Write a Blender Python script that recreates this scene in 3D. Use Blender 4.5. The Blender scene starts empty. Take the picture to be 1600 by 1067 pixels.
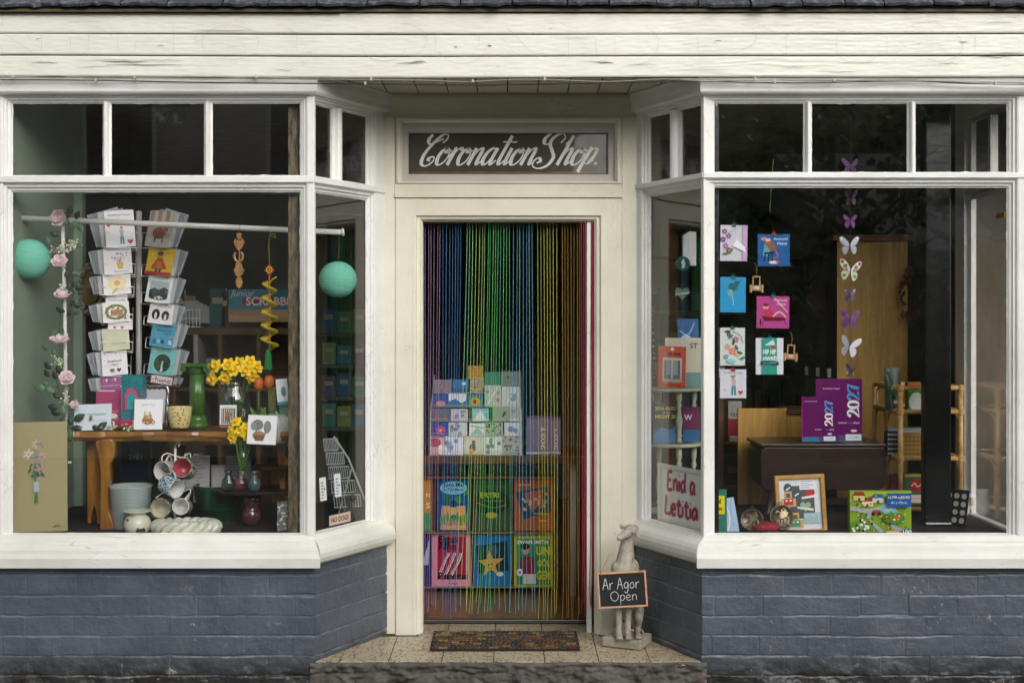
import bpy, bmesh, math, random
from mathutils import Vector, Matrix
random.seed(7)
R = math.radians
scene = bpy.context.scene
COL = scene.collection

# ------------------------------------------------------------------ camera
CAMY, FPX, HOR, ZC = -5.7, 2000.0, 500.0, 1.518
cd = bpy.data.cameras.new('camera'); cam = bpy.data.objects.new('camera', cd); COL.objects.link(cam)
cam.location = (0, CAMY, ZC); cam.rotation_euler = (R(90), 0, 0)
cd.sensor_width = 36; cd.lens = 45; cd.shift_y = -33.5/1600; cd.clip_start = .05; cd.clip_end = 400
scene.camera = cam
def S(Y): return FPX/(Y-CAMY)
def PX(px, Y=0): return (px-800)/S(Y)
def PZ(py, Y=0): return ZC-(py-HOR)/S(Y)

# ------------------------------------------------------------------ sky, sun, exposure
SUN_EL, SUN_AZ = R(27), R(154)        # azimuth clockwise from +Y: from the street side, a little to the right
w = bpy.data.worlds.new("World"); scene.world = w; w.use_nodes = True
nt = w.node_tree; nt.nodes.clear()
sky = nt.nodes.new('ShaderNodeTexSky'); sky.sky_type = 'NISHITA'; sky.sun_disc = False
sky.sun_elevation = SUN_EL; sky.sun_rotation = SUN_AZ; sky.dust_density = 4; sky.air_density = 1; sky.ozone_density = 1
hs = nt.nodes.new('ShaderNodeHueSaturation'); hs.inputs['Saturation'].default_value = .22
bg = nt.nodes.new('ShaderNodeBackground'); bg.inputs['Strength'].default_value = .15
wo = nt.nodes.new('ShaderNodeOutputWorld')
nt.links.new(sky.outputs[0], hs.inputs['Color']); nt.links.new(hs.outputs[0], bg.inputs[0]); nt.links.new(bg.outputs[0], wo.inputs[0])
ld = bpy.data.lights.new('sun', 'SUN'); ld.energy = 1.1; ld.angle = R(50); ld.color = (1, .97, .92)
sun = bpy.data.objects.new('sun', ld); COL.objects.link(sun)
sd = Vector((math.sin(SUN_AZ)*math.cos(SUN_EL), math.cos(SUN_AZ)*math.cos(SUN_EL), math.sin(SUN_EL)))
sun.rotation_euler = sd.to_track_quat('Z', 'Y').to_euler(); sun.location = (3, -8, 9)
vs = scene.view_settings; vs.view_transform = 'Standard'; vs.look = 'None'; vs.gamma = 1; vs.use_curve_mapping = False
vs.exposure = 0.22
scene.cycles.transparent_max_bounces = 32
scene.cycles.max_bounces = 10; scene.cycles.diffuse_bounces = 5

# ------------------------------------------------------------------ colour + materials
def hx(h, a=1):
    if not isinstance(h, str): return tuple(h[:3])+(1,)
    h = h.lstrip('#')
    if len(h) == 3: h = ''.join(c*2 for c in h)
    o = []
    for i in (0, 2, 4):
        c = int(h[i:i+2], 16)/255
        o.append(c/12.92 if c <= .04045 else ((c+.055)/1.055)**2.4)
    return (*o, 1)
MATS = {}
class NT:
    """tiny node helper"""
    def __init__(s, name):
        s.m = bpy.data.materials.new(name); s.m.use_nodes = True
        s.t = s.m.node_tree; s.t.nodes.clear()
        s.out = s.n('OutputMaterial')
    def n(s, kind, **kw):
        nd = s.t.nodes.new('ShaderNode'+kind)
        for k, v in kw.items():
            if hasattr(nd, k) and k not in nd.inputs: setattr(nd, k, v)
            else: s.set(nd.inputs[k], v)
        return nd
    def set(s, sock, v):
        if isinstance(v, bpy.types.NodeSocket): s.t.links.new(v, sock)
        elif isinstance(v, bpy.types.Node): s.t.links.new(v.outputs[0], sock)
        else: sock.default_value = v
    def noise(s, vec, scale, detail=4, rough=.55):
        nd = s.n('TexNoise'); s.set(nd.inputs['Vector'], vec); nd.inputs['Scale'].default_value = scale
        nd.inputs['Detail'].default_value = detail; nd.inputs['Roughness'].default_value = rough
        return nd.outputs[0]
    def mapv(s, vec, scale=(1, 1, 1), loc=(0, 0, 0)):
        nd = s.n('Mapping'); s.set(nd.inputs['Vector'], vec); nd.inputs['Scale'].default_value = scale; nd.inputs['Location'].default_value = loc
        return nd.outputs[0]
    def ramp(s, f, *stops):
        nd = s.n('ValToRGB'); s.set(nd.inputs[0], f); cr = nd.color_ramp
        while len(cr.elements) < len(stops): cr.elements.new(.5)
        for e, (p, c) in zip(cr.elements, stops): e.position = p; e.color = c if not isinstance(c, (int, float)) else (c, c, c, 1)
        return nd.outputs[0]
    def mix(s, f, a, b, mode='MIX'):
        nd = s.n('Mix', data_type='RGBA', blend_type=mode)
        s.set(nd.inputs[0], f); s.set(nd.inputs[6], a); s.set(nd.inputs[7], b)
        return nd.outputs[2]
    def math(s, op, a, b=0, c=None):
        nd = s.n('Math', operation=op); s.set(nd.inputs[0], a); s.set(nd.inputs[1], b)
        if c is not None: s.set(nd.inputs[2], c)
        return nd.outputs[0]
    def bump(s, h, strength=.3, dist=.01):
        nd = s.n('Bump'); nd.inputs['Strength'].default_value = strength; nd.inputs['Distance'].default_value = dist
        s.set(nd.inputs['Height'], h); return nd.outputs[0]
    def pos(s): return s.n('NewGeometry').outputs['Position']
    def obj(s): return s.n('TexCoord').outputs['Object']
    def pbr(s, col, rough=.5, normal=None, metal=0, **kw):
        b = s.n('BsdfPrincipled'); s.set(b.inputs['Base Color'], col); s.set(b.inputs['Roughness'], rough); s.set(b.inputs['Metallic'], metal)
        for k, v in kw.items(): s.set(b.inputs[k.replace('_', ' ')], v)
        if normal is not None: s.set(b.inputs['Normal'], normal)
        s.t.links.new(b.outputs[0], s.out.inputs[0]); return b
def sc(c, k): return (min(1, c[0]*k), min(1, c[1]*k), min(1, c[2]*k), 1)

def mat(col, rough=.5, metal=0, var=.1, scale=9, bump=0, bscale=70, coat=0, key=None):
    k = (str(col), rough, metal, var, scale, bump, bscale, coat)
    if k in MATS: return MATS[k]
    n = NT('surface_%d' % len(MATS)); c = hx(col); v = n.obj()
    f = n.noise(v, scale); base = n.mix(n.ramp(f, (.3, 0.), (.7, 1.)), sc(c, 1-var), sc(c, 1+var))
    nrm = n.bump(n.noise(v, bscale, 5), bump, .004) if bump else None
    b = n.pbr(base, rough, nrm, metal)
    if coat: b.inputs['Coat Weight'].default_value = coat
    MATS[k] = n.m; return n.m

def m_print(rough, name):
    n = NT(name); a = n.n('Attribute', attribute_name='Col'); f = n.noise(n.obj(), 40)
    col = n.mix(n.ramp(f, (.3, 0.), (.7, .12)), a.outputs['Color'], (.9, .88, .84, 1), 'MULTIPLY')
    n.pbr(col, rough); return n.m
M_PRINT = m_print(.45, 'printed_card'); M_GLOSS = m_print(.22, 'glossy_cover')
def m_weave(name):
    n = NT(name); a = n.n('Attribute', attribute_name='Col'); v = n.obj(); f = n.noise(v, 260, 3)
    n.pbr(n.mix(n.ramp(f, (.35, .45), (.7, 1.)), (0, 0, 0, 1), a.outputs['Color']), .95, n.bump(f, .6, .003)); return n.m
M_WEAVE = m_weave('woven_mat')

def m_glass(name, dirt=.006, tint=(1, 1, 1, 1), wav=.004, f0=.06):
    n = NT(name); p = n.pos()
    lw = n.n('LayerWeight', Blend=.5)
    fr = n.math('MULTIPLY_ADD', n.math('POWER', lw.outputs['Facing'], 5.0), 1-f0, f0)
    tr = n.n('BsdfTransparent', Color=tint)
    gl = n.n('BsdfGlossy', Roughness=.015, Color=(1, 1, 1, 1))
    n.set(gl.inputs['Normal'], n.bump(n.noise(p, 1.6, 1), wav, .14))
    mx = n.n('MixShader'); n.set(mx.inputs[0], fr); n.set(mx.inputs[1], tr.outputs[0]); n.set(mx.inputs[2], gl.outputs[0])
    df = n.n('BsdfDiffuse', Color=(.7, .7, .66, 1))
    sp = n.ramp(n.noise(p, 90, 2), (.70, 0.), (.78, .5))
    d = n.math('MULTIPLY_ADD', n.ramp(n.noise(p, 4, 5), (.35, 0.), (.8, 1.)), dirt, n.math('MULTIPLY', sp, dirt*4))
    m2 = n.n('MixShader'); n.set(m2.inputs[0], d); n.set(m2.inputs[1], mx.outputs[0]); n.set(m2.inputs[2], df.outputs[0])
    n.t.links.new(m2.outputs[0], n.out.inputs[0]); return n.m
M_GLASS = m_glass('window_glass')
def m_vase(name, tint):
    return m_glass(name, 0, tint, 0, .08)
M_VGLASS = m_vase('clear_glass', (.92, .95, .92, 1)); M_VSMOKE = m_vase('smoky_glass', (.62, .66, .67, 1))
M_VPINK = m_vase('pink_glass', (.90, .62, .70, 1)); M_VPLUM = m_vase('plum_glass', (.40, .17, .24, 1)); M_ACRYL = m_vase('clear_plastic', (.93, .94, .94, 1))

def m_paint(name, base, dark, crack=.5, stretch=(1.2, 1.2, 9), chips=.6, grime=1.35):
    n = NT(name); p = n.pos()
    big = n.noise(p, 2.6, 6, .6); fine = n.noise(n.mapv(p, stretch), 7, 6, .65)
    c = n.mix(n.ramp(big, (.35, 0.), (.75, .5*grime)), base, dark)
    c = n.mix(n.ramp(fine, (.55, 0.), (.9, .22*grime)), c, sc(dark, .9))
    # hairline cracks along the grain, only in some places
    vr = n.n('TexVoronoi', feature='DISTANCE_TO_EDGE'); n.set(vr.inputs['Vector'], n.mapv(p, (stretch[0]*.7, stretch[1]*1.0, stretch[2]*2.2))); vr.inputs['Scale'].default_value = 5
    ck = n.math('MULTIPLY', n.ramp(vr.outputs['Distance'], (0., 1.), (.020, 0.)), n.ramp(n.noise(p, 3.1, 3), (.52, 0.), (.62, crack)))
    c = n.mix(ck, c, (.13, .12, .09, 1))
    # flaked chips
    ch = n.math('MULTIPLY', n.ramp(n.noise(p, 26, 6, .7), (.66, 0.), (.69, 1.)), n.ramp(n.noise(n.mapv(p, (1, 1, 1), (5, 2, 1)), 2.2, 2), (.55, 0.), (.66, chips)))
    c = n.mix(ch, c, (.24, .21, .17, 1))
    h = n.math('SUBTRACT', n.math('MULTIPLY_ADD', fine, .22, n.math('MULTIPLY', n.noise(p, 45, 4), .16)), n.math('MULTIPLY_ADD', ck, .6, n.math('MULTIPLY', ch, .5)))
    n.pbr(c, .42, n.bump(h, .55, .006)); return n.m
M_WHITE = m_paint('white_gloss_paint', (.79, .795, .775, 1), (.58, .57, .51, 1))
M_WHITEV = m_paint('white_gloss_paint_upright', (.79, .795, .775, 1), (.60, .59, .53, 1), stretch=(9, 9, 1.2))
M_SILL = m_paint('sill_paint', (.75, .745, .70, 1), (.52, .51, .45, 1), crack=.55, chips=1.)
M_FASCIA = m_paint('fascia_paint', (.74, .735, .665, 1), (.54, .53, .45, 1), crack=.25, stretch=(1., 1., 9), chips=.3, grime=.9)
M_CREAM = m_paint('cream_gloss_paint', (.76, .73, .61, 1), (.56, .52, .40, 1), crack=.22, stretch=(9, 9, 1.2), chips=.5)
M_CREAMH = m_paint('cream_gloss_paint_level', (.74, .71, .58, 1), (.52, .48, .36, 1), crack=.5, chips=.4)
M_GREYFR = m_paint('grey_cream_paint', (.50, .47, .42, 1), (.36, .33, .28, 1), crack=.2, chips=.1)
M_SOFFIT = m_paint('soffit_paint', (.62, .58, .46, 1), (.42, .38, .28, 1), crack=.6, stretch=(3, 3, 3), chips=.5)

def m_brick():
    n = NT('blue_grey_brick_paint'); p = n.pos()
    z = n.n('SeparateXYZ'); n.set(z.inputs[0], p)
    c = n.mix(n.ramp(n.noise(p, 5, 6, .65), (.35, 0.), (.7, 1.)), (.066, .082, .106, 1), (.106, .124, .152, 1))
    # splash-back dirt on the lowest courses (a stain)
    st = n.math('ADD', z.outputs[2], n.math('MULTIPLY', n.math('SUBTRACT', n.noise(p, 9, 6, .7), .5), .22))
    c = n.mix(n.ramp(n.math('MULTIPLY_ADD', st, 4., .66), (.38, 1.), (.82, 0.)), c, (.030, .029, .027, 1))
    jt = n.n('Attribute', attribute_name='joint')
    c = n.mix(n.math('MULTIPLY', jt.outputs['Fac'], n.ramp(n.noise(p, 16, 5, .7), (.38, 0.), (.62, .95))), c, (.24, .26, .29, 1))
    ch = n.math('MULTIPLY', n.ramp(n.noise(p, 34, 5, .7), (.62, 0.), (.65, 1.)), n.ramp(n.noise(n.mapv(p, (1, 1, 1), (3, 7, 2)), 3.0, 3), (.54, 0.), (.63, 1.)))
    c = n.mix(ch, c, n.mix(n.noise(p, 14), (.36, .26, .17, 1), (.33, .33, .31, 1)))
    h = n.math('MULTIPLY_ADD', n.noise(p, 18, 8, .68), .8, n.math('MULTIPLY', n.noise(p, 110, 4), .12))
    n.pbr(c, .40, n.bump(h, .36, .014)); return n.m
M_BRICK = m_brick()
def m_wood(name, c1, c2, stretch=(1, 1, 14), scale=3, rough=.4, bump=.12, coat=0):
    n = NT(name); v = n.obj()
    f = n.noise(n.mapv(v, stretch), scale, 6, .62); g = n.noise(n.mapv(v, tuple(x*6 for x in stretch)), scale, 3)
    c = n.mix(n.ramp(f, (.32, 0.), (.68, 1.)), hx(c1), hx(c2)); c = n.mix(n.ramp(g, (.45, 0.), (.75, .35)), c, sc(hx(c1), .6))
    b = n.pbr(c, rough, n.bump(f, bump, .005)); b.inputs['Coat Weight'].default_value = coat; return n.m
M_OAK = m_wood('oak_board', '#a87c34', '#d4aa5c', (12, 12, 1), 2.2); M_DARKW = m_wood('dark_stained_wood', '#1a100b', '#33211a', (1, 12, 12), 2.5, .3)
M_LIVE = m_wood('waney_edged_pine', '#6e4414', '#a87834', (1.2, 10, 10), 2.4, .28, .2, .3); M_LIVEV = m_wood('waney_edged_pine_leg', '#6e4414', '#a87834', (10, 10, 1.2), 2.4, .28, .2, .3)
M_CANE = m_wood('rattan_cane', '#c48c44', '#eac888', (4, 4, 4), 6, .35, .1, .2); M_FRAMEO = m_wood('pale_oak_frame', '#a5762f', '#c99a52', (3, 3, 3), 5, .45)
M_BROWN = m_wood('brown_shelf_wood', '#4a3218', '#6b4a26', (1, 10, 10), 2.5, .45); M_LOVES = m_wood('carved_limewood', '#8d6234', '#b88a55', (8, 8, 2), 6, .45)

# ------------------------------------------------------------------ mesh builder
class MB:
    def __init__(s): s.V = []; s.F = []; s.C = []; s.T = Matrix.Identity(4); s.col = None
    def add(s, vs, fs, col=None, T=None):
        o = len(s.V); M = s.T @ T if T is not None else s.T
        s.V += [tuple(M @ Vector(v)) for v in vs]
        c = col if col is not None else s.col
        for f in fs: s.F.append([i+o for i in f]); s.C.append(c)
        return s
    def box(s, x0, x1, y0, y1, z0, z1, col=None, T=None):
        v = [(x, y, z) for x in (x0, x1) for y in (y0, y1) for z in (z0, z1)]
        return s.add(v, [(0, 1, 3, 2), (4, 6, 7, 5), (0, 4, 5, 1), (2, 3, 7, 6), (0, 2, 6, 4), (1, 5, 7, 3)], col, T)
    def prism(s, pts, y0, y1, col=None, T=None):
        """outline in local x,z pushed from y0 to y1"""
        n = len(pts); a = sum(pts[i][0]*pts[(i+1) % n][1]-pts[(i+1) % n][0]*pts[i][1] for i in range(n))
        if a < 0: pts = pts[::-1]
        v = [(x, y0, z) for x, z in pts]+[(x, y1, z) for x, z in pts]
        return s.add(v, [list(range(n)), list(range(2*n-1, n-1, -1))]+[((i+1) % n, i, n+i, n+(i+1) % n) for i in range(n)], col, T)
    def lathe(s, prof, n=24, col=None, T=None, cap=True, wob=None):
        v = []; f = []
        for j, (r, z) in enumerate(prof):
            for i in range(n):
                a = 2*math.pi*i/n; rr = r*(wob(a, j/(len(prof)-1)) if wob else 1)
                v.append((rr*math.cos(a), rr*math.sin(a), z))
        for j in range(len(prof)-1):
            for i in range(n):
                f.append((j*n+i, j*n+(i+1) % n, (j+1)*n+(i+1) % n, (j+1)*n+i))
        if cap:
            if prof[0][0] > 1e-5: f.append(list(range(n))[::-1])
            if prof[-1][0] > 1e-5: f.append([(len(prof)-1)*n+i for i in range(n)])
        return s.add(v, f, col, T)
    def tube(s, pts, r, n=8, col=None, T=None, cap=True, closed=False):
        pts = [Vector(p) for p in pts]; m = len(pts); rs = r if isinstance(r, (list, tuple)) else [r]*m
        v = []; f = []; up = None
        for j, p in enumerate(pts):
            d = (pts[(j+1) % m]-pts[j-1]) if closed else (pts[min(j+1, m-1)]-pts[max(j-1, 0)])
            d = d.normalized() if d.length > 1e-9 else Vector((0, 0, 1))
            if up is None: up = Vector((1, 0, 0)) if abs(d.x) < .8 else Vector((0, 1, 0))
            a = (up-d*up.dot(d)).normalized(); b = d.cross(a); up = a
            for i in range(n):
                t = 2*math.pi*i/n; v.append(p+(a*math.cos(t)+b*math.sin(t))*rs[j])
        for j in range(m if closed else m-1):
            k = (j+1) % m
            for i in range(n): f.append((j*n+i, j*n+(i+1) % n, k*n+(i+1) % n, k*n+i))
        if cap and not closed: f += [list(range(n))[::-1], [(m-1)*n+i for i in range(n)]]
        return s.add(v, f, col, T)
    def ball(s, c, r, n=12, m=8, col=None, T=None):
        rx, ry, rz = r if isinstance(r, (tuple, list)) else (r, r, r)
        v = []; f = []
        for j in range(m+1):
            t = math.pi*j/m
            for i in range(n):
                a = 2*math.pi*i/n; v.append((c[0]+rx*math.sin(t)*math.cos(a), c[1]+ry*math.sin(t)*math.sin(a), c[2]-rz*math.cos(t)))
        for j in range(m):
            for i in range(n): f.append((j*n+i, j*n+(i+1) % n, (j+1)*n+(i+1) % n, (j+1)*n+i))
        return s.add(v, f, col, T)
    def grid(s, fn, nu, nv, col=None, T=None):
        v = [fn(i/nu, j/nv) for j in range(nv+1) for i in range(nu+1)]
        f = [(j*(nu+1)+i, j*(nu+1)+i+1, (j+1)*(nu+1)+i+1, (j+1)*(nu+1)+i) for j in range(nv) for i in range(nu)]
        return s.add(v, f, col, T)
    def build(s, name, m, parent=None, M=None, smooth=False, bevel=0, solid=0, seg=2):
        me = bpy.data.meshes.new(name); me.from_pydata(s.V, [], s.F)
        if any(c is not None for c in s.C):
            at = me.color_attributes.new('Col', 'FLOAT_COLOR', 'CORNER'); buf = []
            for p, c in zip(me.polygons, s.C): buf += list(hx(c) if c is not None else (.8, .8, .8, 1))*p.loop_total
            at.data.foreach_set('color', buf)
        me.materials.append(m)
        if smooth: me.polygons.foreach_set('use_smooth', [True]*len(me.polygons))
        me.update(); o = bpy.data.objects.new(name, me); COL.objects.link(o)
        if parent is not None: o.parent = parent
        if M is not None: o.matrix_basis = M
        if solid: d = o.modifiers.new('solid', 'SOLIDIFY'); d.thickness = solid; d.offset = 0
        if bevel: d = o.modifiers.new('bevel', 'BEVEL'); d.width = bevel; d.segments = seg; d.limit_method = 'ANGLE'; d.angle_limit = R(40)
        return o
def tag(o, label=None, cat=None, group=None, kind=None):
    if label: o['label'] = label
    if cat: o['category'] = cat
    if group: o['group'] = group
    if kind: o['kind'] = kind
    return o
def empty(name, label=None, cat=None, M=None, group=None):
    o = bpy.data.objects.new(name, None); COL.objects.link(o); o.empty_display_size = .05
    if M is not None: o.matrix_basis = M
    return tag(o, label, cat, group)
def at(x, y, z, yaw=0, tilt=0, roll=0):
    return Matrix.Translation((x, y, z)) @ Matrix.Rotation(R(yaw), 4, 'Z') @ Matrix.Rotation(R(-tilt), 4, 'X') @ Matrix.Rotation(R(roll), 4, 'Y')
def sp(pts, n=6, closed=False):
    """Catmull-Rom through the points"""
    m = len(pts); out = []
    pts = [tuple(p) for p in pts]; D = len(pts[0])
    rng = range(m if closed else m-1)
    for i in rng:
        g = (lambda k: pts[k % m]) if closed else (lambda k: pts[max(0, min(m-1, k))])
        p0, p1, p2, p3 = g(i-1), g(i), g(i+1), g(i+2)
        for k in range(n):
            t = k/n
            out.append(tuple(.5*((2*p1[d])+(-p0[d]+p2[d])*t+(2*p0[d]-5*p1[d]+4*p2[d]-p3[d])*t*t+(-p0[d]+3*p1[d]-3*p2[d]+p3[d])*t**3) for d in range(D)))
    if not closed: out.append(pts[-1])
    return out

# ------------------------------------------------------------------ lettering
TXT = {}
def text_mesh(t, bold=0):
    k = (t, bold)
    if k not in TXT:
        cu = bpy.data.curves.new('t', 'FONT'); cu.body = t; cu.size = 1; cu.offset = bold; cu.resolution_u = 3
        ob = bpy.data.objects.new('t', cu); COL.objects.link(ob)
        dg = bpy.context.evaluated_depsgraph_get(); me = bpy.data.meshes.new_from_object(ob.evaluated_get(dg))
        v = [(x.co.x, x.co.y) for x in me.vertices]; f = [list(p.vertices) for p in me.polygons]
        bpy.data.objects.remove(ob); bpy.data.curves.remove(cu); bpy.data.meshes.remove(me)
        x0 = min(a for a, b in v); x1 = max(a for a, b in v); y0 = min(b for a, b in v); y1 = max(b for a, b in v)
        TXT[k] = ([((a-x0)/(x1-x0)-.5, (b-y0)/(y1-y0)-.5) for a, b in v], f, (x1-x0)/(y1-y0))
    return TXT[k]
def ribbon(pts, wf):
    """flat stroke: left and right outline around a 2-D path; wf(i, tangent) -> width"""
    m = len(pts); L = []; Rr = []
    for i, p in enumerate(pts):
        a = pts[max(0, i-1)]; b = pts[min(m-1, i+1)]; dx, dy = b[0]-a[0], b[1]-a[1]; l = math.hypot(dx, dy) or 1
        dx /= l; dy /= l; h = wf(i, (dx, dy))/2
        L.append((p[0]-dy*h, p[1]+dx*h)); Rr.append((p[0]+dy*h, p[1]-dx*h))
    return L, Rr
class Art(MB):
    """flat printing on a card: fractions of its width and height, each mark a hair in front of the last"""
    def __init__(s, w, h, y=0): super().__init__(); s.w, s.h, s.y, s.k = w, h, y, 0
    def q(s, x, z): return ((x-.5)*s.w, s.y-s.k*.00015, z*s.h)
    def nx(s): s.k += 1
    def p(s, pts, col):
        s.nx(); n = len(pts); a = sum(pts[i][0]*pts[(i+1) % n][1]-pts[(i+1) % n][0]*pts[i][1] for i in range(n))
        if a < 0: pts = pts[::-1]
        s.add([s.q(*p) for p in pts], [list(range(n))], col); return s
    def r(s, x0, y0, x1, y1, col): return s.p([(x0, y0), (x1, y0), (x1, y1), (x0, y1)], col)
    def e(s, cx, cy, rx, ry, col, n=14, rot=0):
        c, d = math.cos(R(rot)), math.sin(R(rot)); asp = s.w/s.h
        return s.p([(cx+rx*math.cos(t)*c-ry*math.sin(t)*d/asp, cy+(rx*math.cos(t)*d*asp+ry*math.sin(t)*c)) for t in [2*math.pi*i/n for i in range(n)]], col)
    def l(s, pts, wd, col, smooth=True):
        s.nx(); asp = s.h/s.w
        q = [(x, y*asp) for x, y in (sp(pts, 5) if smooth and len(pts) > 2 else pts)]
        L, Rr = ribbon(q, lambda i, t: wd); m = len(q)
        s.add([s.q(x, y/asp) for x, y in L]+[s.q(x, y/asp) for x, y in Rr], [(i, m+i, m+i+1, i+1) for i in range(m-1)], col); return s
    def t(s, txt, cx, cy, wd, col, h=None, bold=0, rot=0, shear=0):
        s.nx(); v, f, ar = text_mesh(txt, bold); W = wd*s.w; H = h*s.h if h else W/ar; c, d = math.cos(R(rot)), math.sin(R(rot)); o = []
        for x, y in v:
            X = x*W+y*H*shear; Y = y*H; o.append(((cx-.5)*s.w+X*c-Y*d, s.y-s.k*.00015, cy*s.h+X*d+Y*c))
        s.add(o, f, col); return s
    def wr(s, cx, cy, wd, col):
        """a line of print too small to read"""
        n = max(4, int(wd*26)); return s.l([(cx-wd/2+wd*i/n, cy+(.012 if i % 2 else -.012)*(1 if (i*7) % 5 else .3)) for i in range(n+1)], .014, col, 0)
    def flower(s, x, y, r, col, mid='#e0b030', n=5):
        asp = s.w/s.h
        for i in range(n):
            a = 2*math.pi*i/n+.3; s.e(x+r*.6*math.cos(a), y+r*.6*math.sin(a)*asp, r*.48, r*.48*asp, col, 8)
        return s.e(x, y, r*.32, r*.32*asp, mid, 8)
    def leaf(s, x, y, r, rot, col): return s.e(x, y, r, r*.38*s.w/s.h, col, 8, rot)
    def heart(s, x, y, r, col):
        asp = s.w/s.h
        return s.p([(x+r*.0625*16*math.sin(t)**3, y+asp*r*.0625*(13*math.cos(t)-5*math.cos(2*t)-2*math.cos(3*t)-math.cos(4*t))) for t in [2*math.pi*i/20 for i in range(20)]], col)
    def dots(s, n, cols, r=.02, box=(.06, .06, .94, .94), seed=1):
        rd = random.Random(seed)
        for i in range(n): s.e(rd.uniform(box[0], box[2]), rd.uniform(box[1], box[3]), r, r*s.w/s.h, rd.choice(cols), 7)
        return s
HAND = {  # single-line hand lettering, x-height 1
 'A': ([[(0, 0), (.2, .8), (.42, 1.7), (.6, .9), (.75, 0)], [(.12, .65), (.68, .7)]], .9), 'O': ([[(.6, 1.65), (.15, 1.35), (.05, .7), (.35, .05), (.85, .2), (1.05, .9), (.8, 1.5), (.55, 1.62)]], 1.2),
 'E': ([[(.75, 1.6), (.2, 1.55), (.12, .8), (.1, .05), (.75, .1)], [(.12, .85), (.6, .9)]], .9), 'L': ([[(.2, 1.7), (.12, .8), (.08, .05), (.75, .12)]], .8),
 'a': ([[(.6, .85), (.35, 1), (.08, .6), (.2, .05), (.5, .3), (.62, .9)], [(.62, .95), (.6, .3), (.75, .02)]], .85), 'd': ([[(.6, .75), (.35, .95), (.08, .55), (.2, .05), (.5, .25), (.62, .7)], [(.68, 1.7), (.62, .6), (.68, .02)]], .85),
 'e': ([[(.08, .5), (.55, .6), (.45, .98), (.15, .85), (.05, .4), (.3, .02), (.62, .15)]], .75), 'g': ([[(.6, .85), (.35, 1), (.08, .6), (.25, .1), (.55, .4), (.62, .95), (.6, 0), (.4, -.6), (.05, -.4)]], .8),
 'i': ([[(.15, .95), (.12, .02)], [(.17, 1.35), (.2, 1.42)]], .35), 'n': ([[(.1, .98), (.1, .02)], [(.1, .6), (.35, .98), (.58, .75), (.6, .02)]], .8),
 'o': ([[(.4, .98), (.08, .6), (.25, .03), (.6, .3), (.55, .85), (.36, .97)]], .8), 'p': ([[(.12, .95), (.08, -.65)], [(.1, .7), (.4, 1), (.65, .6), (.4, .05), (.1, .25)]], .8),
 'r': ([[(.1, .95), (.1, .02)], [(.1, .55), (.3, .92), (.55, .95)]], .6), 't': ([[(.3, 1.5), (.25, .3), (.42, .02), (.6, .1)], [(0, 1.02), (.6, 1.08)]], .65), ' ': ([], .5)}
def hand(a, txt, x0, y0, w, xh, col, wd=.02):
    """hand-written word on an Art: left edge x0, baseline y0, total width w, x-height xh (fractions)"""
    tot = sum(HAND[c][1] for c in txt); x = x0
    for c in txt:
        st, adv = HAND[c]
        for q in st: a.l([(x+p[0]*w/tot, y0+p[1]*xh) for p in q], wd, col)
        x += adv*w/tot
SCRIPT = {
 'C': ([[(1.02, 1.3), (1.2, 1.55), (1.05, 1.82), (.72, 1.7), (.38, 1.15), (.2, .6), (.28, .1), (.62, -.06), (.95, .2), (.88, .48), (.62, .4), (.66, .22)], [(.16, 1.78), (.05, 1.52), (.2, 1.25), (.5, 1.3), (.95, 1.55)]], 1.12),
 'S': ([[(1.0, 1.3), (1.12, 1.6), (.85, 1.85), (.45, 1.68), (.34, 1.28), (.66, .86), (.96, .46), (.84, 0), (.40, -.2), (-.06, -.08), (-.16, .25), (.08, .42), (.25, .22), (.08, .12)], [(.1, 1.85), (-.12, 1.55), (.0, 1.25), (.36, 1.22)]], 1.34),
 'o': ([[(.4, 1), (.14, .82), (.04, .42), (.16, .06), (.36, .02), (.58, .24), (.64, .6), (.52, .92), (.38, .98), (.42, .72), (.7, .86)]], .72),
 'r': ([[(-.05, .4), (.12, .85), (.2, 1.06)], [(.2, 1.0), (.16, .5), (.12, 0)], [(.16, .5), (.36, .92), (.56, 1.0), (.6, .82)]], .62),
 'n': ([[(.14, 1), (.12, .5), (.08, 0)], [(.1, .3), (.3, .82), (.5, 1), (.6, .84)], [(.6, .84), (.56, .35), (.62, .02), (.86, .28)]], .84),
 'a': ([[(.58, .84), (.4, 1), (.14, .76), (.05, .34), (.2, .02), (.42, .16), (.6, .7)], [(.64, 1), (.58, .35), (.66, .02), (.88, .28)]], .84),
 't': ([[(.34, 1.72), (.28, .9), (.24, .25), (.36, .02), (.58, .28)], [(-.06, 1.36), (.62, 1.36)]], .52),
 'i': ([[(.18, 1), (.14, .35), (.22, .02), (.44, .28)], [(.18, 1.38), (.24, 1.3)]], .42),
 'h': ([[(.02, 1.2), (.2, 1.55), (.26, 1.72)], [(.26, 1.7), (.16, .8), (.08, 0)], [(.1, .3), (.3, .82), (.5, 1), (.6, .84)], [(.6, .84), (.56, .35), (.62, .02), (.86, .28)]], .84),
 'p': ([[(0, .5), (.14, .92), (.18, 1.08)], [(.2, 1.05), (.1, .3), (.04, -.42)], [(.12, .5), (.34, .95), (.56, .92), (.6, .55), (.42, .12), (.2, .1)], [(.42, .12), (.66, .3)]], .78),
 '.': ([[(.1, .14), (.16, .02)]], .3), ' ': ([], .12)}
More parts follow.
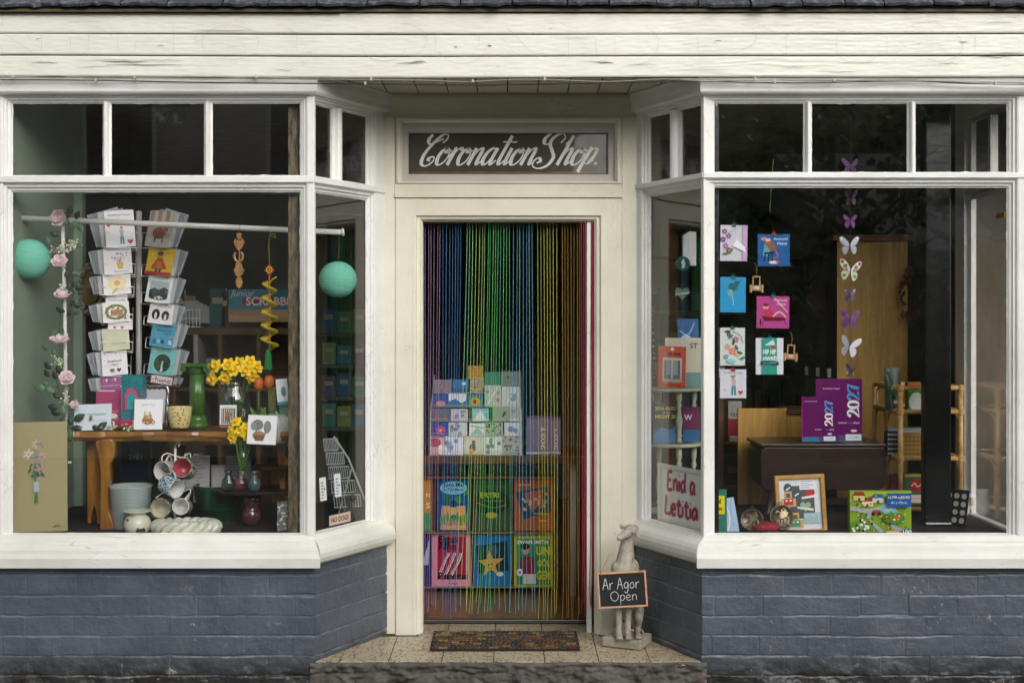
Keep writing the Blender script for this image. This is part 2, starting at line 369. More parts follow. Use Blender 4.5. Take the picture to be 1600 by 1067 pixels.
def script_word(txt, slant=.52, thin=.08, thick=.23):
    """sloping sign-writer's script; returns outlines [(L, R)] in x-height units and the total advance"""
    x = 0; out = []
    for c in txt:
        st, adv = SCRIPT[c]
        for q in st:
            pts = [(x+a+b*slant, b) for a, b in sp(q, 14)]
            if c == '.': out.append(ribbon(pts, lambda i, t: .2)); continue
            out.append(ribbon(pts, lambda i, t: thin+(thick-thin)*max(0, -t[1])**1.3))
        x += adv
    return out, x
NUM = {'2': [(.1, .78), (.18, 1.0), (.5, 1.12), (.78, .85), (.62, .5), (.3, .2), (.08, .0), (.08, .02), (.85, .04), (.9, .18)], '0': [(.48, 1.1), (.18, .9), (.08, .55), (.2, .15), (.48, 0), (.76, .15), (.88, .55), (.78, .92), (.48, 1.1)], '7': [(.08, .85), (.1, 1.08), (.9, 1.08), (.6, .6), (.42, 0)], '5': [(.8, 1.1), (.25, 1.1), (.18, .62), (.5, .72), (.82, .5), (.75, .12), (.4, 0), (.1, .15)]}
def figures(a, txt, x, y0, y1, hgt, cols):
    """old-style numerals running up the cover: baseline x (fraction), from y0 to y1"""
    n = len(txt); st = (y1-y0)/n
    for k, c in enumerate(txt):
        pts = sp(NUM[c], 6) if c != '7' else NUM[c]
        P = [(x-b*hgt, y0+st*(k+aa*.92)) for aa, b in pts]; a.nx(); asp = a.h/a.w
        L, Rr = ribbon([(u, v*asp) for u, v in P], lambda i, t: .018+.048*abs(t[0])**1.5); m = len(P)
        a.add([a.q(u, v/asp) for u, v in L]+[a.q(u, v/asp) for u, v in Rr], [(i, m+i, m+i+1, i+1) for i in range(m-1)], cols[k])

# ------------------------------------------------------------------ cards and books
def card(x0, y0, x1, y1, Y, label, art=None, bgc='#f2f0ec', name='greeting_card', cat='card', group=None, tilt=0, yaw=0, roll=0, th=.0025, gloss=False, parent=None):
    s = S(Y); wd = (x1-x0)/s/max(.5, math.cos(R(yaw))); h = (y1-y0)/s/math.cos(R(tilt))
    a = Art(wd, h); a.box(-wd/2, wd/2, 0, th, 0, h, bgc)
    if art: art(a)
    o = a.build(name, M_GLOSS if gloss else M_PRINT, parent, at(PX((x0+x1)/2, Y), Y, PZ(y1, Y), yaw, tilt, roll))
    return tag(o, label, cat, group) if parent is None else o
def book(x0, y0, x1, y1, Y, label, art=None, bgc='#888', th=.02, name='book', group=None, tilt=0, yaw=0, roll=0, cat='book', spine=None):
    s = S(Y); wd = (x1-x0)/s/max(.5, math.cos(R(yaw))); h = (y1-y0)/s/math.cos(R(tilt))
    r = empty(name, label, cat, at(PX((x0+x1)/2, Y), Y, PZ(y1, Y), yaw, tilt, roll), group)
    a = Art(wd, h); c = .0025
    a.box(-wd/2, wd/2, 0, c, 0, h, bgc); a.box(-wd/2, wd/2, th-c, th, 0, h, bgc); a.box(-wd/2, -wd/2+c, c, th-c, 0, h, spine or bgc)
    if art: art(a)
    o = a.build('cover', M_GLOSS, r)
    MB().box(-wd/2+c, wd/2-.003, c, th-c, .003, h-.003).build('pages', mat('#e6e0d0', .8), r)
    return r
# ================================================================== SETTING
from mathutils import noise as NZ
def nz(x, y, z=0): return NZ.noise(Vector((x, y, z)))
def fbm(x, y, z=0): return NZ.fractal(Vector((x, y, z)), 1.0, 2.1, 4)
def clip(poly, a, b, c):
    """keep the side a*x+b*y <= c"""
    out = []
    for i in range(len(poly)):
        p, q = poly[i], poly[(i+1) % len(poly)]; dp, dq = a*p[0]+b*p[1]-c, a*q[0]+b*q[1]-c
        if dp <= 0: out.append(p)
        if dp*dq < 0: t = dp/(dp-dq); out.append((p[0]+t*(q[0]-p[0]), p[1]+t*(q[1]-p[1])))
    return out
def m_ground(name, c1, c2, scale, bump):
    n = NT(name); p = n.pos(); f = n.noise(p, scale, 6, .7)
    n.pbr(n.mix(f, hx(c1), hx(c2)), .9, n.bump(n.noise(p, scale*4, 4), bump, .01)); return n.m
tag(MB().box(-60, 60, -70, -8.4, -.4, -.33).build('ground', m_ground('earth_grass', '#2a3a1c', '#46522c', 3, .5)), kind='structure')
tag(MB().box(-40, 40, -8.4, -1.5, -.4, -.26).build('road', m_ground('asphalt', '#39393a', '#4b4a49', 20, .4)), kind='structure')
pv = MB()
for i in range(-20, 20): pv.box(i*.6+.003, i*.6+.597, -1.35, -.02 if abs(i*.6+.3) > 1.2 else -.02, -.3, -.165+.002*(i % 3))
pv.box(-12, 12, -1.35, -.02, -.3, -.172)
tag(pv.build('pavement', m_ground('paving_stone', '#5b5954', '#74716a', 12, .3)), kind='structure')
tag(MB().box(-14, 14, -1.5, -1.353, -.3, -.16).build('kerb', m_ground('kerb_stone', '#6a6862', '#807d76', 15, .3)), kind='structure')

# ------------------------------------------------------------------ the building
shop = empty('shop_building', 'white and blue-grey painted shopfront with two bay windows and a recessed doorway', 'shop')
XL, XR = -2.30, 2.31                      # outer corners of the bays
LA, LB = (-.883, 0), (-.615, .5)          # splayed side of the left bay, corner to doorway
RA, RB = (.60, .5), (.853, 0)
DY = .5
def panel(A, B):
    ux, uy = B[0]-A[0], B[1]-A[1]; L = math.hypot(ux, uy); ux /= L; uy /= L
    return Matrix(((ux, -uy, 0, A[0]), (uy, ux, 0, A[1]), (0, 0, 1, 0), (0, 0, 0, 1))), L
def on_line(A, B, px):
    """distance along A-B at which the line of sight through column px meets it"""
    k = (px-800)/FPX; dx, dy = B[0]-A[0], B[1]-A[1]
    t = (k*(A[1]-CAMY)-A[0])/(dx-k*dy); return t*math.hypot(dx, dy)
def ring(mb, x0, x1, z0, z1, wd, prof, T=None):
    wl, wr, wb, wt = wd; v = []; f = []
    for t, y in prof: v += [(x0+t*wl, y, z0+t*wb), (x1-t*wr, y, z0+t*wb), (x1-t*wr, y, z1-t*wt), (x0+t*wl, y, z1-t*wt)]
    for j in range(len(prof)-1):
        for i in range(4): f.append((j*4+i, j*4+(i+1) % 4, j*4+4+(i+1) % 4, j*4+4+i))
    mb.add(v, f, None, T)
def sweep(mb, path, profs):
    """profile (h outward, z) carried along a plan path with mitred corners; profs: one profile per path point"""
    n = len(path); v = []; f = []; m = len(profs[0])
    for i, p in enumerate(path):
        ns = []
        for a, b in ((i-1, i), (i, i+1)):
            if 0 <= a and b < n:
                dx, dy = path[b][0]-path[a][0], path[b][1]-path[a][1]; l = math.hypot(dx, dy); ns.append((dy/l, -dx/l))
        if len(ns) == 2:
            bx, by = ns[0][0]+ns[1][0], ns[0][1]+ns[1][1]; k = 2/(bx*bx+by*by); nx_, ny_ = bx*k, by*k
        else: nx_, ny_ = ns[0]
        for h, z in profs[i]: v.append((p[0]+nx_*h, p[1]+ny_*h, z))
    for i in range(n-1):
        for j in range(m): f.append((i*m+j, (i+1)*m+j, (i+1)*m+(j+1) % m, i*m+(j+1) % m))
    f += [list(range(m)), list(range((n-1)*m, n*m))[::-1]]
    mb.add(v, f)
MOULD = [(0, 0), (.16, .003), (.2, .012), (.5, .013), (.56, .024), (.82, .026), (1, .036)]
SM = [(0, 0), (.5, .006), (1, .036)]
def mullion(x, hw, z0, z1, T, par):
    pr = [(-hw, .045), (-hw, .032), (-hw*.62, .028), (-hw*.5, .012), (-hw*.2, .004), (hw*.2, .004), (hw*.5, .012), (hw*.62, .028), (hw, .032), (hw, .045)]
    m = MB(); n = len(pr)
    m.add([(x+a, b, z0) for a, b in pr]+[(x+a, b, z1) for a, b in pr], [(i, (i+1) % n, n+(i+1) % n, n+i) for i in range(n)]+[list(range(n))[::-1], list(range(n, 2*n))], None, T)
    m.build('mullion', M_WHITEV, par)
ZT = 2.4867; ZSOF = 2.61
def wpanel(fr, par, A, B, gx0, gx1, muls, zt0, zt1, side=False, zb=.5636):
    """one glazed side of a bay: zt0..zt1 is the transom (top of the big pane .. bottom of the small panes)"""
    T, L = panel(A, B); w = .037 if not side else .030; tb = .040
    fr.box(0, gx0-w, 0, .06, .43, ZSOF, None, T); fr.box(gx1+w, L, 0, .06, .43, ZSOF, None, T)
    fr.box(gx0-w, gx1+w, .001, .059, ZT+.028, ZSOF-.001, None, T); fr.box(gx0-w, gx1+w, .001, .059, .431, zb-.014, None, T)
    fr.box(gx0-w, gx1+w, .002, .058, zt0+tb, zt1-.008, None, T)
    ring(fr, gx0-w, gx1+w, zt1-.008, ZT+.028, (w, w, .008, .028), MOULD, T)
    ring(fr, gx0-w, gx1+w, zb-.014, zt0+tb, (w, w, .014, tb), MOULD, T)
    for ax, bx, az, bz in [(gx0, gx1, zb, zt0)]+[(p_, q_, zt1, ZT) for p_, q_ in zip([gx0]+[b_ for a_, b_ in muls], [a_ for a_, b_ in muls]+[gx1])]:
        n1, n2 = max(4, int((bx-ax)/.012)), max(4, int((bz-az)/.012)); J = lambda k: .0010+.0042*max(0, nz(k*.45, ax*9, az*7))**1.5*(1+.5*nz(k*2.1, ax, az))
        ed = [(ax+(bx-ax)*i/n1, az, 0, 1) for i in range(n1)]+[(bx, az+(bz-az)*i/n2, -1, 0) for i in range(n2)]+[(bx-(bx-ax)*i/n1, bz, 0, -1) for i in range(n1)]+[(ax, bz-(bz-az)*i/n2, 1, 0) for i in range(n2)]
        m_ = len(ed); fr.add([(x-.003*dx_, .034, z-.003*dz_) for x, z, dx_, dz_ in ed]+[(x+J(i)*dx_, .0358, z+J(i)*dz_) for i, (x, z, dx_, dz_) in enumerate(ed)], [(i, (i+1) % m_, m_+(i+1) % m_, m_+i) for i in range(m_)], None, T)
    for a, b in muls: mullion((a+b)/2, (b-a)/2, zt1-.006, ZT+.004, T, par)
    xs = [gx0]+[k for a, b in muls for k in (a+.008, b-.008)]+[gx1]
    for i in range(0, len(xs), 2): MB().box(xs[i]-.004, xs[i+1]+.004, .0365, .0405, zt1-.004, ZT+.004, None, T).build('glass_pane', M_GLASS, par)
    MB().box(gx0-.004, gx1+.004, .0365, .0405, zb-.004, zt0+.004, None, T).build('glass_pane', M_GLASS, par)
    MB().box(-.0015 if not side else .004, L, -.007, -.001, zt0+tb-.001, zt1-.006, None, T).build('transom_bar', M_WHITE, par, bevel=.002)
SILL = [(-.05, .5640), (-.004, .5610), (.004, .549), (.010, .538), (.024, .530), (.030, .518), (.050, .502), (.054, .488), (.062, .474), (.066, .468), (.066, .425), (-.03, .425)]
NOSE = [(-.05, .5640), (-.004, .5610), (.004, .549), (.012, .541), (.030, .534), (.046, .524), (.058, .508), (.064, .490), (.063, .468), (.054, .449), (.036, .437), (-.03, .432)]
CORN = [(-.02, 2.56), (-.02, 2.608), (.05, 2.608), (.046, 2.590), (.040, 2.572), (.034, 2.560), (.034, 2.530), (.026, 2.522), (.012, 2.518), (-.001, 2.516)]
CORS = [(-.02, 2.56), (-.02, 2.608), (.040, 2.608), (.034, 2.600), (.030, 2.580), (.027, 2.566), (.022, 2.552), (.020, 2.530), (.012, 2.520), (-.001, 2.516)]

def bay(left):
    f = MB(); b = empty('bay_window'); b.parent = shop
    if left:
        zt0, zt1 = PZ(299), PZ(273)
        wpanel(f, b, (XL, 0), LA, PX(15)-XL, PX(467)-XL, [(PX(157)-XL, PX(170)-XL), (PX(316)-XL, PX(329)-XL)], zt0, zt1)
        q = lambda p: on_line(LA, LB, p)
        wpanel(f, b, LA, LB, q(499), q(581), [(q(528), q(541))], zt0, zt1, True)
        runs = [([(XL, 0), LA], SILL, CORN), ([LA, LB], NOSE, CORS)]; path = [(XL, 0), LA, LB]
    else:
        zt0, zt1 = PZ(292), PZ(268)
        wpanel(f, b, RB, (XR, 0), PX(1113)-RB[0], PX(1578)-RB[0], [(PX(1258)-RB[0], PX(1271)-RB[0]), (PX(1421)-RB[0], PX(1434)-RB[0])], zt0, zt1)
        q = lambda p: on_line(RA, RB, p)
        wpanel(f, b, RA, RB, q(1007), q(1089), [(q(1040), q(1054))], zt0, zt1, True)
        wpanel(f, b, (XR, .06), (XR, .80), .06, .58, [(.30, .33)], zt0, zt1, True)
        path = [RA, RB, (XR, 0), (XR, .8)]; runs = [([RA, RB], NOSE, CORS), ([RB, (XR, 0), (XR, .8)], SILL, CORN)]
    fo = f.build('window_frame', M_WHITEV, b, bevel=.0015, seg=1)
    far = lambda P, Q: (Q[0]+(Q[0]-P[0])*.16, Q[1]+(Q[1]-P[1])*.16)
    for pts, sl, co in runs:
        # carry the mitre by sweeping the whole path and keeping this run
        i0 = path.index(pts[0]); ext = path[max(0, i0-1):i0+len(pts)+1]; 
        for prof, nm, mt in ((sl, 'sill', M_SILL), (co, 'cornice', M_WHITE)):
            m = MB(); full = MB(); sweep(full, [far(LA, LB) if nm == 'cornice' and p_ == LB else far(RB, RA) if nm == 'cornice' and p_ == RA else p_ for p_ in ext], [prof]*len(ext)); k = len(prof); s0 = ext.index(pts[0])
            v = full.V[s0*k:(s0+len(pts))*k]; n = len(pts)
            fc = [(i*k+j, (i+1)*k+j, (i+1)*k+(j+1) % k, i*k+(j+1) % k) for i in range(n-1) for j in range(k)]+[list(range(k)), list(range((n-1)*k, n*k))[::-1]]
            m.add(v, fc).build(nm, mt, b, bevel=.0025)
bay(True); bay(False)

# ------------------------------------------------------------------ painted brick plinths
def plinth(A, B, z0, z1, seed, off=.012):
    T, L = panel(A, B); st = .0033; nu, nv = int(L/st), int((z1-z0)/st); CH = .0897; z_ref = .296
    rd = random.Random(seed); jit = {}; joint = []
    def fn(u, v):
        x = u*L; z = z0+v*(z1-z0); k = math.floor((z-z_ref)/CH); fz = (z-z_ref)/CH-k
        wob = nz(x*4+seed, k*3.1, 1)*.007
        fz2 = fz*CH+wob+nz(x*22, z*22, seed)*.003; e = min(abs(fz2), abs(CH-fz2))
        bl = .215; sh = (.5 if k % 2 else 0)*bl+seed*.07+nz(k*7.3, seed)*.05; bi = math.floor((x+sh)/bl); fx = (x+sh)-bi*bl+nz(x*15, z*15, seed+4)*.004
        key = (k, bi)
        if key not in jit: jit[key] = (rd.uniform(-.0035, .0035), rd.uniform(-.02, .02), rd.uniform(0, 1), rd.uniform(.0, 1))
        o, tl, vis, hv = jit[key]; ex = min(abs(fx), abs(bl-fx))
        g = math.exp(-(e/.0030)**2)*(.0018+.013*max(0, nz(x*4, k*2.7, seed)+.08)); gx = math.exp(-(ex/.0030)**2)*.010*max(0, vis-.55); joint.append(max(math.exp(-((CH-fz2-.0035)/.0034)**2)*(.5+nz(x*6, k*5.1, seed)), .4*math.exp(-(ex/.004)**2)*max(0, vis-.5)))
        d = .5*o+tl*fx*.15-max(g, gx)+.002*nz(x*9, z*9, seed)+.0014*nz(x*33, z*33, seed)+.0009*nz(x*90, z*90, seed)
        if z < .06: d += (.06-z)/.1*(.012*fbm(x*8, z*10, seed))-.006*(.06-z)/.1
        d -= .012*max(0, nz(x*13+seed, z*17)-.62)           # knocks
        return (x, -off-d, z)
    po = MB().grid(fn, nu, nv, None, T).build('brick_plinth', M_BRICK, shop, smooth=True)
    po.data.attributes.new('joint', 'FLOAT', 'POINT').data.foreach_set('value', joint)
def ext(P, Q, e): l = math.hypot(Q[0]-P[0], Q[1]-P[1]); return (P[0]-(Q[0]-P[0])/l*e, P[1]-(Q[1]-P[1])/l*e)
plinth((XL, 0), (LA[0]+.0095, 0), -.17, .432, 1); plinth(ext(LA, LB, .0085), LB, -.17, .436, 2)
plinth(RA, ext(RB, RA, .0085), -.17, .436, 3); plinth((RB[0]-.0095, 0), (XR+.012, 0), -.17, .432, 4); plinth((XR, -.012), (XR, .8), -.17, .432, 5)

# ------------------------------------------------------------------ fascia, soffit, roof edge
def z_f(py, Y=-.06): return PZ(py, Y)
FZ = [z_f(121), z_f(87), z_f(53), z_f(19)]
for i in range(3):
    z0, z1 = FZ[i]+.0025, FZ[i+1]-.0025
    def fn(u, v, z0=z0, z1=z1, i=i):
        x = -3.4+6.8*u; t = v
        sag = -.003*math.cos(x*.9)+.003*nz(x*.7, i*5.)
        edge = .006*max(0, .05-t)/.05+.005*max(0, t-.955)/.045
        # split and lifting grain in places
        sp_ = .0035*max(0, nz(x*1.3+i*9, 2.2)-.25)*math.sin(t*21+nz(x*5, t*3)*6)
        return (x, -.06+edge+sp_+.0012*nz(x*30, z0+t*8), z0+(z1-z0)*t+sag)
    m = MB(); m.grid(fn, 420, 22); m.build('fascia_board', M_FASCIA, shop, smooth=True)
MB().box(-3.4, 3.4, -.045, -.02, FZ[0]+.004, FZ[3]-.004).build('fascia_backing', mat('#26231c', .9), shop)
# faint outlines of old letters, long since painted over
gm = MB()
def scratch(pts, wd=.0012):
    P = [(x, z) for x, z in pts]; L_, R_ = ribbon(P, lambda i, t: wd*(.6+.5*abs(nz(i*.4, pts[0][0]*9)))); m = len(P)
    gm.add([(x, -.0645, z) for x, z in L_]+[(x, -.0645, z) for x, z in R_], [(i, m+i, m+i+1, i+1) for i in range(m-1)])
def gz(py): return PZ(py, -.06)
def gx_(px): return PX(px, -.06)
def arc(cx, cy, rx, ry, a0, a1, n=18): return [(gx_(cx+rx*math.cos(R(a0+(a1-a0)*i/n))), gz(cy+ry*math.sin(R(a0+(a1-a0)*i/n)))) for i in range(n+1)]
for a in [(360, 67, 44, 27, 150, 380), (360, 67, 44, 27, 60, 120), (600, 66, 37, 30, 20, 170), (632, 64, 34, 26, -100, 60), (722, 72, 38, 28, 0, 170), (995, 70, 34, 30, -70, 100), (1152, 58, 30, 20, -80, 80), (1340, 76, 34, 24, 10, 175), (1448, 52, 34, 16, 180, 330), (1468, 72, 36, 24, -60, 120)]:
    scratch(arc(*a))
for x0, y0, x1, y1 in [(65, 48, 65, 80), (10, 55, 50, 82), (32, 48, 48, 60), (110, 58, 110, 78), (138, 52, 138, 80), (184, 52, 184, 75), (150, 42, 175, 56), (212, 66, 236, 66), (212, 66, 212, 78), (270, 36, 272, 80), (205, 36, 268, 36), (285, 36, 320, 40), (464, 56, 464, 80), (444, 40, 462, 54), (680, 56, 680, 82), (748, 56, 748, 74), (783, 60, 800, 78), (790, 42, 830, 82), (888, 60, 888, 92), (930, 62, 932, 90), (960, 60, 960, 84), (918, 78, 935, 78), (1090, 58, 1090, 80), (1120, 78, 1180, 76), (1228, 58, 1228, 88), (1250, 44, 1226, 58), (1180, 36, 1210, 50), (1306, 58, 1306, 76), (1385, 58, 1385, 86), (1405, 65, 1416, 76), (1523, 56, 1523, 82), (1190, 40, 1240, 40), (105, 34, 150, 34)]:
    scratch([(gx_(x0), gz(y0)), (gx_((x0+x1)/2+.8), gz((y0+y1)/2)), (gx_(x1), gz(y1))], .0011)
tag(gm.build('ghost_lettering', mat('#a39e92', .7), shop), kind='stuff')
ck = MB()                                       # open splits where the paint has lifted
rd = random.Random(5)
for px, py, ln, th in [(195, 97, 38, 2.2), (225, 102, 60, 1.8), (70, 98, 22, 1.6), (180, 95, 60, .9), (150, 105, 30, .9), (255, 95, 35, .9), (355, 49, 55, 1.0), (640, 99, 24, 1.6), (655, 97, 12, 2.), (712, 74, 3, 3.), (765, 72, 4, 3.5), (252, 72, 6, 2), (445, 110, 16, 1.), (946, 98, 14, 2.2), (930, 97, 20, 1.), (1000, 102, 28, .9), (1122, 64, 6, 2.2), (1310, 113, 35, .9), (1505, 66, 9, 1.8), (1550, 90, 30, 1.6), (1570, 83, 26, 1.1), (1480, 100, 18, 1.2), (1100, 110, 40, .8), (1350, 98, 50, .8), (1240, 106, 20, .8), (60, 62, 4, 2), (900, 60, 22, .8), (1555, 36, 30, .9), (860, 46, 3, 1.6)]:
    P = [(gx_(px+ln*(k/6-.5)*2), gz(py+rd.uniform(-.8, .8)+(k-3)*rd.uniform(-.4, .4))) for k in range(7)]
    L_, R_ = ribbon(P, lambda i, t: (th*.62 if ln > 8 else th*.4)/354*math.sin(math.pi*(i+.3)/6.6)); 
    ck.add([(x, -.0655, z) for x, z in L_]+[(x, -.0655, z) for x, z in R_], [(i, 7+i, 8+i, i+1) for i in range(6)])
tag(ck.build('paint_split', mat('#5c5548', .9), shop), kind='stuff')
MB().box(-3.4, 3.4, -.078, .2, 2.8725, 2.888).build('drip_board', mat('#6a5f48', .8, var=.25, scale=4, bump=.3), shop)
MB().box(-3.4, -.75, -.088, -.0785, 2.869, 2.876).build('drip_bead', mat('#4d442f', .8, var=.25), shop)
rf = MB(); rd = random.Random(3)
for row in range(9):
    y = -.105+row*.17; z = 2.890+row*.125; x = -3.5+(row % 2)*.11
    while x < 3.5:
        wd = rd.uniform(.16, .24); j = rd.uniform(-.008, .008)
        T = Matrix.Translation((x+wd/2, y+j, z+rd.uniform(-.003, .004))) @ Matrix.Rotation(R(36), 4, 'X')
        n = 7; ed = [(-wd/2+wd*k/n+.002*(k == 0)-.002*(k == n), rd.uniform(-.010, .010)) for k in range(n+1)]
        poly = ed+[(wd/2-.002, .36), (-wd/2+.002, .36)]
        m = len(poly); rf.add([(a, b, 0) for a, b in poly]+[(a, b, .012) for a, b in poly], [list(range(m))[::-1], list(range(m, 2*m))]+[(i, (i+1) % m, m+(i+1) % m, m+i) for i in range(m)], None, T)
        x += wd+.003
n_ = NT('slate'); p_ = n_.pos(); f_ = n_.noise(p_, 16, 7, .7)
n_.pbr(n_.mix(n_.ramp(f_, (.35, 0.), (.7, 1.)), hx('#2c3036'), n_.mix(n_.ramp(n_.noise(p_, 40, 3), (.5, 0.), (.7, 1.)), hx('#4a4f56'), hx('#8a8f90'))), .95, n_.bump(f_, .5, .01))
rf.build('slate_roof', n_.m, shop)
MB().prism([(-.092, 2.8885), (1.5, 4.04), (1.5, 2.8885)], -3.4, 3.4, None, Matrix(((0, 1, 0, 0), (1, 0, 0, 0), (0, 0, 1, 0), (0, 0, 0, 1)))).build('roof_deck', mat('#1a1a1a', .9), shop)
# soffit of the doorway: short boards running back, dark gaps between
sf = MB()
xs = [PX(p, .3) for p in (480, 532, 552, 601, 650, 698, 745, 793, 841, 889, 937, 985, 1030, 1080, 1125)]
for a, b in zip(xs, xs[1:]): sf.box(a+.0030, b-.0030, -.04, .47, ZSOF, ZSOF+.02)
sf.build('soffit_board', M_SOFFIT, shop, bevel=.002)
MB().box(-3.3, 3.3, -.045, .55, ZSOF+.022, ZSOF+.05).build('soffit_backing', mat('#15130f', .9), shop)

# ------------------------------------------------------------------ door surround
dx = lambda p: PX(p, DY)
dz = lambda p: PZ(p, DY)
TD = Matrix.Translation((0, DY, 0))
MB().box(LB[0]-.03, dx(617), -.006, .07, 0, 2.5, None, TD).build('pilaster', M_CREAM, shop, bevel=.003)
MB().box(dx(972), RA[0]+.03, -.006, .07, 0, 2.5, None, TD).build('pilaster', M_CREAM, shop, bevel=.003)
cv = MB(); cp = [(.488-.5, ZSOF), (.489-.5, 2.592), (.494-.5, 2.568), (.5-.5, 2.535), (.502-.5, 2.512), (.492-.5, 2.506), (.492-.5, dz(183)), (.56-.5, dz(183)), (.56-.5, ZSOF)]
k = len(cp); cv.add([(LB[0]-.03, y, z) for y, z in cp]+[(RA[0]+.03, y, z) for y, z in cp], [(i, (i+1) % k, k+(i+1) % k, k+i) for i in range(k)], None, TD)
cv.build('cove_board', M_CREAMH, shop)
df = empty('door_frame'); df.parent = shop
m = MB(); ring(m, dx(617), dx(972), -.05, dz(310), (dx(660)-dx(617), dx(972)-dx(929), 0, dz(310)-dz(345)), [(0, .05), (0, -.004), (.05, -.014), (.78, -.014), (.80, .000), (.93, .002), (.95, .014), (1, .016), (1, .09), (.93, .09), (.93, .23)], TD)
m.build('door_casing', M_CREAM, df, bevel=.0015, seg=1)
mm = MB()
for a, b in (((617), 310), ): mm.box(dx(645), dx(646.2), -.0155, -.010, dz(990), dz(335), None, TD)
mm.box(dx(617), dx(972), -.020, .06, dz(309.5), dz(302), None, TD).box(dx(617), dx(972), -.009, .06, dz(302), dz(288), None, TD)
mm.build('transom_beam', M_CREAMH, df, bevel=.003)
m = MB(); ring(m, dx(618), dx(972), dz(288), dz(183), (dx(628)-dx(618), dx(972)-dx(961), dz(285)-dz(288)+.004, dz(183)-dz(192)), [(0, .04), (0, -.004), (.3, -.016), (.7, -.016), (.8, -.004), (1, .0), (1, .03)], TD)
m.build('sign_moulding', M_CREAM, df, bevel=.001, seg=1)
m = MB(); ring(m, dx(627), dx(962), dz(286), dz(191), (dx(638)-dx(627), dx(962)-dx(950), dz(271)-dz(286), dz(191)-dz(207)), [(0, .018), (.9, .020), (1, .028), (1, .05)], TD)
m.build('sign_surround', M_GREYFR, df, bevel=.001, seg=1)
# stop on the right of the opening, and the threshold
MB().box(dx(917.5), dx(925), .03, .10, -.01, dz(346), None, TD).build('door_stop', M_WHITEV, df, bevel=.002)
MB().box(dx(655), dx(935), .195, .235, .004, .022, None, TD).build('threshold_strip', mat('#5b5a55', .35, .8), df, bevel=.003)

# ------------------------------------------------------------------ sign over the door
sgn = empty('shop_sign', 'dark glass sign over the doorway lettered in white script', 'sign', Matrix.Translation((dx(794), DY+.045, dz(239))))
gw, gh = dx(950)-dx(638)+.01, dz(207)-dz(271)+.01
n_ = NT('dark_sign_glass'); v_ = n_.obj(); n_.pbr(n_.mix(n_.noise(v_, 5, 4), (.055, .052, .042, 1), (.10, .094, .076, 1)), .08, n_.bump(n_.noise(v_, 5, 2), .03, .1))
MB().box(-gw/2, gw/2, 0, .006, -gh/2, gh/2).build('sign_glass', n_.m, sgn)
e = MB(); ring(e, -gw/2+.003, gw/2-.003, -gh/2+.003, gh/2-.003, (.008, .008, .007, .007), [(0, -.0005), (1, -.0005)]); e.build('black_border', mat('#0a0a09', .3), sgn)
lt = MB(); out, adv = script_word('Coronation Shop.')
x0, x1 = dx(645)-dx(794), dx(943)-dx(794); kx = (x1-x0)/(adv+.50); kz = .083
for L_, R_ in out:
    mm_ = len(L_); P = lambda q, y: (x0+.012+q[0]*kx, y, -.05+q[1]*kz-.004)
    yy = -.0014-.00002*len(lt.F)/60; lt.add([P(q, yy) for q in L_]+[P(q, yy) for q in R_], [(i, mm_+i, mm_+i+1, i+1) for i in range(mm_-1)])
n_ = NT('sign_white'); v_ = n_.obj(); n_.pbr(n_.mix(n_.ramp(n_.noise(v_, 16, 4), (.4, 0.), (.65, 1.)), (.90, .89, .83, 1), (.78, .78, .73, 1)), .35)
lt.build('script_lettering', n_.m, sgn)
MB().box(-gw/2+.012, gw/2-.075, -.0012, -.0006, -gh/2+.013, -gh/2+.0155).build('yellow_line', mat('#a87f22', .3, .6, var=.5, scale=14), sgn)  # thin yellow streak along the foot of the sign pane

# ------------------------------------------------------------------ step
stp = empty('door_step', 'speckled cream tiled step with a rough dark stone riser in the doorway', 'step')
tl = MB(); xs = [PX(p) for p in (451, 530, 607, 690, 771, 851, 936, 1016, 1097)]; ys = [0, .217, .45, .72]
lx, ly = LB[0]-LA[0], LB[1]-LA[1]; rx, ry = RB[0]-RA[0], RB[1]-RA[1]
rd = random.Random(2)
for j in range(3):
    for i in range(len(xs)-1):
        g = .0022; pl = [(xs[i]+g, ys[j]+(g if j else 0)), (xs[i+1]-g, ys[j]+(g if j else 0)), (xs[i+1]-g, ys[j+1]-g), (xs[i]+g, ys[j+1]-g)]
        pl = clip(pl, -ly, lx, -ly*LA[0]+lx*LA[1]-.004); pl = clip(pl, -ry, rx, -ry*RA[0]+rx*RA[1]-.004) if pl else pl
        if j == 2 and pl: pl = clip(clip(pl, -1, 0, .45), 1, 0, .42)
        if len(pl) < 3: continue
        n = len(pl); dz_ = rd.uniform(-.0012, 0); tl.add([(a, b, dz_) for a, b in pl]+[(a, b, -.02) for a, b in pl], [list(range(n)), list(range(2*n-1, n-1, -1))]+[((q+1) % n, q, n+q, n+(q+1) % n) for q in range(n)])
n_ = NT('terrazzo_tile'); p_ = n_.pos()
vr = n_.n('TexVoronoi', feature='F1'); n_.set(vr.inputs['Vector'], n_.mapv(p_, (1, .55, 1))); vr.inputs['Scale'].default_value = 78
fl = n_.math('MULTIPLY', n_.ramp(vr.outputs['Distance'], (.36, 1.), (.44, 0.)), n_.ramp(n_.noise(p_, 40, 3), (.44, 0.), (.47, 1.)))
b_ = n_.mix(n_.ramp(n_.noise(p_, 7, 6, .7), (.3, 0.), (.75, 1.)), (.56, .48, .35, 1), (.38, .30, .19, 1))
b_ = n_.mix(n_.math('MULTIPLY', fl, 1.0), b_, n_.mix(n_.noise(p_, 30), (.06, .05, .04, 1), (.30, .19, .10, 1)))
z_ = n_.n('SeparateXYZ'); n_.set(z_.inputs[0], p_)
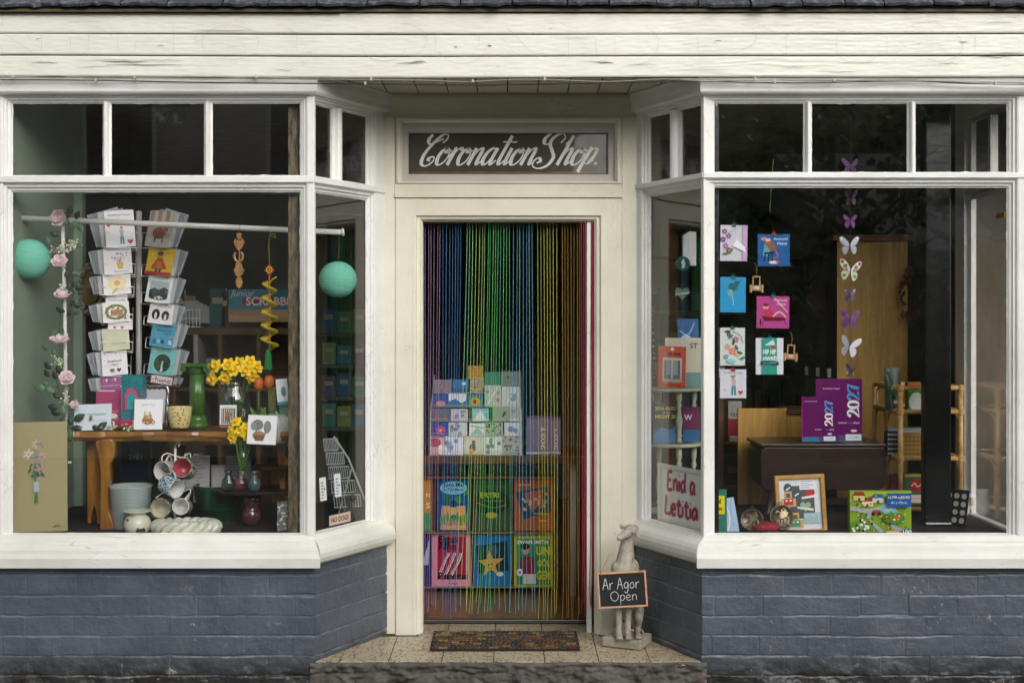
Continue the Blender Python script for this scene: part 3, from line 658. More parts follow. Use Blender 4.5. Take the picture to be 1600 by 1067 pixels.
b_ = n_.mix(n_.math('MULTIPLY', n_.ramp(n_.math('ADD', z_.outputs[1], n_.math('MULTIPLY', n_.noise(p_, 11, 6, .7), .14)), (.46, 0.), (.62, 1.)), .35), b_, (.12, .10, .07, 1))
n_.pbr(b_, .45, n_.bump(n_.noise(p_, 120, 3), .15, .003))
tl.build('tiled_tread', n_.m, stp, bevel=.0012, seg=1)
bs = [(LA[0], .004), (RB[0], .004), (RA[0], .5), (.42, .5), (.42, .73), (-.45, .73), (-.45, .5), (LB[0], .5)]
n = len(bs); MB().add([(a, b, -.003) for a, b in bs]+[(a, b, -.2) for a, b in bs], [list(range(n)), list(range(2*n-1, n-1, -1))]+[((q+1) % n, q, n+q, n+(q+1) % n) for q in range(n)]).build('mortar_bed', mat('#3d352a', .9, bump=.3), stp)
def fr_(u, v):
    x = LA[0]-.012+(RB[0]-LA[0]+.024)*u; z = -.21+.208*v
    d = .030*fbm(x*6, z*12, 3)+.022*abs(fbm(x*13, z*26, 9))+.006*nz(x*45, z*60)
    lip = .010*max(0, (v-.9)/.1); cr = -.020*math.exp(-((z+.052+.02*nz(x*5, 1))/.006)**2)*(.5+nz(x*3, 8))
    return (x, -.012-d-lip-cr*-1*0+(-cr)*.8 if v < .97 else -.012-d*.5+.006*(v-.97)/.03, z)
n_ = NT('rough_stone'); p_ = n_.pos(); f_ = n_.noise(p_, 13, 8, .7)
c_ = n_.mix(n_.ramp(f_, (.3, 0.), (.72, 1.)), (.030, .028, .026, 1), (.17, .155, .135, 1)); c_ = n_.mix(n_.ramp(n_.noise(p_, 6, 5, .7), (.60, 0.), (.70, .6)), c_, (.16, .07, .06, 1))
n_.pbr(c_, .75, n_.bump(n_.noise(p_, 45, 8, .75), .7, .012))
MB().grid(fr_, 300, 36).build('stone_riser', n_.m, stp, smooth=True)

# ------------------------------------------------------------------ rooms behind the glass
inner = mat('#7c827c', .95, var=.2, scale=2, bump=.35, bscale=45)
tag(MB().box(-3.2, 3.2, .951, 5.2, -.05, 0).box(-.46, .44, .731, .951, -.05, 0).build('shop_floor', m_wood('floorboards', '#6a4c2e', '#8c683e', (10, 1, 10), 2, .35)), kind='structure')
tag(MB().box(-3.2, 3.2, .09, 5.2, 2.66, 2.72).build('ceiling', mat('#a9a9a0', .95, var=.2)), kind='structure')
for nm, b in (('back_wall', (-3.2, 3.2, 5.2, 5.3)), ('side_wall', (-3.3, -3.2, .75, 5.3)), ('side_wall', (3.2, 3.3, .75, 5.3)), ('front_wall', (-9, XL-.02, .8, .95)), ('front_wall', (XR+.03, 9, .8, .95))):
    MB().box(*b, -.2, 2.66 if nm != 'front_wall' else 3.3).build(nm, inner if nm != 'front_wall' else mat('#57554f', .95, var=.3, scale=3, bump=.8, bscale=60), shop)
n_ = NT('green_plaster'); p_ = n_.pos(); n_.pbr(n_.mix(n_.noise(p_, 3, 5, .6), (.22, .30, .22, 1), (.30, .38, .29, 1)), .85, n_.bump(n_.noise(p_, 35, 6, .7), .35, .008))
MB().box(XL-.03, XL+.03, .075, .95, .55, 2.62).build('green_wall', n_.m, shop)
MB().box(XL+.03, XL+.075, .93, .98, .55, 2.62).build('wall_edge', mat('#8fa592', .6), shop)
deck = mat('#1c1916', .7, var=.3)
for pts in ([(XL+.03, .065), (LA[0]-.03, .065), (LB[0]-.05, .5), (LB[0]-.05, 1.05), (XL+.03, 1.05)], [(RA[0]+.05, .5), (RB[0]+.03, .065), (XR-.06, .065), (XR-.06, 1.15), (RA[0]+.05, 1.15)]):
    n = len(pts)
    MB().add([(a, b, .556) for a, b in pts]+[(a, b, .50) for a, b in pts], [list(range(n)), list(range(2*n-1, n-1, -1))]+[((q+1) % n, q, n+q, n+(q+1) % n) for q in range(n)]).build('display_deck', deck, shop)
    MB().box(min(p[0] for p in pts), max(p[0] for p in pts), 1.0, 1.04, 0, .498).build('deck_front', deck, shop)
# posts just inside the corners
n_ = NT('weathered_post'); p_ = n_.pos(); f_ = n_.noise(n_.mapv(p_, (9, 9, 2)), 6, 7, .7)
n_.pbr(n_.mix(n_.ramp(f_, (.4, 0.), (.68, 1.)), (.035, .030, .020, 1), (.26, .21, .11, 1)), .6, n_.bump(f_, .5, .01))
MB().box(PX(452, .11), PX(468, .11), .075, .15, .555, 2.62).build('post', n_.m, shop, bevel=.004)
blk = mat('#0b0d0f', .22, bump=.35, bscale=30, coat=.4)
MB().box(PX(1108, .10), PX(1122, .10), .07, .16, .555, 2.62).build('post', blk, shop, bevel=.006)
MB().box(PX(1438, .35), PX(1487, .28), .28, .35, .555, 2.61).box(PX(1436, .35), PX(1489, .28), .275, .355, .556, .575).build('iron_column', blk, shop, bevel=.012)

# ------------------------------------------------------------------ cables under the fascia
def cable(label, pts, r, c, clips=()):
    q = [(PX(p, -.07), -.07, PZ(y, -.07)) for p, y in sp(pts, 8)]
    o = empty('cable', label, 'cable'); MB().tube(q, r, 6).build('sheath', mat(c, .5), o, smooth=True)
    cl = MB()
    for p in clips:
        i = min(range(len(q)), key=lambda k: abs(q[k][0]-PX(p, -.07))); x, y, z = q[i]
        MB().box(x-.004, x+.004, y-.006, y+.012, z-.004, z+.010).build('clip', mat('#b5b2a4', .5), o, bevel=.001)
cable('thin white cable clipped in shallow loops below the fascia', [(-400, 120), (-120, 121), (20, 121), (90, 119), (160, 124), (230, 122), (330, 124), (400, 121), (470, 124), (580, 125), (660, 126), (730, 128), (800, 125), (860, 125), (950, 128), (1040, 124), (1110, 128), (1180, 125), (1290, 127), (1400, 124), (1600, 130), (1900, 129)], .0024, '#8f8c7f', (21, 207, 403, 581, 736, 852, 1180, 1300))
cable('black cable sagging lowest under the fascia', [(-400, 122), (0, 125), (150, 126), (300, 129), (480, 131), (620, 132), (740, 133.5), (860, 132), (980, 129), (1100, 128), (1250, 130), (1420, 127), (1560, 132), (1900, 131)], .0026, '#0c0c0c', (152, 568, 1210))
cable('thick grey cable running along the right half of the fascia', [(1060, 124), (1150, 125.5), (1260, 125), (1350, 126), (1470, 127), (1600, 133), (1900, 135)], .0036, '#9b9a92', (1557,))

# ------------------------------------------------------------------ across the road (seen only in the glass)
rd = random.Random(11)
def house(x0, x1, y0, y1, hw, hr, label, c):
    o = empty('house', label, 'house'); MB().box(x0, x1, y0, y1, -.4, hw).build('wall', mat(c, .95, var=.15, scale=2, bump=.6, bscale=40), o)
    ym = (y0+y1)/2; MB().prism([(y0-.3, hw), (y1+.3, hw), (ym, hr)], x0-.3, x1+.3, None, Matrix(((0, 1, 0, 0), (1, 0, 0, 0), (0, 0, 1, 0), (0, 0, 0, 1)))).build('roof', mat('#3a3c40', .8, var=.3, scale=5), o)
    n = int((x1-x0)/2.2)
    for i in range(n):
        cx = x0+(i+.5)*(x1-x0)/n
        f = MB().box(cx-.5, cx+.5, y1-.01, y1+.04, .7, 2.0).build('window', mat('#d8d6cf', .5), o)
        if hw > 5: f = MB().box(cx-.5, cx+.5, y1-.01, y1+.04, 3.2, 4.5).build('window', mat('#d8d6cf', .5), o); MB().box(cx-.44, cx+.44, y1+.035, y1+.045, 3.26, 4.44).build('pane', mat('#0d1012', .05), f)
        MB().box(cx-.44, cx+.44, y1+.035, y1+.045, .76, 1.94).build('pane', mat('#0d1012', .05), f)
house(-9, .9, -18, -11.5, 5.6, 8.2, 'grey pebbledashed house across the road under a slate roof', '#b9b4a6')
house(5.2, 13, -22, -14, 2.6, 4.6, 'low grey bungalow across the road behind the trees', '#6d6b64')
leafm = [mat(c, .7, var=.3, scale=1.5) for c in ('#4a6428', '#3c5422', '#587030')]
def tree(x, y, h, r, label, k, base=.9):
    o = empty('tree', label, 'tree', Matrix.Translation((x, y, -.35)))
    t = MB().tube([(0, 0, 0), (.05, 0, h*.3), (-.05, .05, h*.6), (0, 0, h*.9)], [.16, .13, .08, .02], 8)
    for i in range(7):
        a = rd.uniform(0, 6.28); z = rd.uniform(.3, .7)*h; t.tube([(0, 0, z), (r*.4*math.cos(a), r*.4*math.sin(a), z+.3), (r*.8*math.cos(a), r*.8*math.sin(a), z+.7)], [.06, .04, .012], 6)
    t.build('trunk', mat('#3d3226', .9, bump=.4), o)
    m = MB(); cl = [(rd.uniform(-.7, .7)*r, rd.uniform(-.7, .7)*r, h*(.2+.75*rd.random())) for _ in range(26)]
    for cx, cy, cz in cl:
        cr = r*rd.uniform(.25, .5)*(1.15-.6*cz/h)
        for _ in range(150):
            v = Vector((rd.gauss(0, 1), rd.gauss(0, 1), rd.gauss(0, .8))); v = v.normalized()*cr*rd.uniform(.5, 1.05); s = rd.uniform(.05, .11)
            a = Vector((rd.uniform(-1, 1), rd.uniform(-1, 1), rd.uniform(-1, 1))).normalized()*s; b = a.cross(Vector((rd.uniform(-1, 1), rd.uniform(-1, 1), rd.uniform(-1, 1)))).normalized()*s*.6
            c = Vector((cx, cy, cz))+v; m.add([c-a, c+b, c+a, c-b], [(0, 1, 2, 3)])
    m.build('crown', leafm[k], o)
def screen_bank(u, v):  # added bank, shaped to keep bright sky out of the pane reflections
    x = -30+60*u; y = -13-22*v; k = 1/(1+math.exp(-(x-4.9)*1.5))
    return (x, y, -.4+(v**.6)*(2.0+7.2*k)+(.5*fbm(x*.8, y*.8)+.35*nz(x*2.5, y*2.5)+.25*nz(x*6, y*6))*min(1, v*4))
tag(MB().grid(screen_bank, 240, 90).build('sky_screen_bank', m_ground('sky_screen_scrub', '#2a3d1a', '#4a6228', 2.5, 1.), smooth=False), kind='structure')
for i, (x, y, h, r, l) in enumerate([(4.2, -11, 5.4, 1.8, 'tall bushy tree across the road at the gap between the houses'), (6.6, -11.5, 6.2, 2.1, 'broad dark tree across the road before the bungalow'), (9.6, -11, 5.6, 2.2, 'rounded tree across the road at the far right'), (2.6, -13.5, 3.4, 1.3, 'small tree across the road beside the pebbledashed house'), (-10.5, -12, 6, 2.3, 'large tree across the road at the far left'), (12.5, -12, 6.4, 2.4, 'tall tree across the road beyond the rounded one')]): tree(x, y, h, r, l, i % 3)
# ================================================================== LEFT WINDOW
def pt(px, py, Y): return (PX(px, Y), Y, PZ(py, Y))
def lathe_thing(name, label, cat, px, pyb, Y, prof, m, part='body', n=28, wob=None, group=None, M=None):
    o = empty(name, label, cat, M or at(*pt(px, pyb, Y)), group)
    MB().lathe(prof, n, None, None, True, wob).build(part, m, o, smooth=True); return o
white_metal = mat('#eeeee8', .35)
# curtain pole across the window
o = empty('curtain_pole', 'white curtain pole across the upper part of the left window', 'curtain pole')
a, b = pt(10, 340, .22), pt(534, 363, .47)
MB().tube([a, b], .0132, 12).build('rod', white_metal, o, smooth=True)
MB().lathe([(.006, 0), (.017, .001), (.020, .006), (.017, .011), (.0, .013)], 16, None, Matrix.Translation(b) @ Matrix.Rotation(R(82), 4, 'Y')).build('finial', white_metal, o, smooth=True)
def pole(px):
    k = (px-10)/524; Y = .22+.25*k; return PX(px, Y), Y, a[2]+(b[2]-a[2])*k
# paper lanterns
n_ = NT('turquoise_paper'); v_ = n_.obj(); f_ = n_.noise(n_.mapv(v_, (4, 4, 30)), 3, 4)
b_ = n_.pbr(n_.mix(f_, hx('#5cb8a0'), hx('#86cfbb')), .8, n_.bump(f_, .3, .004)); b_.inputs['Subsurface Weight'].default_value = .0
paper = n_.m
def lantern(px, py, rp, label, r_px):
    x, Y, z = pole(px+8 if px > 300 else px+6); r = rp/S(Y); x = PX(px, Y); zc = PZ(py, Y)
    o = empty('paper_lantern', label, 'paper lantern', at(x, Y, zc), 'turquoise paper lanterns')
    pr = []
    for i in range(97):
        t = math.pi*(.055+.89*i/96); rr = r*math.sin(t); rib = 1-.022*abs(math.sin(i*math.pi/4.))**.6*0-.018*(1-abs(math.cos(i*math.pi/4)))*1.9
        pr.append((rr*rib, -r*math.cos(t)*.95))
    MB().lathe(pr, 48, None, None, False).build('paper_shade', paper, o, smooth=True)
    MB().tube([(r*.17*math.cos(k*.4), r*.17*math.sin(k*.4), r*.94) for k in range(16)], .0012, 5, closed=True).build('wire_ring', mat('#777', .4, .8), o)
    MB().tube(sp([(0, 0, r*.92), (.004, 0, r*1.3), (.006, 0, z-zc)], 5), .0011, 5).build('string', mat('#7d7355', .9), o)
lantern(46, 405, 33, 'turquoise paper lantern hanging at the far left end of the white pole', 1)
lantern(528, 437, 30, 'turquoise paper lantern hanging behind the splayed side window', 2)

# stand with clamp, and the garland wound round it
o = empty('clamp_stand', 'thin white upright rod clamped to the left end of the wooden bench', 'stand')
x0 = PX(102, .22)
MB().tube([pt(98, 352, .26), pt(101, 480, .26), pt(104, 700, .26)], .0088, 10).build('rod', white_metal, o, smooth=True)
m = MB(); p = pt(88, 690, .23); q = pt(88, 722, .23); s_ = pt(110, 722, .23)
m.box(q[0]-.004, q[0]+.004, .222, .238, q[2], p[2]+.01).box(q[0]+.004, s_[0]+.004, .222, .238, q[2]-.004, q[2]+.004).box(q[0]+.004, s_[0], .222, .238, p[2]+.002, p[2]+.009)
m.build('clamp_bracket', white_metal, o, bevel=.001)
m = MB(); c = pt(102, 722, .23); m.tube([(c[0], .23, c[2]+.06), (c[0], .23, c[2]-.03)], .0032, 8)
m.build('clamp_screw', mat('#8c8c86', .35, .7), o, smooth=True)
MB().ball((c[0], .23, c[2]-.042), (.009, .006, .009)).ball((c[0]-.008, .23, c[2]-.047), (.005, .004, .005)).ball((c[0]+.008, .23, c[2]-.047), (.005, .004, .005)).build('wing_nut', white_metal, o, smooth=True)

gar = empty('rose_garland', 'artificial garland of pink roses, white blossom and green leaves on the clamped white rod', 'garland')
def petal(mb, c, ax, up, r, ln, curl, col=None):
    """cupped petal growing from c along ax, cupping towards up"""
    ax = Vector(ax).normalized(); up = Vector(up); up = (up-ax*up.dot(ax)).normalized(); sd_ = ax.cross(up); v = []; f = []; nu, nv = 6, 5
    for j in range(nv+1):
        t = j/nv; wd = r*math.sin(math.pi*(.12+.80*t))**.7
        for i in range(nu+1):
            s = i/nu*2-1; v.append(Vector(c)+ax*(ln*t*(1-.08*s*s))+sd_*(s*wd)+up*(curl*ln*(t*t*.9)+curl*r*.55*s*s))
    for j in range(nv):
        for i in range(nu): f.append((j*(nu+1)+i, j*(nu+1)+i+1, (j+1)*(nu+1)+i+1, (j+1)*(nu+1)+i))
    mb.add(v, f, col)
rose_m = mat('#e2cdd4', .75, var=.12, scale=30); rose_y = mat('#c98f2c', .8); bud_m = mat('#d8dcc2', .8); leaf_d = mat('#1f3322', .5, var=.25, scale=12); leaf_l = mat('#4e7256', .55, var=.2, scale=12); vine_m = mat('#3c5a35', .7)
rd = random.Random(4)
for px, py, rr, face in [(94, 342, .046, (-.1, -1, .15)), (94, 412, .044, (.1, -.8, .5)), (99, 466, .048, (.0, -.5, .9)), (94, 536, .052, (.0, -.45, .9)), (104, 594, .043, (.3, -.7, .5)), (117, 633, .024, (.2, -.9, .3)), (73, 686, .046, (-.6, -.6, .4))]:
    m = MB(); c = Vector(pt(px, py, .22)); n3 = Vector(face).normalized(); t1 = n3.cross(Vector((0, 0, 1) if abs(n3.z) < .85 else (0, 1, 0))).normalized(); t2 = n3.cross(t1)
    for lay, (k, ln, lift) in enumerate([(6, 1.0, .25), (6, .85, .55), (5, .62, 1.0), (4, .42, 1.8)]):
        for i in range(k):
            an = 2*math.pi*(i+.5*(lay % 2))/k+rd.uniform(-.15, .15); ax = t1*math.cos(an)+t2*math.sin(an)+n3*lift
            petal(m, c+n3*(.003*lay), ax, n3 if lay < 2 else -(t1*math.cos(an)+t2*math.sin(an))*1.0+n3*.4, rr*.52*(1-.12*lay), rr*ln, rd.uniform(.25, .5) if lay < 2 else .35)
    r_ = m.build('rose', rose_m, gar, smooth=True, solid=.0012)
    MB().ball(tuple(c+n3*rr*.35), rr*.24, 8, 6).build('rose_heart', rose_y, r_, smooth=True)
for px, py, k in [(93, 388, 26), (112, 384, 28), (98, 450, 18), (93, 566, 24), (102, 622, 16), (90, 673, 26), (176, 666, 22), (212, 664, 24), (200, 667, 12)]:
    m = MB(); c = Vector(pt(px, py, .215))
    for _ in range(k):
        d = Vector((rd.gauss(0, 1), rd.gauss(0, .5), rd.gauss(0, 1)))*.013*(1.1 if px < 150 else .8); m.ball(tuple(c+d), rd.uniform(.003, .0055), 6, 4); m.tube([tuple(c+d), tuple(c+Vector((0, .01, -.02)))], .0007, 4)
    m.build('white_blossom', bud_m, gar, smooth=True)
def leaf(px, py, ln, ang, mt, Y=.215, fold=.2, par=None):
    c = Vector(pt(px, py, Y)); ca, sa = math.cos(R(ang)), math.sin(R(ang)); y_ = rd.uniform(-.3, .3); ax = Vector((ca, y_*.6, sa)); sd_ = Vector((-sa, rd.uniform(-.3, .3), ca)); up = Vector((0, -1, 0)); v = []; f = []
    for j in range(7):
        t = j/6; wd = ln*.36*math.sin(math.pi*(.04+.94*t))**.8*(1-.25*t)
        for s in (-1, 0, 1): v.append(c+ax*ln*(t-.5)+sd_*s*wd+up*(fold*wd*abs(s)-.25*ln*(t-.5)**2))
    for j in range(6):
        for i in range(2): f.append((j*3+i, j*3+i+1, j*3+4+i, j*3+3+i))
    MB().add(v, f).build('leaf', mt, par or gar, smooth=True, solid=.0008)
for px, py, ln, ang, l in [(110, 328, .045, 80, 0), (121, 336, .042, 60, 0), (103, 336, .04, 150, 0), (116, 352, .05, 200, 1), (126, 357, .045, -50, 1), (84, 366, .04, 160, 0), (74, 376, .05, 130, 1), (125, 383, .035, 0, 1), (104, 430, .035, 110, 0), (118, 428, .035, -10, 1), (108, 448, .04, 80, 0), (116, 445, .035, 60, 0), (124, 450, .04, 10, 0), (112, 458, .03, 0, 0), (94, 484, .045, 150, 0), (113, 474, .035, 40, 0), (121, 478, .035, 10, 0), (109, 489, .03, 60, 0), (119, 489, .03, 10, 0), (84, 521, .045, 60, 1), (97, 519, .035, 70, 1), (71, 543, .04, 160, 1), (84, 551, .04, 110, 1), (74, 571, .045, 140, 0), (73, 583, .04, 120, 0), (85, 586, .04, 110, 0), (92, 577, .045, 110, 0), (63, 606, .06, 185, 1), (78, 609, .05, 150, 1), (70, 599, .035, 170, 1), (86, 601, .035, 130, 1), (88, 618, .04, 150, 0), (82, 636, .05, 170, 0), (98, 640, .05, 110, 1), (86, 645, .045, 165, 0), (96, 660, .05, 70, 0), (110, 657, .04, 110, 0), (124, 652, .055, 30, 0), (75, 674, .055, 170, 0), (80, 681, .05, 200, 1), (90, 687, .05, -60, 0), (109, 680, .06, 100, 1), (102, 669, .04, 100, 0), (121, 669, .05, 0, 0), (160, 665, .05, 40, 0), (150, 668, .04, -10, 0), (195, 668, .035, 30, 0)]:
    leaf(px, py, ln, ang, leaf_l if l else leaf_d)
MB().tube([pt(x, y, .235) for x, y in sp([(100, 330), (110, 360), (96, 400), (108, 440), (96, 480), (92, 530), (98, 570), (88, 600), (104, 635), (96, 668), (130, 668), (190, 668)], 5)], .0018, 5).build('vine', vine_m, gar)

# canvas with a painted bouquet
def a_canvas(q):
    for x, y, r, c in [(.52, .80, .055, '#c0a8a0'), (.40, .71, .06, '#d0c4b8'), (.61, .69, .055, '#b49a98'), (.46, .62, .04, '#b58a94'), (.57, .60, .038, '#b898a4'), (.52, .70, .035, '#7f93a8'), (.50, .54, .03, '#9a6a84')]: [q.leaf(x+r*.7*math.cos(t), y+r*.7*math.sin(t)*q.w/q.h, r*.85, math.degrees(t), c) for t in [6.283*k/6+x for k in range(6)]]; q.e(x, y, r*.25, r*.2, '#b09040')
    for k in range(10): q.leaf(.42+.022*k, .56+.05*math.sin(k*2), .045, 60+k*9, ('#3c5a3e', '#4a6a58', '#3a5060')[k % 3])
    for k in range(6): q.l([(.5+.012*(k-3), .55), (.52, .42), (.52+.010*(k-2), .27)], .016, ('#34603c', '#4a7a4c')[k % 2])
    q.p([(.49, .46), (.56, .46), (.57, .37), (.48, .37)], '#a9b6bd'); q.l([(.78, .045), (.84, .06), (.9, .05)], .01, '#5a3038')
    q.dots(16, ['#c6a4a6', '#7d93a4'], .016, (.38, .52, .68, .84), 3)
card(8, 660, 102, 832, .12, 'unframed canvas painted with a small pink flower bouquet against the green wall', a_canvas, '#a2976f', 'canvas_painting', 'painting', th=.018, roll=-.6, tilt=3, yaw=12)
# wooden bench
o = empty('wooden_bench', 'honey coloured waney-edged wooden bench in the left window', 'bench')
ZB = PZ(674, .2); m = MB(); fr = [(114, .19), (128, .20), (150, .185), (180, .20), (215, .18), (250, .19), (290, .178), (330, .19), (370, .182), (410, .195), (452, .19)]
pl = [(PX(p, y)+rd.uniform(-.002, .002), y+rd.uniform(-.004, .004)) for p, y in sp(fr, 4)]+[(PX(455, .19), .56), (PX(112, .2)+.02, .56)]
n = len(pl); low = [(x, y+.014 if y < .4 else y) for x, y in pl]
m.add([(x, y, ZB) for x, y in pl]+[(x, y-.004 if y < .4 else y, ZB-.020-.006*math.sin(x*9)) for x, y in pl]+[(x, y, ZB-.036-.01*math.sin(x*7)**2) for x, y in low], [list(range(n)), list(range(3*n-1, 2*n-1, -1))]+[((i+1) % n+k*n, i+k*n, i+(k+1)*n, (i+1) % n+(k+1)*n) for k in range(2) for i in range(n)])
m.build('top', M_LIVE, o, bevel=.004)
lg = sp([(150, 688), (172, 684), (179, 694), (178, 712), (171, 726), (172, 745), (168, 765), (169, 795), (174, 808), (178, 822), (177, 833), (158, 833), (156, 790), (157, 740), (152, 705)], 4, True)
MB().prism([(PX(x, .2), PZ(y, .2)-.004) for x, y in lg], .2, .245).build('leg', M_LIVEV, o, bevel=.006)
MB().prism([(PX(x, .3), PZ(y, .3)) for x, y in [(135, 680), (157, 680), (157, 818), (151, 818), (150, 800), (147, 790), (143, 802), (142, 818), (136, 818)]], .30, .50).build('leg', M_LIVEV, o, bevel=.005)
MB().prism([(PX(x, .32), PZ(y, .32)) for x, y in sp([(434, 690), (446, 690), (444, 712), (450, 722), (443, 738), (446, 770), (452, 812), (438, 812), (437, 760), (434, 720)], 3, True)], .32, .36).build('leg', M_LIVEV, o, bevel=.005)
# spinner of cards
SPY = .62
o = spn = empty('card_spinner', 'wire card spinner with a grey post standing behind the wooden bench', 'card rack')
sx = PX(217, SPY); wire = mat('#cfd2cc', .3, .6)
MB().tube([(sx, SPY, .56), (sx, SPY, PZ(330, SPY))], .015, 12).build('post', mat('#b4b5b0', .45, .1), o, smooth=True)
MB().lathe([(.17, 0), (.17, .012), (.03, .03), (.02, .05)], 24, None, at(sx, SPY, .557)).build('base', mat('#77797a', .4, .5), o, smooth=True)
def pocket(px0, px1, pyt, pyb, Y, yaw):
    x = (PX(px0, Y)+PX(px1, Y))/2; wd = PX(px1, Y)-PX(px0, Y); z0 = PZ(pyb, Y); h = PZ(pyt, Y)-z0; T = at(x, Y, z0-.006, yaw, 8); q = MB()
    q.tube([(-wd*.5, -.012, h*.42), (-wd*.5, -.014, 0), (-wd*.5, .05, 0)], .0014, 5, None, T).tube([(wd*.5, -.012, h*.42), (wd*.5, -.014, 0), (wd*.5, .05, 0)], .0014, 5, None, T)
    q.tube([(-wd*.5, -.012, h*.42), (-wd*.32, -.013, h*.42)], .0014, 5, None, T).tube([(wd*.5, -.012, h*.42), (wd*.32, -.013, h*.42)], .0014, 5, None, T)
    q.tube([(-wd*.5, -.014, 0), (wd*.5, -.014, 0)], .0014, 5, None, T).tube([(-wd*.5, .05, 0), (wd*.5, .05, 0)], .0014, 5, None, T).tube([(wd*.5, .05, 0), (wd*.5, .05, h*.9)], .0014, 5, None, T)
    q.build('wire_pocket', wire, spn)
GS = 'greeting cards in the wire spinner'
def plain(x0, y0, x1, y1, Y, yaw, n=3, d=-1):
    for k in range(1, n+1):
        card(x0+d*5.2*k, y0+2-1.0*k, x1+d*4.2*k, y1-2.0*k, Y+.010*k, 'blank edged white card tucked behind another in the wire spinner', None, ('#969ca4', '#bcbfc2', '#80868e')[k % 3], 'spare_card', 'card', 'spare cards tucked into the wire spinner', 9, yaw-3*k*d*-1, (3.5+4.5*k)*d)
def txt2(q, x, y, w_, col, t1, t2=None):
    q.t(t1, x, y, w_, col, bold=.01)
    if t2: q.t(t2, x, y-.09, w_*.8, col)
def a1(q): txt2(q, .5, .87, .75, '#b03050', 'Penblwydd Hapus'); q.t('Penblwydd Hapus', .5, .62, .7, '#c05070'); q.heart(.12, .6, .07, '#c03048'); q.heart(.82, .14, .10, '#c04050'); q.e(.55, .52, .05, .04, '#c98a6a'); q.p([(.48, .46), (.62, .46), (.6, .28), (.5, .28)], '#c8b8b8'); q.l([(.52, .28), (.51, .08)], .06, '#3f9aa8', 0); q.l([(.58, .28), (.6, .08)], .06, '#3f9aa8', 0)
def a2(q): q.p([(.45, .45), (.7, .45), (.66, .18), (.5, .18)], '#c9a83a'); [q.l([(.57, .45), (.3+.08*k, .62+.05*(k % 3))], .012, '#55604a', 0) for k in range(7)]; q.dots(10, ['#7a6a90', '#b07a80', '#4a4a5a'], .03, (.25, .55, .85, .8), 2); q.t('Penblwydd Hapus', .6, .09, .5, '#444')
def a3(q): q.flower(.5, .55, .34, '#e8d8b0', '#d89a3a', 6); q.e(.52, .55, .1, .12, '#e0a040'); q.l([(.5, .3), (.3, .05)], .03, '#5a7a4a')
def a4(q): q.e(.5, .5, .42, .40, '#5a6a3a'); q.e(.5, .5, .3, .28, '#efece4'); q.dots(26, ['#6a7a40', '#8a7a3a', '#48582c'], .05, (.15, .15, .85, .85), 5); q.r(.3, .32, .75, .62, '#a9764a'); q.wr(.52, .47, .38, '#5a3a20')
def a5(q): q.dots(60, ['#b4b89a', '#a2a884'], .012, seed=3); q.t('Penblwydd Hapus', .6, .3, .5, '#6a6a54')
def a6(q): q.dots(46, ['#5a607a', '#8a90a8', '#39405a'], .014, seed=4); q.t('Penblwydd', .5, .55, .55, '#444a66'); q.t('Hapus', .5, .42, .3, '#444a66'); q.heart(.4, .2, .09, '#7a5a3a'); q.heart(.66, .2, .09, '#3a3040')
def a7(q): [q.p([(.08+.14*k, .85), (.2+.14*k, .85), (.14+.14*k, .62)], ('#c04a80', '#f0d0e0', '#7a3a90')[k % 3]) for k in range(6)]; q.t('Penblwydd Hapus', .5, .4, .7, '#e8c8e0')
def a4b(q): [q.p([(.2+.3*k, .3), (.34+.3*k, .3), (.32+.3*k, .1), (.22+.3*k, .1)], '#b0603a') or q.e(.27+.3*k, .5, .09, .2, '#3f6a4a') for k in range(2)]
for x0, y0, x1, y1, art, c, lab in [
    (166, 328, 213, 386, a1, '#f1f1f4', 'white birthday card with a girl and red hearts, top left of the wire spinner'),
    (163, 387, 208, 428, a2, '#e6e4e8', 'lilac white card with flowers in a yellow pot in the wire spinner'),
    (162, 428, 206, 460, a3, '#eae8e4', 'white card with a large single daffodil in the wire spinner'),
    (161, 472, 204, 503, a4, '#e8e6e0', 'white card with a leaf wreath round a brown label in the wire spinner'),
    (161, 513, 204, 547, a5, '#c9cbb0', 'speckled sage green card in the wire spinner'),
    (160, 547, 201, 586, a6, '#e9e8ec', 'white polka dot card with two small hearts in the wire spinner'),
    (158, 588, 192, 612, a7, '#8a3a78', 'purple card with a row of bunting at the foot of the wire spinner')]:
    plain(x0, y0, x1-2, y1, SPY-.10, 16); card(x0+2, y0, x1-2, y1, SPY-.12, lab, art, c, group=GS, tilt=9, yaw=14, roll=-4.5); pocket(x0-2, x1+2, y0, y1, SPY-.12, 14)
card(165, 459, 199, 476, SPY-.105, 'white card in a brown border peeping above the leaf wreath card', lambda q: (q.r(.04, .0, .96, .86, '#eeecf0'), q.t('Penblwydd', .5, .4, .7, '#5a5a80')), '#6a3a2a', group=GS, tilt=9, yaw=14)
card(170, 498, 206, 515, SPY-.105, 'pink edged card with two potted plants above the sage green card', a4b, '#f0e6ea', group=GS, tilt=9, yaw=14)
def b1(q): [q.r(.05+.16*k, .62, .18+.16*k, 1, ('#8a7a6c', '#b8a898')[k % 2]) for k in range(6)]; q.r(0, 0, 1, .25, '#a9a49c'); q.e(.5, .38, .26, .16, '#6a3a22'); q.e(.76, .48, .10, .1, '#7a4428'); q.l([(.4, .3), (.36, .12)], .06, '#5a3020', 0); q.l([(.66, .3), (.7, .12)], .06, '#5a3020', 0)
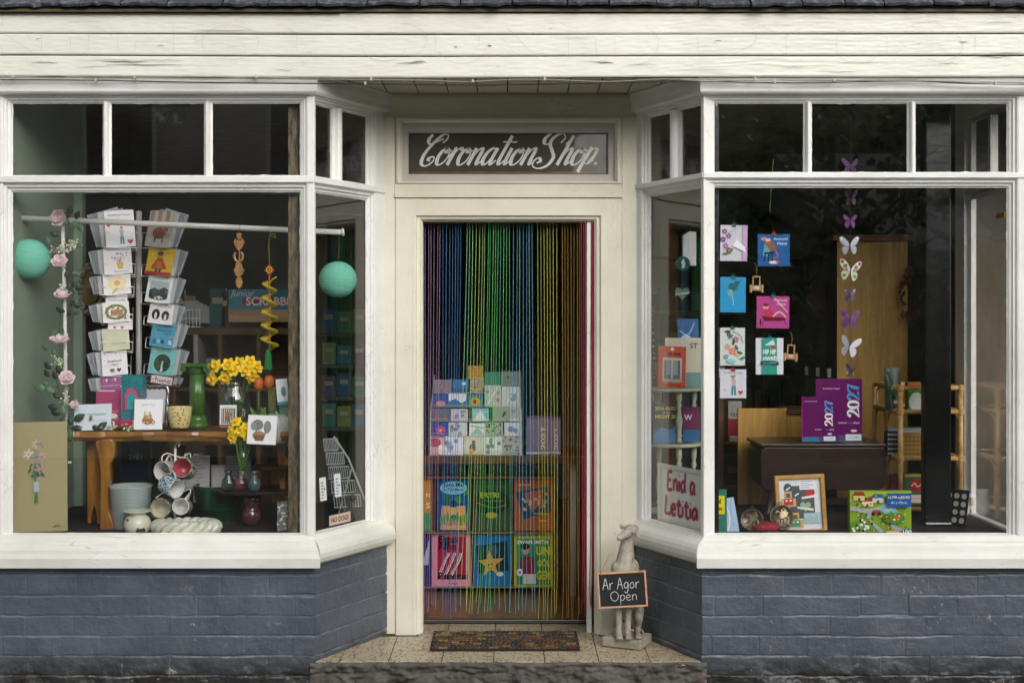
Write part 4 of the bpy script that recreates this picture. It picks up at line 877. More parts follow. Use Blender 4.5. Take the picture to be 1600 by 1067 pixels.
def b2(q): q.dots(40, ['#e6cf5a'], .016, seed=8); q.p([(.2, .25), (.8, .25), (.6, .62), (.42, .62)], '#a8401c'); q.e(.5, .74, .11, .11, '#b98a66'); q.e(.5, .79, .12, .08, '#4a2a1c'); q.p([(.36, .22), (.64, .22), (.6, .5), (.42, .5)], '#c0602a'); q.r(0, 0, 1, .12, '#a02026'); q.l([(.44, .24), (.42, .1)], .07, '#3a3a5a', 0); q.l([(.56, .24), (.58, .1)], .07, '#3a3a5a', 0); q.t('Penblwydd', .82, .82, .3, '#7a5010')
def b3(q): q.r(.12, .12, .88, .8, '#a9b6bd'); q.p([(.12, .45), (.3, .55), (.5, .48), (.7, .6), (.88, .5), (.88, .2), (.12, .2)], '#39464c'); q.e(.5, .22, .36, .12, '#2c3a30'); q.dots(12, ['#dfe0dc'], .03, (.3, .14, .7, .24), 3)
def b4(q): q.t('Penblwydd Hapus', .6, .84, .6, '#6a4a50'); q.e(.3, .45, .17, .26, '#1c1c1e'); q.e(.7, .42, .16, .24, '#1c1c1e'); q.e(.3, .38, .05, .18, '#e6e6e2'); q.e(.7, .34, .05, .16, '#e6e6e2'); q.r(0, 0, 1, .1, '#efefef')
def b5(q): q.t('PENBLWYDD', .55, .66, .66, '#17324a', bold=.02); q.t('hapus', .7, .54, .3, '#17324a'); [q.p([(.1+.17*k, .12+.03*(k % 3)), (.27+.17*k, .10+.05*(k % 2)), (.30+.15*k, .28), (.14+.16*k, .3)], ('#2c6a88', '#8cc4d6', '#1f4a6a', '#5a9ab4', '#a8d4e0')[k]) for k in range(5)]; q.dots(14, ['#3a7a98'], .012, seed=2)
def b6(q): q.t('Penblwydd Hapus', .5, .88, .55, '#3a6a72'); q.e(.52, .42, .33, .34, '#27402c'); q.e(.52, .32, .2, .2, '#8a9c96'); q.dots(24, ['#1c2c20', '#3f5a3c'], .07, (.26, .2, .78, .6), 6); q.p([(.5, .1), (.58, .1), (.55, .5), (.52, .5)], '#c4d4d2')
def b7(q): q.r(.04, .06, .96, .86, '#efe6e8'); q.t('HAPUS', .6, .35, .55, '#6a2030', bold=.02); q.dots(14, ['#7a3040', '#3a3a40'], .02, (.06, .1, .3, .8), 6)
for x0, y0, x1, y1, art, c, lab in [
    (222, 329, 267, 386, b1, '#9a948c', 'photo card of a brown dog before a pale wall, top right of the spinner'),
    (222, 387, 271, 430, b2, '#d4ae2a', 'yellow spotted card with a child in a red cape in the wire spinner'),
    (222, 431, 268, 473, b3, '#e8eaec', 'white card with a dark mountain lake photograph in the wire spinner'),
    (226, 474, 271, 506, b4, '#e9e8ea', 'white card with two black and white sheepdogs in the wire spinner'),
    (229, 503, 273, 542, b5, '#4f9cba', 'blue lettered card with a row of gift tags in the wire spinner'),
    (226, 543, 273, 585, b6, '#7cc0c0', 'turquoise card with a waterfall in a dark oval in the wire spinner'),
    (230, 586, 273, 600, b7, '#8a2a36', 'white card edged in dark red reading HAPUS low in the wire spinner')]:
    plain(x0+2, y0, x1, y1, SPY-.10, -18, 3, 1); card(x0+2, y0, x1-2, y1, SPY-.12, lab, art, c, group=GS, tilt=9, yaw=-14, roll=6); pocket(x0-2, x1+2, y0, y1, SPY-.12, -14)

# --- things on the bench
GB = 'cards propped on the wooden bench'
def c1(q): q.dots(80, ['#d4e0e6'], .01, seed=3); q.wr(.62, .6, .5, '#556'); q.wr(.66, .42, .5, '#e8ecf0'); q.e(.47, .45, .05, .09, '#6a6a2a')
card(115, 632, 173, 672, .215, 'pale blue white card leaning low at the left end of the wooden bench', c1, '#cfdbe4', group=GB, tilt=14, roll=-2)
def c2(q): q.t('Penblwydd', .6, .42, .5, '#d8a8b8'); q.e(.68, .3, .16, .07, '#e8dcd8'); q.e(.55, .34, .07, .05, '#e8dcd8'); q.r(.3, .22, .9, .24, '#c8a0b0'); q.r(.05, .97, .7, .995, '#e8d8c8')
card(148, 610, 190, 667, .27, 'magenta card with a small white dog standing on the wooden bench', c2, '#a03a68', group=GB, tilt=8)
def c3(q):
    q.r(0, .30, 1, 1, '#1f7c86'); q.dots(60, ['#2a929a', '#15646e'], .03, (.04, .62, .96, .98), 5); q.p([(.18, .32), (.18, .6), (.3, .72), (.5, .76), (.7, .72), (.82, .6), (.82, .32)], '#c04a78'); q.p([(.3, .32), (.3, .58), (.5, .68), (.7, .58), (.7, .32)], '#2a9aa2')
    q.r(0, .13, 1, .30, '#2c7888'); q.r(0, 0, 1, .13, '#c0284e'); q.r(0, .3, .06, .7, '#b84a74'); q.r(.94, .3, 1, .7, '#b84a74'); q.wr(.5, .45, .25, '#1a5a62')
o = card(190, 586, 223, 666, .25, 'tall teal and pink gift box with an arched window on the wooden bench', c3, '#1f7c86', 'gift_box', 'box', th=.06, tilt=0)
def c4(q): q.t('Diolch Fawr', .5, .82, .5, '#8a8890'); q.e(.48, .3, .20, .14, '#9c7040'); q.e(.48, .43, .15, .10, '#b48a58'); q.e(.48, .52, .12, .06, '#e8dcc8'); q.dots(16, ['#7a5a34', '#e6d8c0', '#5a6a3a', '#c89a68'], .03, (.33, .22, .64, .6), 8); q.e(.68, .24, .07, .07, '#8a7a66'); q.e(.68, .24, .04, .04, '#d8d0c4')
card(209, 624, 253, 671, .195, 'square white card with a brown cake stacked with cream on the bench', c4, '#efeef2', group=GB, tilt=8, yaw=2)
# wavy silver frame
o = empty('photo_frame', 'scalloped silver photo frame with a lilac mount on the bench', 'picture frame', at(*pt(242, 667, .30), 0, 9))
s_ = S(.3); fw, fh = 42/s_, 66/s_; L_ = []; n = 72
for i in range(n):
    t = 2*math.pi*i/n; c_, d_ = math.cos(t), math.sin(t); e_ = max(abs(c_), abs(d_)); k = 1+.035*math.sin(t*14); L_.append((fw/2*c_/e_*k, fh/2+fh/2*d_/e_*k))
inn = [(x*.72, fh/2+(z-fh/2)*.80) for x, z in L_]
MB().add([(x, -.004, z) for x, z in L_]+[(x, -.012, z) for x, z in [(x*.86, fh/2+(z-fh/2)*.9) for x, z in L_]]+[(x, -.003, z) for x, z in inn]+[(x, .006, z) for x, z in L_], [(i+k*n, (i+1) % n+k*n, (i+1) % n+(k+1)*n, i+(k+1)*n) for k in range(2) for i in range(n)]+[(i+3*n, (i+1) % n+3*n, (i+1) % n, i) for i in range(n)]).build('border', mat('#8f8a80', .25, .9), o, smooth=True)
q = Art(fw*.76, fh*.84); q.r(0, 0, 1, 1, '#b9b4c0'); q.e(.5, .42, .3, .26, '#6a5a80'); q.e(.5, .62, .2, .08, '#8a7a98')
q.V = [(x, y, z+fh*.08) for x, y, z in q.V]; q.build('mount', M_PRINT, o)
# cream pot with leaves
def pot_prof(r0, r1, h, th=.006): return [(r0*.92, 0), (r0, .006), ((r0+r1)/2*1.04, h*.45), (r1, h-.004), (r1-.001, h), (r1-th, h), ((r0+r1)/2-th, h*.4), (r0-th, .012), (0, .010)]
n_ = NT('leaf_print_glaze'); v_ = n_.obj(); vo = n_.n('TexVoronoi', feature='F1'); n_.set(vo.inputs['Vector'], v_); vo.inputs['Scale'].default_value = 75
c_ = n_.mix(n_.ramp(vo.outputs['Distance'], (.26, 1.), (.36, 0.)), hx('#d6c98c'), n_.ramp(n_.n('SeparateColor').outputs[0], (0., hx('#b04a2a')), (1., hx('#3f6a34'))))
sc_ = [x for x in n_.t.nodes if x.type == 'SEPARATE_COLOR'][0]; n_.t.links.new(vo.outputs['Color'], sc_.inputs[0]); n_.pbr(c_, .25)
s_ = S(.2); h_ = 33/s_
lathe_thing('plant_pot', 'small cream pot patterned with leaves on the bench', 'pot', 281, 668, .235, pot_prof(.043, .056, h_), n_.m)
# green column
o = empty('column_stand', 'glossy green ceramic column with a scrolled capital on the bench', 'column', at(*pt(308, 667, .30))); gr_ = mat('#3b6325', .16, var=.25, scale=14, coat=.5); s_ = S(.3); H = 100/s_
MB().lathe([(.052, 0), (.054, .012), (.046, .026), (.050, .034), (.049, .044), (.040, .05), (.039, .056)], 32).build('base', gr_, o, smooth=True)
MB().lathe([(.038, .055), (.036, H*.5), (.034, H-.05)], 64, None, None, True, lambda a_, t: 1-.05*abs(math.sin(a_*8))**.7).build('shaft', gr_, o, smooth=True)
m = MB(); m.box(-.062, .062, -.058, .058, H-.016, H); 
for x in (-1, 1): m.tube([(x*.054, -.05, H-.028), (x*.054, .05, H-.028)], .014, 14).tube([(x*.054, -.052, H-.028), (x*.054, -.05, H-.028)], .006, 10)
m.lathe([(.036, H-.052), (.044, H-.040), (.046, H-.016)], 28); m.build('capital', gr_, o, bevel=.002)
# large glass vase of daffodils
o = lathe_thing('glass_vase', 'large ribbed clear glass vase holding daffodils on the bench', 'vase', 366, 667, .32, [(.040, 0), (.050, .006), (.064, .05), (.074, .10), (.072, .14), (.058, .175), (.047, .20), (.052, .215), (.050, .215), (.045, .20), (.055, .175), (.068, .14), (.070, .10), (.060, .05), (.045, .012), (0, .010)], M_VGLASS, n=48, wob=lambda a_, t: 1+.035*abs(math.sin(a_*9)))
yel = mat('#f0d614', .6, var=.06, scale=30); yel2 = mat('#eec012', .6); stm = mat('#3c6a24', .5, var=.2)
def daffodil(px, py, Y, foot, r, face, label, group):
    o = empty('daffodil', label, 'flower', None, group); c = Vector(pt(px, py, Y)); n3 = Vector(face).normalized(); t1 = n3.cross(Vector((0, 0, 1))).normalized(); t2 = n3.cross(t1)
    m = MB()
    for i in range(6):
        an = 2*math.pi*i/6+rd.uniform(-.15, .15); ax = t1*math.cos(an)+t2*math.sin(an)+n3*rd.uniform(-.1, .2); petal(m, c-n3*.002*(i % 2), ax, n3, r*.40, r*1.05, rd.uniform(.05, .3))
    m.build('petals', yel, o, smooth=True, solid=.001)
    T = Matrix.Translation(c) @ n3.to_track_quat('Z', 'Y').to_matrix().to_4x4()
    MB().lathe([(r*.22, -.002), (r*.28, r*.25), (r*.30, r*.5), (r*.42, r*.66), (r*.38, r*.64), (r*.26, r*.45), (r*.2, r*.1), (0, r*.08)], 16, None, T, False, lambda a_, t: 1+.09*math.sin(a_*8)*(t > .3 and t < .7)).build('trumpet', yel2, o, smooth=True)
    ft = Vector(pt(foot[0], foot[1], Y+.02)); MB().tube(sp([tuple(c-n3*.004), tuple(c-n3*.02+Vector((0, .008, -.008))), tuple(c*.6+ft*.4+Vector((0, .02, .01))), tuple(ft)], 5), .0028, 6).build('stem', stm, o, smooth=True)
for px, py, f in [(338, 572, (-.3, -1, .2)), (357, 570, (.1, -1, .3)), (374, 568, (-.2, -1, .5)), (391, 566, (.2, -1, .4)), (400, 574, (.6, -.8, .2)), (333, 592, (-.6, -1, 0)), (352, 590, (0, -1, -.2)), (394, 589, (.4, -1, -.4)), (366, 580, (0, -.8, .7)), (384, 578, (.2, -1, .1))]:
    daffodil(px, py, .27+.02*(px % 3), (366+rd.uniform(-5, 5), 650), .034, f, 'yellow daffodil in the large clear glass vase on the bench', 'daffodils in the large glass vase')
for px, py, f in [(370, 659, (-.1, -.8, .7)), (362, 672, (-.7, -.8, 0)), (384, 668, (.3, -1, .2)), (374, 674, (0, -1, 0)), (396, 673, (.7, -.7, .1)), (386, 680, (.2, -1, -.3)), (364, 684, (-.4, -1, -.3))]:
    daffodil(px, py, .155, (378+rd.uniform(-3, 3), 735), .027, f, 'small yellow daffodil in the narrow glass vase beneath the bench edge', 'daffodils in the narrow glass vase')
lathe_thing('bud_vase', 'narrow clear glass vase with a small daffodil bunch', 'vase', 380, 748, .17, [(.020, 0), (.022, .01), (.016, .05), (.014, .09), (.020, .135), (.018, .135), (.012, .09), (.013, .05), (.017, .012), (0, .01)], M_VGLASS, n=24)
def c5(q): q.r(.08, .18, .92, .86, '#4a4a4c'); [q.r(.12+.13*k, .2, .17+.13*k, .84, '#d8d8d4') for k in range(6)]; q.e(.5, .58, .2, .14, '#a07048'); q.e(.5, .4, .12, .16, '#8a6040'); q.r(.0, 0, 1, .15, '#8a5a60'); q.wr(.5, .92, .6, '#445')
card(343, 633, 369, 668, .205, 'small striped card with a brown teddy beneath the daffodils', c5, '#e6e8e6', group=GB, tilt=6)
# wooden tulips
for px, py, g in [(404, 600, 0), (420, 597, 0)]:
    o = empty('wooden_tulip', 'orange wooden tulip on a green stem, %s one of the pair on the bench' % ('left' if px < 410 else 'right'), 'ornament', None, 'orange wooden tulips')
    c = Vector(pt(px, py, .28)); MB().lathe([(.003, -.030), (.017, -.024), (.023, -.006), (.021, .016), (.013, .031), (.010, .026), (0, .016)], 14, None, Matrix.Translation(c), False, lambda a_, t: 1+.08*math.sin(a_*3)).build('bloom', mat('#c4641a', .45), o, smooth=True)
    MB().tube([tuple(c-Vector((0, 0, .02))), (c.x, c.y+.005, PZ(664, .28))], .004, 8).build('stem', stm, o, smooth=True)
    for s_ in (-1, 1):
        mm_ = MB(); petal(mm_, (c.x, c.y, PZ(662, .28)), (s_*.45, 0, 1), (0, -1, 0), .012, .085, .15); mm_.build('leaf', mat('#5c8438', .5), o, smooth=True, solid=.003)
def c6(q): q.e(.34, .66, .20, .19, '#7c8080'); q.e(.2, .62, .1, .15, '#8e9292'); q.e(.68, .6, .13, .22, '#85898a'); q.l([(.6, .6), (.62, .4), (.56, .3)], .06, '#7a7e80'); q.e(.4, .3, .22, .16, '#a58462'); q.p([(.2, .32), (.62, .32), (.56, .12), (.28, .12)], '#7a5a3c'); q.e(.36, .7, .02, .02, '#222'); q.l([(.3, .5), (.3, .35)], .05, '#6a6e70', 0)
card(385, 649, 431, 694, .12, 'white card with two grey elephants leaning on the white ribbed gourd', c6, '#f1f1f3', group=GB, tilt=6, yaw=-4, roll=2)
# ribbed gourd
lathe_thing('gourd_ornament', 'white ribbed ceramic gourd behind the elephant card', 'ornament', 432, 693, .25, [(.0, 0), (.05, .004), (.068, .03), (.072, .075), (.060, .118), (.03, .138), (.006, .134), (.006, .15), (0, .15)], mat('#b4bdb4', .4, var=.15, scale=20), n=64, wob=lambda a_, t: 1-.10*abs(math.sin(a_*5)))
def c7(q): q.r(.0, 0, .5, 1, '#7a7a3c'); q.dots(30, ['#5a7a3a', '#b8a04a', '#2c4a2c', '#a85a3a'], .05, seed=9); q.r(.5, 0, 1, 1, '#1c3a34'); q.wr(.75, .8, .35, '#c8d0b0'); q.wr(.75, .7, .35, '#c8d0b0')
book(421, 605, 441, 648, .33, 'green leafy book standing behind the orange tulips', c7, '#3f5a34', .02)
def c8(q): q.r(.1, .1, .9, .9, '#dfe6ea'); q.e(.6, .5, .22, .2, '#6a7a86'); q.r(0, .0, 1, .12, '#4a8ab0')
card(434, 592, 452, 632, .17, 'white card with a grey blot beside the weathered corner post', c8, '#eef0f2', group=GB, tilt=4, roll=-6)
card(436, 632, 452, 662, .26, 'dull green card tucked behind the gourd by the post', lambda q: q.r(.1, .1, .9, .9, '#6a8a6a'), '#57765a', group=GB, tilt=3)
# --- hanging ornaments
# carved love spoon
o = empty('love_spoon', 'carved wooden love spoon hanging from the white pole', 'love spoon'); Y = .33; m = MB()
def out(pts, y0, y1, T=None): m.prism([(PX(x, Y), PZ(y, Y)) for x, y in sp(pts, 4, True)], y0, y1)
out([(370, 366), (374, 364), (378, 366), (377, 371), (379, 374), (372, 374), (371, 370)], .322, .334)
out([(374, 376), (381, 374), (381, 382), (374, 392), (367, 382), (367, 374)], .320, .336)
c = pt(373, 401, Y); m.tube([(c[0]+.020*math.cos(R(t)), Y-.004, c[2]+.024*math.sin(R(t))) for t in range(-230, 60, 15)], .0062, 8)
out([(370, 410), (376, 410), (380, 420), (381, 425), (366, 425), (368, 418)], .322, .334)
out([(368, 426), (380, 426), (376, 432), (371, 432)], .322, .334)
out([(374, 431), (379, 439), (378, 446), (374, 451), (370, 446), (369, 439)], .320, .336)
m.tube([pt(374, 392, .328), pt(374, 436, .328)], .0035, 6)
m.build('carving', M_LOVES, o, bevel=.0015); MB().tube([pt(374, 366, .328), (PX(375, .36), .36, pole(375)[2]+.012)], .0009, 5).build('string', mat('#3a3a3a', .8), o)
# crepe spiral
o = empty('paper_spiral', 'yellow crochet spiral with a red diamond and green tassel hanging from the pole', 'hanging ornament'); Y = .30; yw = mat('#cdb71c', .8, var=.2, scale=40, bump=.5, bscale=120)
m = MB(); v = []; f = []; N = 150
for i in range(N+1):
    t = i/N; an = t*2*math.pi*5.2; z = PZ(434, Y)+(PZ(545, Y)-PZ(434, Y))*t; c_ = PX(421, Y); r0, r1 = .010, .044*(.75+.25*t)
    v += [(c_+r0*math.cos(an), Y+r0*math.sin(an), z-.008), (c_+r1*math.cos(an), Y+r1*math.sin(an), z+.006)]
for i in range(N): f.append((2*i, 2*i+1, 2*i+3, 2*i+2))
m.add(v, f).build('spiral', yw, o, smooth=True, solid=.005)
MB().tube([pt(421, 430, Y), pt(421, 545, Y)], .004, 8).build('core', mat('#b8791e', .8), o)
MB().prism([(PX(x, Y), PZ(y, Y)) for x, y in [(413, 422), (421, 412), (429, 422), (421, 433)]], Y-.006, Y+.006).build('diamond', mat('#b23318', .8, bump=.5, bscale=120), o, bevel=.002)
m = MB(); [m.tube([(PX(421, Y)+.006*math.cos(t)+.007*math.cos(t), Y-.009, PZ(422, Y)+.013*math.sin(t)) for t in [2*math.pi*k/12 for k in range(12)]], .0028, 6, closed=True)]; m.ball((PX(421, Y), Y-.009, PZ(422, Y)), .004); m.build('knot', mat('#dcc81c', .8), o)
m = MB()
for k in range(26): an = k*2.4; m.tube([(PX(419, Y), Y, PZ(545, Y)), (PX(419, Y)+.012*math.cos(an), Y+.012*math.sin(an), PZ(553, Y)), (PX(419, Y)+.017*math.cos(an), Y+.017*math.sin(an), PZ(577, Y)+.004*math.sin(k))], .0018, 4)
m.ball((PX(419, Y), Y, PZ(549, Y)), .010); m.build('tassel', mat('#128a3c', .8), o)
MB().tube(sp([pt(421, 412, Y), pt(420, 385, Y), pt(422, 368, Y), pt(429, 366, Y), pt(430, 372, Y), pt(422, 366, Y), (PX(423, .41), .41, pole(423)[2]+.012)], 5), .0013, 5).build('cord', mat('#a2a83a', .8), o)

# --- under the bench
n_ = NT('ribbed_glaze'); v_ = n_.obj(); wv = n_.n('TexWave', wave_type='BANDS', bands_direction='Z', Scale=48, Distortion=1.0); n_.set(wv.inputs['Vector'], v_); n_.pbr(n_.mix(wv.outputs['Fac'], hx('#8d9b98'), hx('#a9b5b3')), .5, n_.bump(wv.outputs['Fac'], .35, .003))
s_ = S(.30); h_ = 74/s_
lathe_thing('planter', 'tall pale grey planter ribbed with fine rings below the bench', 'planter', 204, 832, .27, [(.078, 0), (.082, .004), (.096, h_-.012), (.100, h_-.004), (.098, h_), (.092, h_), (.078, .03), (0, .028)], n_.m, n=40)
o = empty('oil_burner', 'white glazed wax burner with a dish top before the grey planter', 'oil burner', at(*pt(215, 834, .13))); gl = mat('#c9cbb8', .2, coat=.4)
MB().lathe([(.036, 0), (.050, .006), (.060, .03), (.061, .055), (.050, .078), (.036, .088), (.036, .094), (.064, .104), (.066, .108), (.060, .109), (.03, .102), (0, .100)], 36).build('body', gl, o, smooth=True)
MB().lathe([(.020, 0), (.020, .006), (0, .006)], 24, None, Matrix.Translation((.028, -.050, .022)) @ Matrix.Rotation(R(68), 4, 'X') @ Matrix.Rotation(R(28), 4, 'Y')).build('opening', mat('#2a2013', .8), o); MB().ball((-.03, -.053, .072), .005).build('vent', mat('#2a2013', .8), o)
# mug stand with mugs
o = empty('mug_stand', 'pale wire mug tree hung with mugs below the bench', 'mug tree'); Y = .26; m = MB()
m.tube([pt(274, 700, Y), pt(273, 832, Y)], .006, 10); 
m.build('post', white_metal, o, smooth=True)
for pts in ([(273, 712), (262, 708), (254, 712), (253, 720)], [(273, 712), (286, 714), (296, 708), (298, 714)], [(273, 770), (286, 768), (297, 764), (297, 772)], [(273, 765), (255, 770), (243, 778)], [(273, 700), (276, 692), (281, 690), (279, 698)]):
    MB().tube([pt(x, y, Y-.02*k/6) for k, (x, y) in enumerate(sp(pts, 4))], .0025, 6).build('hook', white_metal, o, smooth=True)
MB().lathe([(.07, 0), (.07, .008), (.01, .016)], 24, None, at(PX(273, Y), Y, .557)).build('base', white_metal, o, smooth=True)
def mug(px, py, Y, face, outc, inc, label, up=(0, 0, 1), r=.046, h=.088):
    n3 = Vector(face).normalized(); T = Matrix.Translation(pt(px, py, Y)) @ n3.to_track_quat('Z', 'Y').to_matrix().to_4x4()
    o = empty('mug', label, 'mug', T, 'mugs on the mug tree')
    MB().lathe([(0, -h), (r*.9, -h), (r*.97, -h+.006), (r, -.004), (r, 0), (r-.0035, 0), (r-.0035, -.002)], 32, None, None, False).build('body', outc, o, smooth=True)
    MB().lathe([(r-.0036, -.001), (r-.005, -h+.008), (0, -h+.007)], 32, None, None, False).build('lining', inc, o, smooth=True)
    hd = T.to_3x3().inverted() @ Vector(up); an = math.atan2(hd.y, hd.x)
    MB().tube([((r-.002+.026*math.sin(math.pi*k/12))*math.cos(an), (r-.002+.026*math.sin(math.pi*k/12))*math.sin(an), -h*.2-h*.55*k/12) for k in range(13)], .0052, 8).build('handle', inc if inc is outc else outc, o, smooth=True)
crk = mat('#d6d6d0', .2, coat=.4); n_ = NT('blue_sprig_glaze'); v_ = n_.obj(); n_.pbr(n_.mix(n_.ramp(n_.noise(v_, 90, 4), (.48, 0.), (.56, 1.)), hx('#c9d6da'), hx('#2f6a88')), .2); blu = n_.m
n_ = NT('grey_sprig_glaze'); v_ = n_.obj(); n_.pbr(n_.mix(n_.ramp(n_.noise(v_, 80, 4), (.5, 0.), (.58, 1.)), hx('#b8b4ac'), hx('#5a4a48')), .2); gsp = n_.m
mug(284, 730, .19, (-.08, -1, .28), gsp, mat('#b4545c', .25), 'mug with a pink red inside hanging at the right of the mug tree', (0, 0, 1))
mug(253, 736, .26, (-.35, -1, .0), crk, crk, 'white mug hanging half hidden at the left of the mug tree', (.2, 0, 1))
mug(277, 764, .18, (.85, -.6, -.25), blu, crk, 'mug with a blue flowered outside in the middle of the mug tree', (-.1, 0, 1))
mug(250, 794, .19, (.0, -1, .06), gsp, mat('#c4bfa6', .25), 'mug with a cream inside at the lower left of the mug tree', (-.6, .3, -1))
mug(282, 791, .19, (.02, -1, .16), crk, crk, 'plain white mug at the lower right of the mug tree', (.5, 0, 1), .039)
mug(264, 722, .34, (.4, -.9, .2), mat('#7a2a34', .25), mat('#5a2028', .3), 'dark red mug at the back of the mug tree', (0, 0, 1))
# twisted basket
o = empty('twisted_dish', 'white ceramic dish with a twisted rope rim at the window sill', 'dish', at(*pt(291, 834, .12)))
m = MB()
for k in range(3):
    P = []
    for i in range(121):
        t = i/120*2*math.pi; tw = t*6+k*2*math.pi/3; rr = .105+.020*math.cos(tw); P.append((rr*math.cos(t)*1.18, rr*math.sin(t)*.55, .032+.020*math.sin(tw)))
    m.tube(P[:-1], .0175, 10, closed=True)
m.build('rope_rim', mat('#c2c6b4', .3, coat=.3), o, smooth=True); MB().lathe([(0, .004), (.09, .004), (.1, .012), (0, .012)], 28, None, Matrix.Diagonal((1.18, .55, 1, 1))).build('dish_floor', mat('#b4b8a6', .4), o)
s_ = S(.42); lathe_thing('planter', 'large dark green glazed planter at the back below the bench', 'planter', 342, 826, .44, [(.085, 0), (.09, .01), (.118, .195), (.122, .20), (.120, .214), (.112, .214), (.10, .05), (0, .04)], mat('#14452c', .2, coat=.5), n=36)
# tiered shelf stand
o = empty('tier_stand', 'dark wooden tiered stand with rounded shelves by the corner post', 'shelf')
for x0, x1, py, y0, y1 in ((398, 455, 693, .16, .42), (388, 455, 729, .22, .42), (326, 455, 768, .18, .44)):
    z = PZ(py, y0+.02); m = MB(); xa, xb = PX(x0, y0), PX(x1, y0)+.05; pl = [(xa+.05*(1-math.cos(t)), (y0+y1)/2-(y1-y0)/2*math.sin(t)) for t in [math.pi*k/10-math.pi/2 for k in range(11)]]; pl = [(xb, y1), (xb, y0)]+[(xa+.06-.06*math.cos(t), (y0+y1)/2-(y1-y0)/2*math.cos(t*1.0) if 0 else y0+(y1-y0)*k/10) for k, t in enumerate([math.pi*(k/10)-math.pi/2 for k in range(11)])]
    n = len(pl); m.add([(x, y, z) for x, y in pl]+[(x, y, z-.014) for x, y in pl], [list(range(n))[::-1], list(range(n, 2*n))]+[(i, (i+1) % n, n+(i+1) % n, n+i) for i in range(n)]); m.build('shelf', M_DARKW, o, bevel=.002)
MB().box(PX(342, .43), PX(347, .43), .42, .436, .557, PZ(768, .3)).build('leg', M_DARKW, o); MB().box(PX(448, .43), PX(455, .43), .42, .436, .557, PZ(640, .3)).build('leg', M_DARKW, o)
vp = lambda k: [(.020*k, 0), (.028*k, .008*k), (.033*k, .03*k), (.028*k, .055*k), (.014*k, .07*k), (.013*k, .085*k), (.020*k, .098*k), (.018*k, .098*k), (.010*k, .085*k), (.012*k, .07*k), (.025*k, .05*k), (.028*k, .02*k), (0, .008)]
zs = PZ(768, .2)
for px, k, mt, lab in ((357, .98, M_VSMOKE, 'small smoky glass bottle vase, left of three on the tiered stand'), (376, .98, M_VPINK, 'small pink ribbed glass vase between the smoky ones'), (397, .95, mat('#3e5055', .15, coat=.5), 'small dark grey blue vase, right of three on the tiered stand')):
    o = empty('bud_vase', lab, 'vase', at(PX(px, .22), .22, zs-.0), 'three little vases on the tiered stand'); MB().lathe(vp(k), 36, None, None, True, lambda a_, t: 1+.05*abs(math.sin(a_*6))).build('body', mt, o, smooth=True)
lathe_thing('gourd_vase', 'plum purple double gourd vase beneath the tiered stand', 'vase', 393, 820, .30, [(.02, 0), (.040, .01), (.048, .04), (.040, .072), (.030, .082), (.042, .10), (.046, .125), (.034, .15), (.016, .156), (0, .15)], mat('#4a2430', .15, coat=.6), n=32)
def c9(q): q.dots(40, ['#c9c6bc', '#5a6a54', '#a89a90', '#3a4a40', '#d8d4cc'], .10, (.05, .02, .95, .98), 12)
card(433, 783, 450, 829, .12, 'narrow floral card standing at the foot of the corner post', c9, '#6a706a', tilt=2)
def c10(q): [q.r(.15, .8-.09*k, .6+.2*((k*7) % 3)/2, .815-.09*k, '#5a5a60') for k in range(7)]; q.r(.1, .08, .5, .28, '#c8c8cc')
card(286, 712, 327, 765, .48, 'printed white sheet in a clear sleeve behind the mug tree', c10, '#b9b9bf', 'leaflet', 'leaflet', tilt=4)
card(330, 726, 352, 764, .50, 'blank white card standing behind the green planter', lambda q: q.r(.1, .1, .9, .9, '#c9c9cc'), '#a8a8ac', 'leaflet', 'leaflet')
card(353, 712, 392, 760, .50, 'white leaflet behind the narrow vase on the tiered stand', c10, '#8f8f98', 'leaflet', 'leaflet')
card(290, 678, 320, 708, .56, 'blank pale card hanging just below the bench top', lambda q: q.r(.08, .08, .92, .92, '#c0bfba'), '#aaa', 'leaflet', 'leaflet')
def c11(q): q.t('TEL', .5, .75, .4, '#8aa', bold=.01); q.t('2981', .5, .62, .5, '#8aa', bold=.01)
book(190, 690, 232, 752, .55, 'dark blue brochure standing behind the grey planter', c11, '#1c2a44', .02)
book(238, 690, 262, 760, .6, 'green brochure standing at the back behind the mug tree', lambda q: q.dots(8, ['#4a7a3a', '#2a4a5a'], .12, seed=2), '#2c4428', .02)
# --- back of the room behind the left window
o = empty('bookcase', 'brown wooden bookcase at the back of the room behind the left window', 'bookcase'); Y = 1.7
zt = PZ(512, Y); X0, X1 = PX(268, Y), PX(470, Y)
MB().box(X0, X1, Y, Y+.35, zt-.04, zt).build('top', M_BROWN, o); MB().box(X0, X1, Y+.33, Y+.35, 0, zt-.041).build('back', M_BROWN, o)
for p in (268, 302, 340, 400, 466): MB().box(PX(p, Y), PX(p, Y)+.025, Y+.004, Y+.33, .02, zt-.041).build('upright', M_BROWN if p != 302 else mat('#9a9a94', .6), o)
for p in (606, 690): MB().box(X0+.03, X1-.001, Y+.01, Y+.328, PZ(p, Y)-.02, PZ(p, Y)).build('shelf', M_BROWN, o)
def sbl(q): q.r(0, 0, 1, .38, '#b89a70'); q.e(.3, .3, .3, .12, '#a8845c'); q.e(.75, .28, .3, .14, '#caa97c'); q.r(0, .38, 1, 1, '#3f8aa8'); q.r(.2, .5, 1, .76, '#a52338'); q.t('SCRABBLE', .62, .63, .74, '#f0f0ea', bold=.03); q.t('Junior', .2, .85, .34, '#d8e6ea', shear=.3)
card(357, 452, 466, 503, Y-.02+.05, 'light blue board game box with a red title band on the bookcase', sbl, '#3f8aa8', 'game_box', 'box', th=.06)
